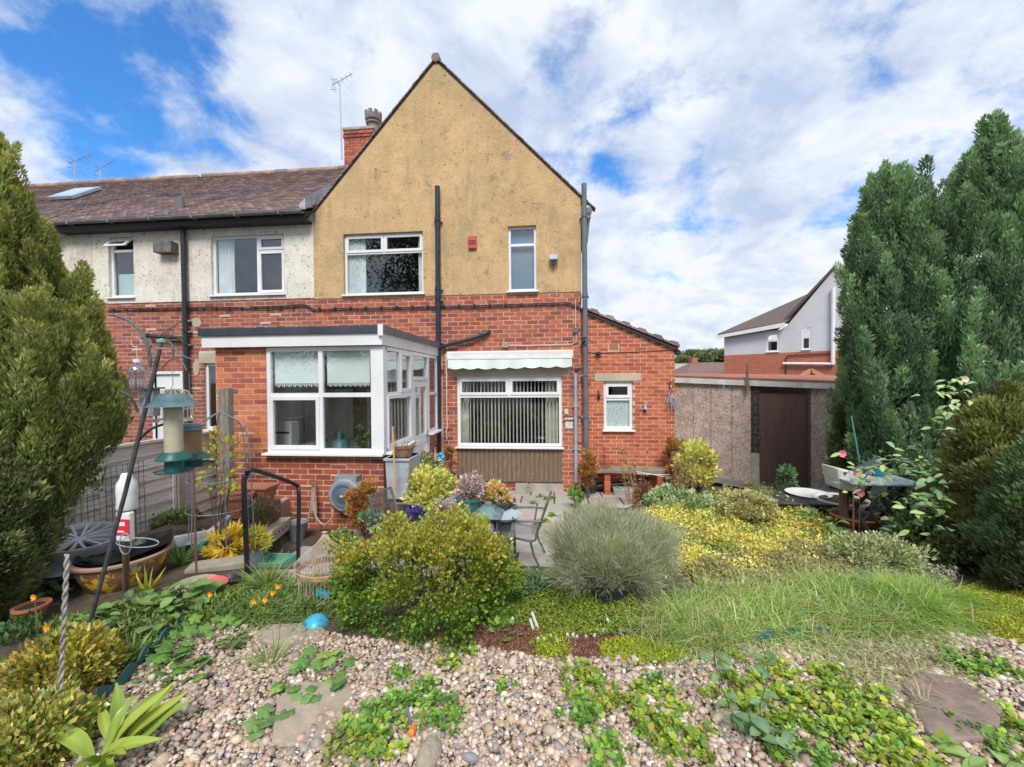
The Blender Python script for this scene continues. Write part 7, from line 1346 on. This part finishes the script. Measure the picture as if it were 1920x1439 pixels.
leafy('broad dark green leaves under the leaning feeder pole', T(120, 1110), 'hosta', 16, .22, [(.08, .16, .06), (.12, .22, .08)], 3, .2, .12, (.1, .9), tag_='d')
leafy('round pale green nasturtium leaves in front of the glazed tub', T(270, 1165), 'round', 70, .068, NA, 4, .34, .16, (-.2, .8)); leafy('large wavy dock leaves beside the nasturtium', T(345, 1140), 'lobed', 14, .13, NA, 5, .16, .12, (.1, .9), tag_='n')
leafy('lobed bright green leaves spilling over the edging onto the gravel', T(375, 1215), 'palm', 34, .085, [(.16, .34, .06), (.13, .27, .06), (.2, .38, .08)], 6, .24, .10, (0, .7)); leafy('small lobed weed leaves below the edging', T(330, 1265), 'palm', 34, .055, [(.16, .3, .07), (.12, .24, .07)], 7, .22, .05, (0, .8), tag_='b')
leafy('broad dull green hollyhock like leaves on the gravel', T(590, 1285), 'palm', 22, .085, [(.17, .33, .08), (.13, .27, .08), (.22, .4, .08)], 8, .17, .10, (-.2, .5), tag_='h'); leafy('pale fanned leaves below the hollyhock like plant', T(520, 1355), 'palm', 10, .08, [(.22, .36, .12), (.18, .3, .1)], 9, .1, .06, (-.1, .5), tag_='p')
leafy('lime green lobed leaves right of the round bush', T(945, 1190), 'palm', 26, .05, [(.3, .45, .08), (.22, .38, .07)], 10, .1, .07, (0, 1), tag_='l')
# rose with arching canes
def rose(label, pix, Y, nl, size, cols, seed, spread, tag_='r'):
    c = PY(*pix[0], Y); base = Vector((c.x, c.y, H(c.x, c.y))); t_ = thing('rose_bush', label, 'rose', base, 'rose canes on the right'); R = random.Random(seed); q = MB(); P = arc([PY(x, y, Y + R.uniform(-.15, .15)) for x, y in pix], 6); q.tube([base] + P, .007, 6); q.build('canes', mat('rose_cane', (.2, .09, .06), rough=.6), t_)
    for i in range(nl):
        p = P[R.randrange(len(P))] + Vector((R.gauss(0, spread), R.gauss(0, spread * .8), R.gauss(0, spread * .75))); k = R.randrange(6); o = link('leaf', leafmesh_get('oval' + tag_, 'oval', k, cols), t_); a = R.uniform(0, 6.28); el = R.uniform(-.5, .5); d = Vector((math.cos(a) * math.cos(el), math.sin(a) * math.cos(el), math.sin(el))); zz = Vector((R.uniform(-.3, .3), -.5, 1)); zz = (zz - d * zz.dot(d)).normalized(); x = d.cross(zz)
        o.location = p; o.rotation_euler = Matrix((x, d, zz)).transposed().to_euler(); s = size * R.uniform(.7, 1.2); o.scale = (s, s, s)
    return t_
RO = [(.22, .36, .18), (.28, .43, .2), (.42, .54, .2), (.16, .27, .16)]
rose('rose cane with pale green leaves arching over the treadle table', [(1600, 920), (1640, 880), (1690, 865), (1740, 880), (1775, 920)], 4.6, 130, .085, RO, 21, .11); rose('rose stems with blue green leaves hanging right of the treadle table', [(1740, 990), (1730, 960), (1760, 930), (1780, 900)], 4.4, 110, .09, RO, 22, .14)
rose('tall rose with light green leaves in front of the right conifers', [(1860, 960), (1850, 860), (1820, 780), (1790, 730), (1770, 800)], 4.5, 100, .08, [(.42, .56, .28), (.33, .48, .24), (.5, .6, .3)], 23, .09, 's'); rose('rose shoot reaching right with pale blooms', [(1860, 900), (1862, 830), (1880, 790), (1905, 770)], 4.4, 60, .08, [(.32, .45, .2), (.25, .38, .17), (.4, .5, .22)], 24, .07, 's')
blooms(['pale peach rose bloom at the right of the tall rose', 'faded cream rose bud at the top of the tall rose'], [(1898, 765), (1808, 712)], mat('peach_petal', (.7, .5, .38), (.75, .6, .5), 20, .6), .04, name='rose_bloom', petals=9, Y=4.45)
# climbing leaves in the white bowl area
c = PZ(1530, 935, .5); leafy('light green strawberry like leaves in the white bowl planter', c, 'oval', 40, .09, [(.3, .42, .12), (.22, .34, .1)], 25, .32, .16, (-.1, .8), tag_='w'); leafy('broad leaves beside the yellow carpet under the black table', T(1535, 985), 'oval', 24, .11, [(.16, .32, .12), (.24, .36, .1)], 26, .2, .15, (0, .8), tag_='v')
# foreground plant with grey green leaves on dark stems (right)
for (pix, lab, sd) in (([(1395, 1395), (1370, 1330), (1345, 1265), (1335, 1200)], 'grey green leaved stem standing in the gravel right of centre', 31), ([(1440, 1400), (1425, 1330), (1440, 1260), (1425, 1200)], 'second grey green stem leaning right near the edging', 32), ([(1500, 1439), (1470, 1400), (1420, 1370), (1400, 1330)], 'low grey green shoot at the bottom right of centre', 33)):
    g0 = T(*pix[0]); t_ = thing('sapling', lab, 'plant', g0); P = arc([g0] + [PY(x, y, g0.y + .03 * i) for i, (x, y) in enumerate(pix[1:], 1)], 5); MB().tube(P, .0028, 5).build('stem', m_bark, t_); R = random.Random(sd)
    for i in range(11):
        p = P[2 + int(i * (len(P) - 3) / 11)]; o = link('leaf', leafmesh_get('ovalg', 'oval', R.randrange(6), [(.15, .26, .13), (.2, .32, .16)]), t_); a = i * 2.4; d = Vector((math.cos(a) * .9, math.sin(a) * .6, R.uniform(-.1, .5))).normalized(); zz = Vector((0, -.4, 1)); zz = (zz - d * zz.dot(d)).normalized(); x = d.cross(zz); o.location = p; o.rotation_euler = Matrix((x, d, zz)).transposed().to_euler(); s = .07 * R.uniform(.7, 1.2); o.scale = (s, s, s)
leafy('pale lime sapling leaves at the bottom right corner', PZ(1868, 1400, .5), 'oval', 9, .12, [(.3, .46, .14), (.26, .4, .12)], 27, .12, .1, (-.1, .4), tag_='q')
extra(cons, 'indoor_plant', (-2.75, 5.95, 1.2), (.16, .1, .2), 260, .07, [(.14, .22, .08), (.2, .28, .1)], 401, ncl=14); extra(cons, 'indoor_plant', (-3.3, 6.1, 1.15), (.14, .1, .16), 200, .07, [(.12, .2, .08), (.18, .26, .1)], 402, ncl=12)
# ------------------------------------------------------------------ ground cover
def cover(label, pix, n, size, h, palette, seed, name='ground_cover', cat='ground cover', m=None, tv=LEAF_V, tf=LEAF_F, w=None, up=.9, leafw=1.0, jit=.14, clump=0, dome=.0, mat_=None, rnd_=.5):
    global rng; st = rng; rng = np.random.default_rng(seed); P = poly_world(pix)
    if clump:
        cc = sample_poly(P, clump); i = rng.integers(0, clump, n); xy = cc[i] + rng.normal(0, dome or .04, (n, 2)); hh = h * np.exp(-((xy - cc[i]) ** 2).sum(1) / (2 * (dome or .04) ** 2) * .7)
    else: xy = sample_poly(P, n); hh = h * (.55 + .45 * np.sin(xy[:, 0] * 9 + 1.3) * np.sin(xy[:, 1] * 8 + .7))
    hh = np.maximum(hh, size * .2); z = hgt(xy[:, 0], xy[:, 1]) + hh * rng.uniform(.15, 1, n); pos = np.column_stack([xy, z]); d = nrm(rdir(n) * rnd_ + np.array([0, 0, up * .5]) + rng.normal(0, .3, (n, 3))); s = size * rng.uniform(.6, 1.25, n); s3 = np.stack([s * leafw, s, s], -1)
    C = pal(n, palette, jit, w)
    if clump: C *= (1 + rng.normal(0, .1, clump))[i][:, None]
    o = cloud(name, tv, tf, basis(d, rng.normal(0, .6, (n, 3)) + np.array([0, -.25, 1.0]), s3), pos, C, m or m_leaf); tag(o, label, cat, None, 'stuff'); rng = st; return o
YC = [(.82, .76, .18), (.70, .68, .14), (.88, .82, .34), (.46, .52, .10), (.6, .4, .12)]
cover('bright yellow creeping ground cover beyond the lavender', [(1200, 985), (1260, 955), (1400, 952), (1520, 968), (1600, 1010), (1560, 1055), (1420, 1075), (1300, 1090), (1250, 1060)], 20000, .034, .11, YC, 101, clump=70, dome=.12)
cover('green undergrowth showing through the yellow carpet', [(1200, 985), (1260, 955), (1400, 952), (1520, 968), (1600, 1010), (1560, 1055), (1420, 1075), (1300, 1090), (1250, 1060)], 9000, .035, .06, [(.26, .34, .08), (.36, .42, .12), (.2, .28, .08)], 151)
cover('pink tinted faded ground cover before the long grass', [(1290, 1075), (1400, 1045), (1560, 1030), (1600, 1090), (1480, 1110), (1330, 1120)], 12000, .032, .13, [(.38, .34, .14), (.46, .34, .22), (.28, .30, .12), (.55, .46, .26), (.3, .38, .1)], 102)
cover('white flowered pale ground cover beside the dark shrubs', [(1540, 1040), (1700, 1045), (1800, 1075), (1790, 1100), (1620, 1110), (1540, 1090)], 9000, .028, .1, [(.26, .3, .16), (.55, .54, .46), (.36, .4, .24), (.45, .42, .3)], 103)
cover('loose pale yellow green tangle between the yellow carpet and the garage', [(1340, 930), (1420, 905), (1500, 925), (1560, 965), (1400, 968), (1290, 955)], 5200, .05, .22, [(.55, .56, .2), (.4, .46, .16), (.68, .64, .34), (.3, .38, .14)], 152, clump=60, dome=.09)
cover('mossy green carpet around the small shrub and lavender pot', [(900, 1165), (930, 1120), (980, 1085), (1060, 1075), (1180, 1120), (1230, 1160), (1150, 1200), (1010, 1185)], 14000, .022, .05, [(.20, .34, .04), (.28, .40, .04), (.14, .26, .04), (.35, .36, .06)], 104)
cover('lime yellow sedum carpet at the right edge', [(1790, 1110), (1860, 1095), (1925, 1110), (1925, 1215), (1880, 1210), (1820, 1170), (1780, 1150)], 9000, .022, .05, [(.42, .48, .03), (.50, .52, .05), (.28, .40, .04), (.36, .25, .08)], 105)
cover('lime sedum patch at the edge of the mulch', [(1120, 1215), (1190, 1200), (1290, 1225), (1280, 1245), (1180, 1252), (1130, 1240)], 3500, .02, .05, [(.42, .48, .03), (.34, .42, .04)], 106)
cover('small lime sedum tufts among the plant labels', [(1000, 1225), (1020, 1190), (1080, 1195), (1070, 1235), (1020, 1240)], 1800, .018, .05, [(.42, .48, .03), (.3, .4, .04)], 107, clump=14)
cover('red brown bark mulch under the round bush and the labels', [(780, 1195), (860, 1190), (940, 1165), (1000, 1180), (1150, 1195), (1200, 1215), (1100, 1240), (1000, 1235), (900, 1222), (800, 1212)], 14000, .022, .015, [(.22, .09, .06), (.30, .13, .085), (.15, .07, .05), (.36, .19, .13)], 108, name='bark_mulch', cat='mulch', up=0, leafw=.35, m=mat('bark_chip', (0, 0, 0), attr=True, rough=.95), rnd_=1)
cover('low green weeds between the slabs of the patio', [(960, 1000), (1040, 1000), (1060, 930), (960, 925)], 500, .05, .05, [(.2, .3, .08), (.3, .36, .1)], 109, clump=9, dome=.035, name='patio_weeds')
cover('mixed green weeds over the left bed in front of the tub', [(100, 1180), (400, 1110), (560, 1110), (600, 1160), (420, 1170), (330, 1200), (250, 1260), (160, 1300), (60, 1250)], 9000, .05, .09, [(.14, .24, .06), (.2, .32, .08), (.10, .18, .05), (.3, .34, .1)], 110, leafw=.5)
# long fine grass on the right
def grassarea(label, pix, n, h, palette, seed, w=.003, bend=(.8, 2.0), bias=(0, -.35), name='long_grass', sp=.35, clumps=0, kind='stuff', cat='grass'):
    global rng; st = rng; rng = np.random.default_rng(seed); P = poly_world(pix); k = 3
    V = []; objs = []; root = None
    for j, bnd in enumerate(np.linspace(bend[0], bend[1], k)):
        nn = n // k
        if clumps: cc = sample_poly(P, clumps) if j == 0 else cc; i = rng.integers(0, clumps, nn); off = rng.normal(0, .09, (nn, 2)); xy = cc[i] + off
        else: xy = sample_poly(P, nn); off = rng.normal(0, .05, (nn, 2))
        pos = np.column_stack([xy, hgt(xy[:, 0], xy[:, 1]) - .005]); yaw = rng.normal(0, 1, (nn, 2)) * sp + off * 4 + np.array(bias); d = nrm(np.column_stack([yaw, np.ones(nn)])); hor = nrm(np.column_stack([yaw + rng.normal(0, .15, (nn, 2)), np.zeros(nn)])); L_ = h * rng.uniform(.45, 1.15, nn)
        tv, tf = blade(bnd, w / h, 5); V.append((tv, tf, basis(d, np.array([0, 0, 1]) * .2 - hor * 1.0 + np.array([0, 0, .0]), L_), pos, pal(nn, palette, .15) * ((1 + .22 * np.sin(i * 2.399))[:, None] if clumps else 1)))
    # one mesh out of the three bends
    tf = V[0][1]; kk = len(V[0][0]); allv = []; 
    vv = np.concatenate([np.einsum('nij,kj->nki', B, np.array(tv)) + L_[:, None, :] for tv, _, B, L_, _ in V]); C = np.concatenate([c for *_, c in V]); o = cloud(name, np.zeros((kk, 3)), tf, np.zeros((len(vv), 3, 3)), np.zeros((len(vv), 3)), C, m_leaf); o.data.vertices.foreach_set('co', vv.astype(np.float32).ravel()); o.data.update(); tag(o, label, cat, None, kind); rng = st; return o
FG_ = [(.36, .50, .12), (.28, .44, .09), (.50, .54, .22), (.62, .58, .34), (.22, .40, .07)]
grassarea('long fine pale green grass flowing over the right bed', [(1190, 1190), (1290, 1130), (1400, 1105), (1560, 1095), (1700, 1100), (1790, 1130), (1800, 1170), (1650, 1195), (1450, 1200), (1330, 1215), (1250, 1215)], 26000, .21, FG_, 121, clumps=110, sp=.6)
grassarea('bright green fine grass clump at the right of the bed', [(1620, 1110), (1740, 1105), (1790, 1130), (1740, 1160), (1640, 1150)], 5000, .2, [(.22, .42, .06), (.28, .46, .08)], 122, clumps=14)
grassarea('pale dry grass trailing across the gravel on the right', [(1560, 1215), (1680, 1210), (1760, 1240), (1730, 1300), (1620, 1310), (1560, 1260)], 3200, .16, [(.42, .40, .22), (.34, .38, .16), (.5, .46, .3)], 123, clumps=24, bend=(1.5, 3.5))
grassarea('short grass blades in the left bed around the poppies', [(420, 1130), (470, 1095), (600, 1100), (600, 1160), (520, 1185), (430, 1170)], 4200, .15, [(.18, .3, .08), (.26, .38, .1), (.34, .4, .16)], 124, w=.005, clumps=40)
def tuft(label, x, y, n, h, palette, seed, w=.007, **kw): c = T(x, y); return strawy(label, (c.x, c.y, c.z), n, h, .03, .9, w, palette, seed, **kw)
tuft('spiky grass tuft on the gravel beside the blue half ball', 505, 1250, 36, .26, [(.26, .38, .12), (.36, .42, .18)], 131); tuft('strap leaved clump right of the glazed tub', 335, 1060, 70, .28, [(.16, .28, .07), (.26, .38, .1)], 132, w=.009)
tuft('green strap leaves by the birdcage', 500, 1105, 60, .3, [(.26, .38, .08), (.2, .32, .08)], 133, w=.012); tuft('grass tuft by the scalloped edging', 248, 1235, 60, .16, [(.2, .34, .08), (.3, .4, .14)], 134); tuft('yellow green spiky shoot in front of the glazed tub', 278, 1110, 12, .26, [(.5, .46, .06), (.36, .42, .06)], 135, w=.018)
tuft('tall thin grass stems behind the gravel right of the lavender', 1400, 1110, 40, .3, [(.4, .4, .2), (.3, .34, .14)], 136, w=.003); tuft('dead cream grass strands over the right flagstone', 1740, 1330, 30, .16, [(.5, .44, .28)], 137, w=.004)
# weeds in the gravel
WD = [(.16, .32, .06), (.22, .40, .06), (.12, .25, .06), (.30, .44, .07)]; WY = [(.34, .45, .06), (.26, .40, .07), (.18, .33, .06), (.46, .48, .06)]
wi = 0
for (x, y, r, n, P_, lab) in ((745, 1275, .07, 150, WD, 'small green weed at the upper middle of the pebbles'), (848, 1250, .06, 110, WY, 'yellowing small weed above the pebbles centre'), (793, 1312, .09, 260, WD, 'dark green strawberry like weed left of centre'), (838, 1358, .09, 260, WD, 'dark green weed below the centre of the pebbles'), (705, 1360, .15, 700, WD, 'broad green weed patch beside the sandy flagstone'), (700, 1415, .14, 500, WY, 'lighter weed patch at the bottom beside the hand tool'), (945, 1298, .05, 90, WD, 'tiny weed right of centre in the pebbles'), (1075, 1262, .09, 200, WY, 'bright green weed in the upper right pebbles'), (1110, 1300, .15, 600, WY, 'wide green weed patch right of centre'), (1095, 1350, .10, 350, WD, 'dark weed patch under the wide green one'), (1210, 1345, .2, 900, WY, 'large yellow green weed patch at the right'), (1265, 1390, .2, 900, WY, 'bottom yellow green weed patch right of centre'), (1140, 1425, .1, 260, WD, 'bluish weed at the bottom right of centre'), (635, 1395, .1, 200, [(.3, .32, .12), (.22, .28, .08)], 'thin straggly weed on the sandy flagstone'), (1230, 1295, .07, 120, WD, 'small weed above the large yellow green patch'), (1400, 1290, .2, 900, WY, 'weed patch around the grey green stems'), (1480, 1330, .24, 1400, WY, 'dense strawberry like patch in the right gravel'), (1560, 1290, .2, 1000, WY, 'leafy patch below the trailing grass'), (1620, 1350, .24, 1400, WY, 'dense bright patch left of the brown flagstone'), (1500, 1410, .24, 1300, WD, 'dark green patch at the bottom right'), (1680, 1420, .2, 900, WY, 'patch at the bottom below the brown flagstone'), (1800, 1255, .1, 200, WD, 'small weed above the brown flagstone'), (1868, 1270, .14, 420, WD, 'green weed at the right edge of the pebbles'), (1860, 1350, .12, 300, WY, 'weed beside the brown flagstone at the right'), (880, 1230, .05, 80, WY, 'lime tuft at the edge of the mulch under the bush'), (1890, 1420, .14, 400, WD, 'weed at the bottom right corner')):
    c = T(x, y); wi += 1; st = rng; rng = np.random.default_rng(900 + wi); nr = max(6, int(n / (15 if n < 900 else 20))); n2 = nr * 15; a = rng.uniform(0, 6.28, nr); q = np.sqrt(rng.random(nr)) * r * (1 + .4 * np.sin(a * 3 + wi)); cc = np.column_stack([c.x + q * np.cos(a), c.y + q * np.sin(a)]); ri = np.repeat(np.arange(nr), 15); rs_ = rng.uniform(.6, 1.4, nr)[ri]; a2 = rng.uniform(0, 6.28, n2); el = rng.uniform(-.1, 1.0, n2); d = np.column_stack([np.cos(a2) * np.cos(el), np.sin(a2) * np.cos(el), np.sin(el)]); xy = cc[ri] + d[:, :2] * (.022 * rs_ * rng.random(n2))[:, None]; z = hgt(xy[:, 0], xy[:, 1]) + .012 + .035 * rs_ * rng.random(n2); s = .022 * rs_ * rng.uniform(.6, 1.4, n2); s3 = np.stack([s * 1.5, s, s], -1)
    o = cloud('weed_patch', LEAF6_V, LEAF6_F, basis(d, rng.normal(0, .35, (n2, 3)) + np.array([0, 0, 1]), s3), np.column_stack([xy, z]), pal(n2, P_, .14) * (1 + rng.normal(0, .16, nr))[ri][:, None], m_leaf); tag(o, lab, 'weed', 'weeds growing in the pebbles', 'stuff'); rng = st
# ------------------------------------------------------------------ pebbles
def pebbles():
    global rng; st = rng; rng = np.random.default_rng(55); P = poly_world([(-60, 1460), (100, 1400), (165, 1345), (230, 1290), (300, 1222), (370, 1160), (400, 1150), (470, 1180), (560, 1185), (640, 1195), (720, 1205), (860, 1212), (1000, 1232), (1120, 1240), (1220, 1238), (1340, 1215), (1450, 1210), (1560, 1205), (1700, 1200), (1780, 1180), (1850, 1195), (1990, 1230), (2080, 1460)])
    P += [Vector((P[-1].x, 1.3, 0)), Vector((P[0].x, 1.3, 0))]; n = 28000; xy = sample_poly(P, n)
    s = np.exp(rng.normal(math.log(.0112), .33, n)); z = hgt(xy[:, 0], xy[:, 1]) + s * .1 + rng.uniform(0, .016, n); sc = np.stack([s * rng.uniform(.85, 1.45, n), s * rng.uniform(.8, 1.2, n), s * rng.uniform(.5, .8, n)], -1)
    PC = [(.45, .355, .265), (.53, .43, .33), (.36, .275, .215), (.57, .49, .40), (.30, .26, .23), (.47, .31, .20), (.66, .60, .54), (.22, .21, .22), (.50, .39, .26), (.42, .28, .23)]
    d = rdir(n) * np.array([1, 1, .25]); up = rng.normal(0, .3, (n, 3)) + np.array([0, 0, 1]); v, f = sph(7, 3); v = np.array(v) * (1 + .0 * np.arange(len(v)))[:, None]; v[:, 0] += .12 * v[:, 1] * v[:, 1]; v = np.array(v)
    C = pal(n, PC, .10, [3, 3, 3, 2, 1.5, 1.4, 1, .6, 1.5, 1.2]); o = cloud('pebbles', v, f, basis(d, up, sc), np.column_stack([xy, z]), C, mat('pebble', (0, 0, 0), attr=True, rough=.55, var=.12, scale=30), smooth=True); tag(o, kind='stuff', label='mixed pink grey and buff pebbles of the gravel bed', cat='gravel')
    n = 26000; xy = sample_poly(P, n); z = hgt(xy[:, 0], xy[:, 1]) + .004 + .003 * rng.random(n); g = cloud('grit', LEAF_V, LEAF_F, basis(rdir(n) * np.array([1, 1, .1]), rng.normal(0, .25, (n, 3)) + np.array([0, 0, 1]), .014 * rng.uniform(.6, 1.6, n)[:, None] * np.array([[1.8, 1, 1]])), np.column_stack([xy, z]), pal(n, PC, .2), MATS['pebble']); tag(g, 'fine buff grit between the pebbles', 'gravel', None, 'stuff'); rng = st
pebbles()
cover('scattered dead brown leaves and bark crumbs on the pebbles', [(200, 1439), (240, 1300), (450, 1200), (1000, 1240), (1500, 1230), (1850, 1230), (1919, 1439)], 900, .02, .03, [(.25, .15, .08), (.35, .22, .1), (.16, .1, .06), (.5, .36, .12)], 140, name='dead_leaves', cat='leaves', up=.2, rnd_=1.2)
# ------------------------------------------------------------------ far trees and the trees behind the viewer that the windows mirror
for i, (x, y, Y, rx, rz) in enumerate(((1300, 668, 120, 26, 9), (1330, 668, 110, 20, 10), (1352, 670, 100, 16, 9), (1280, 678, 105, 12, 5), (1318, 674, 95, 14, 6))):
    bpx(('rounded distant tree on the hill, third from the left', 'rounded distant tree at the top of the hill beside the white house', 'distant tree tight against the white house wall', 'small distant tree just above the extension gutter', 'lower distant tree behind the red chimney')[i], x, y, Y, rx, rz, 1500, .9, [(.22, .28, .14), (.30, .34, .18), (.16, .21, .12)], 200 + i, name='distant_tree', cat='tree', group='trees on the far hill', ncl=40, hemi=False, ry=rx * .6, stems=3)  # palette lightened: distance haze is put into the leaf colours
for i, (x, y, h, r) in enumerate(((-10.5, -9, 14, 4.6), (1, -6, 3.4, 2.6))):
    bush(('broad leafy tree behind the viewer mirrored in the upper window', 'second leafy tree behind the viewer')[i], (x, y, h * .58), (r, r * .8, h * .42), 22000, .2, [(.05, .08, .03), (.08, .12, .04)], 300 + i, name='garden_tree', cat='tree', ncl=120, spread=.18, stems=14, base=(x, y, 0), hemi=False)
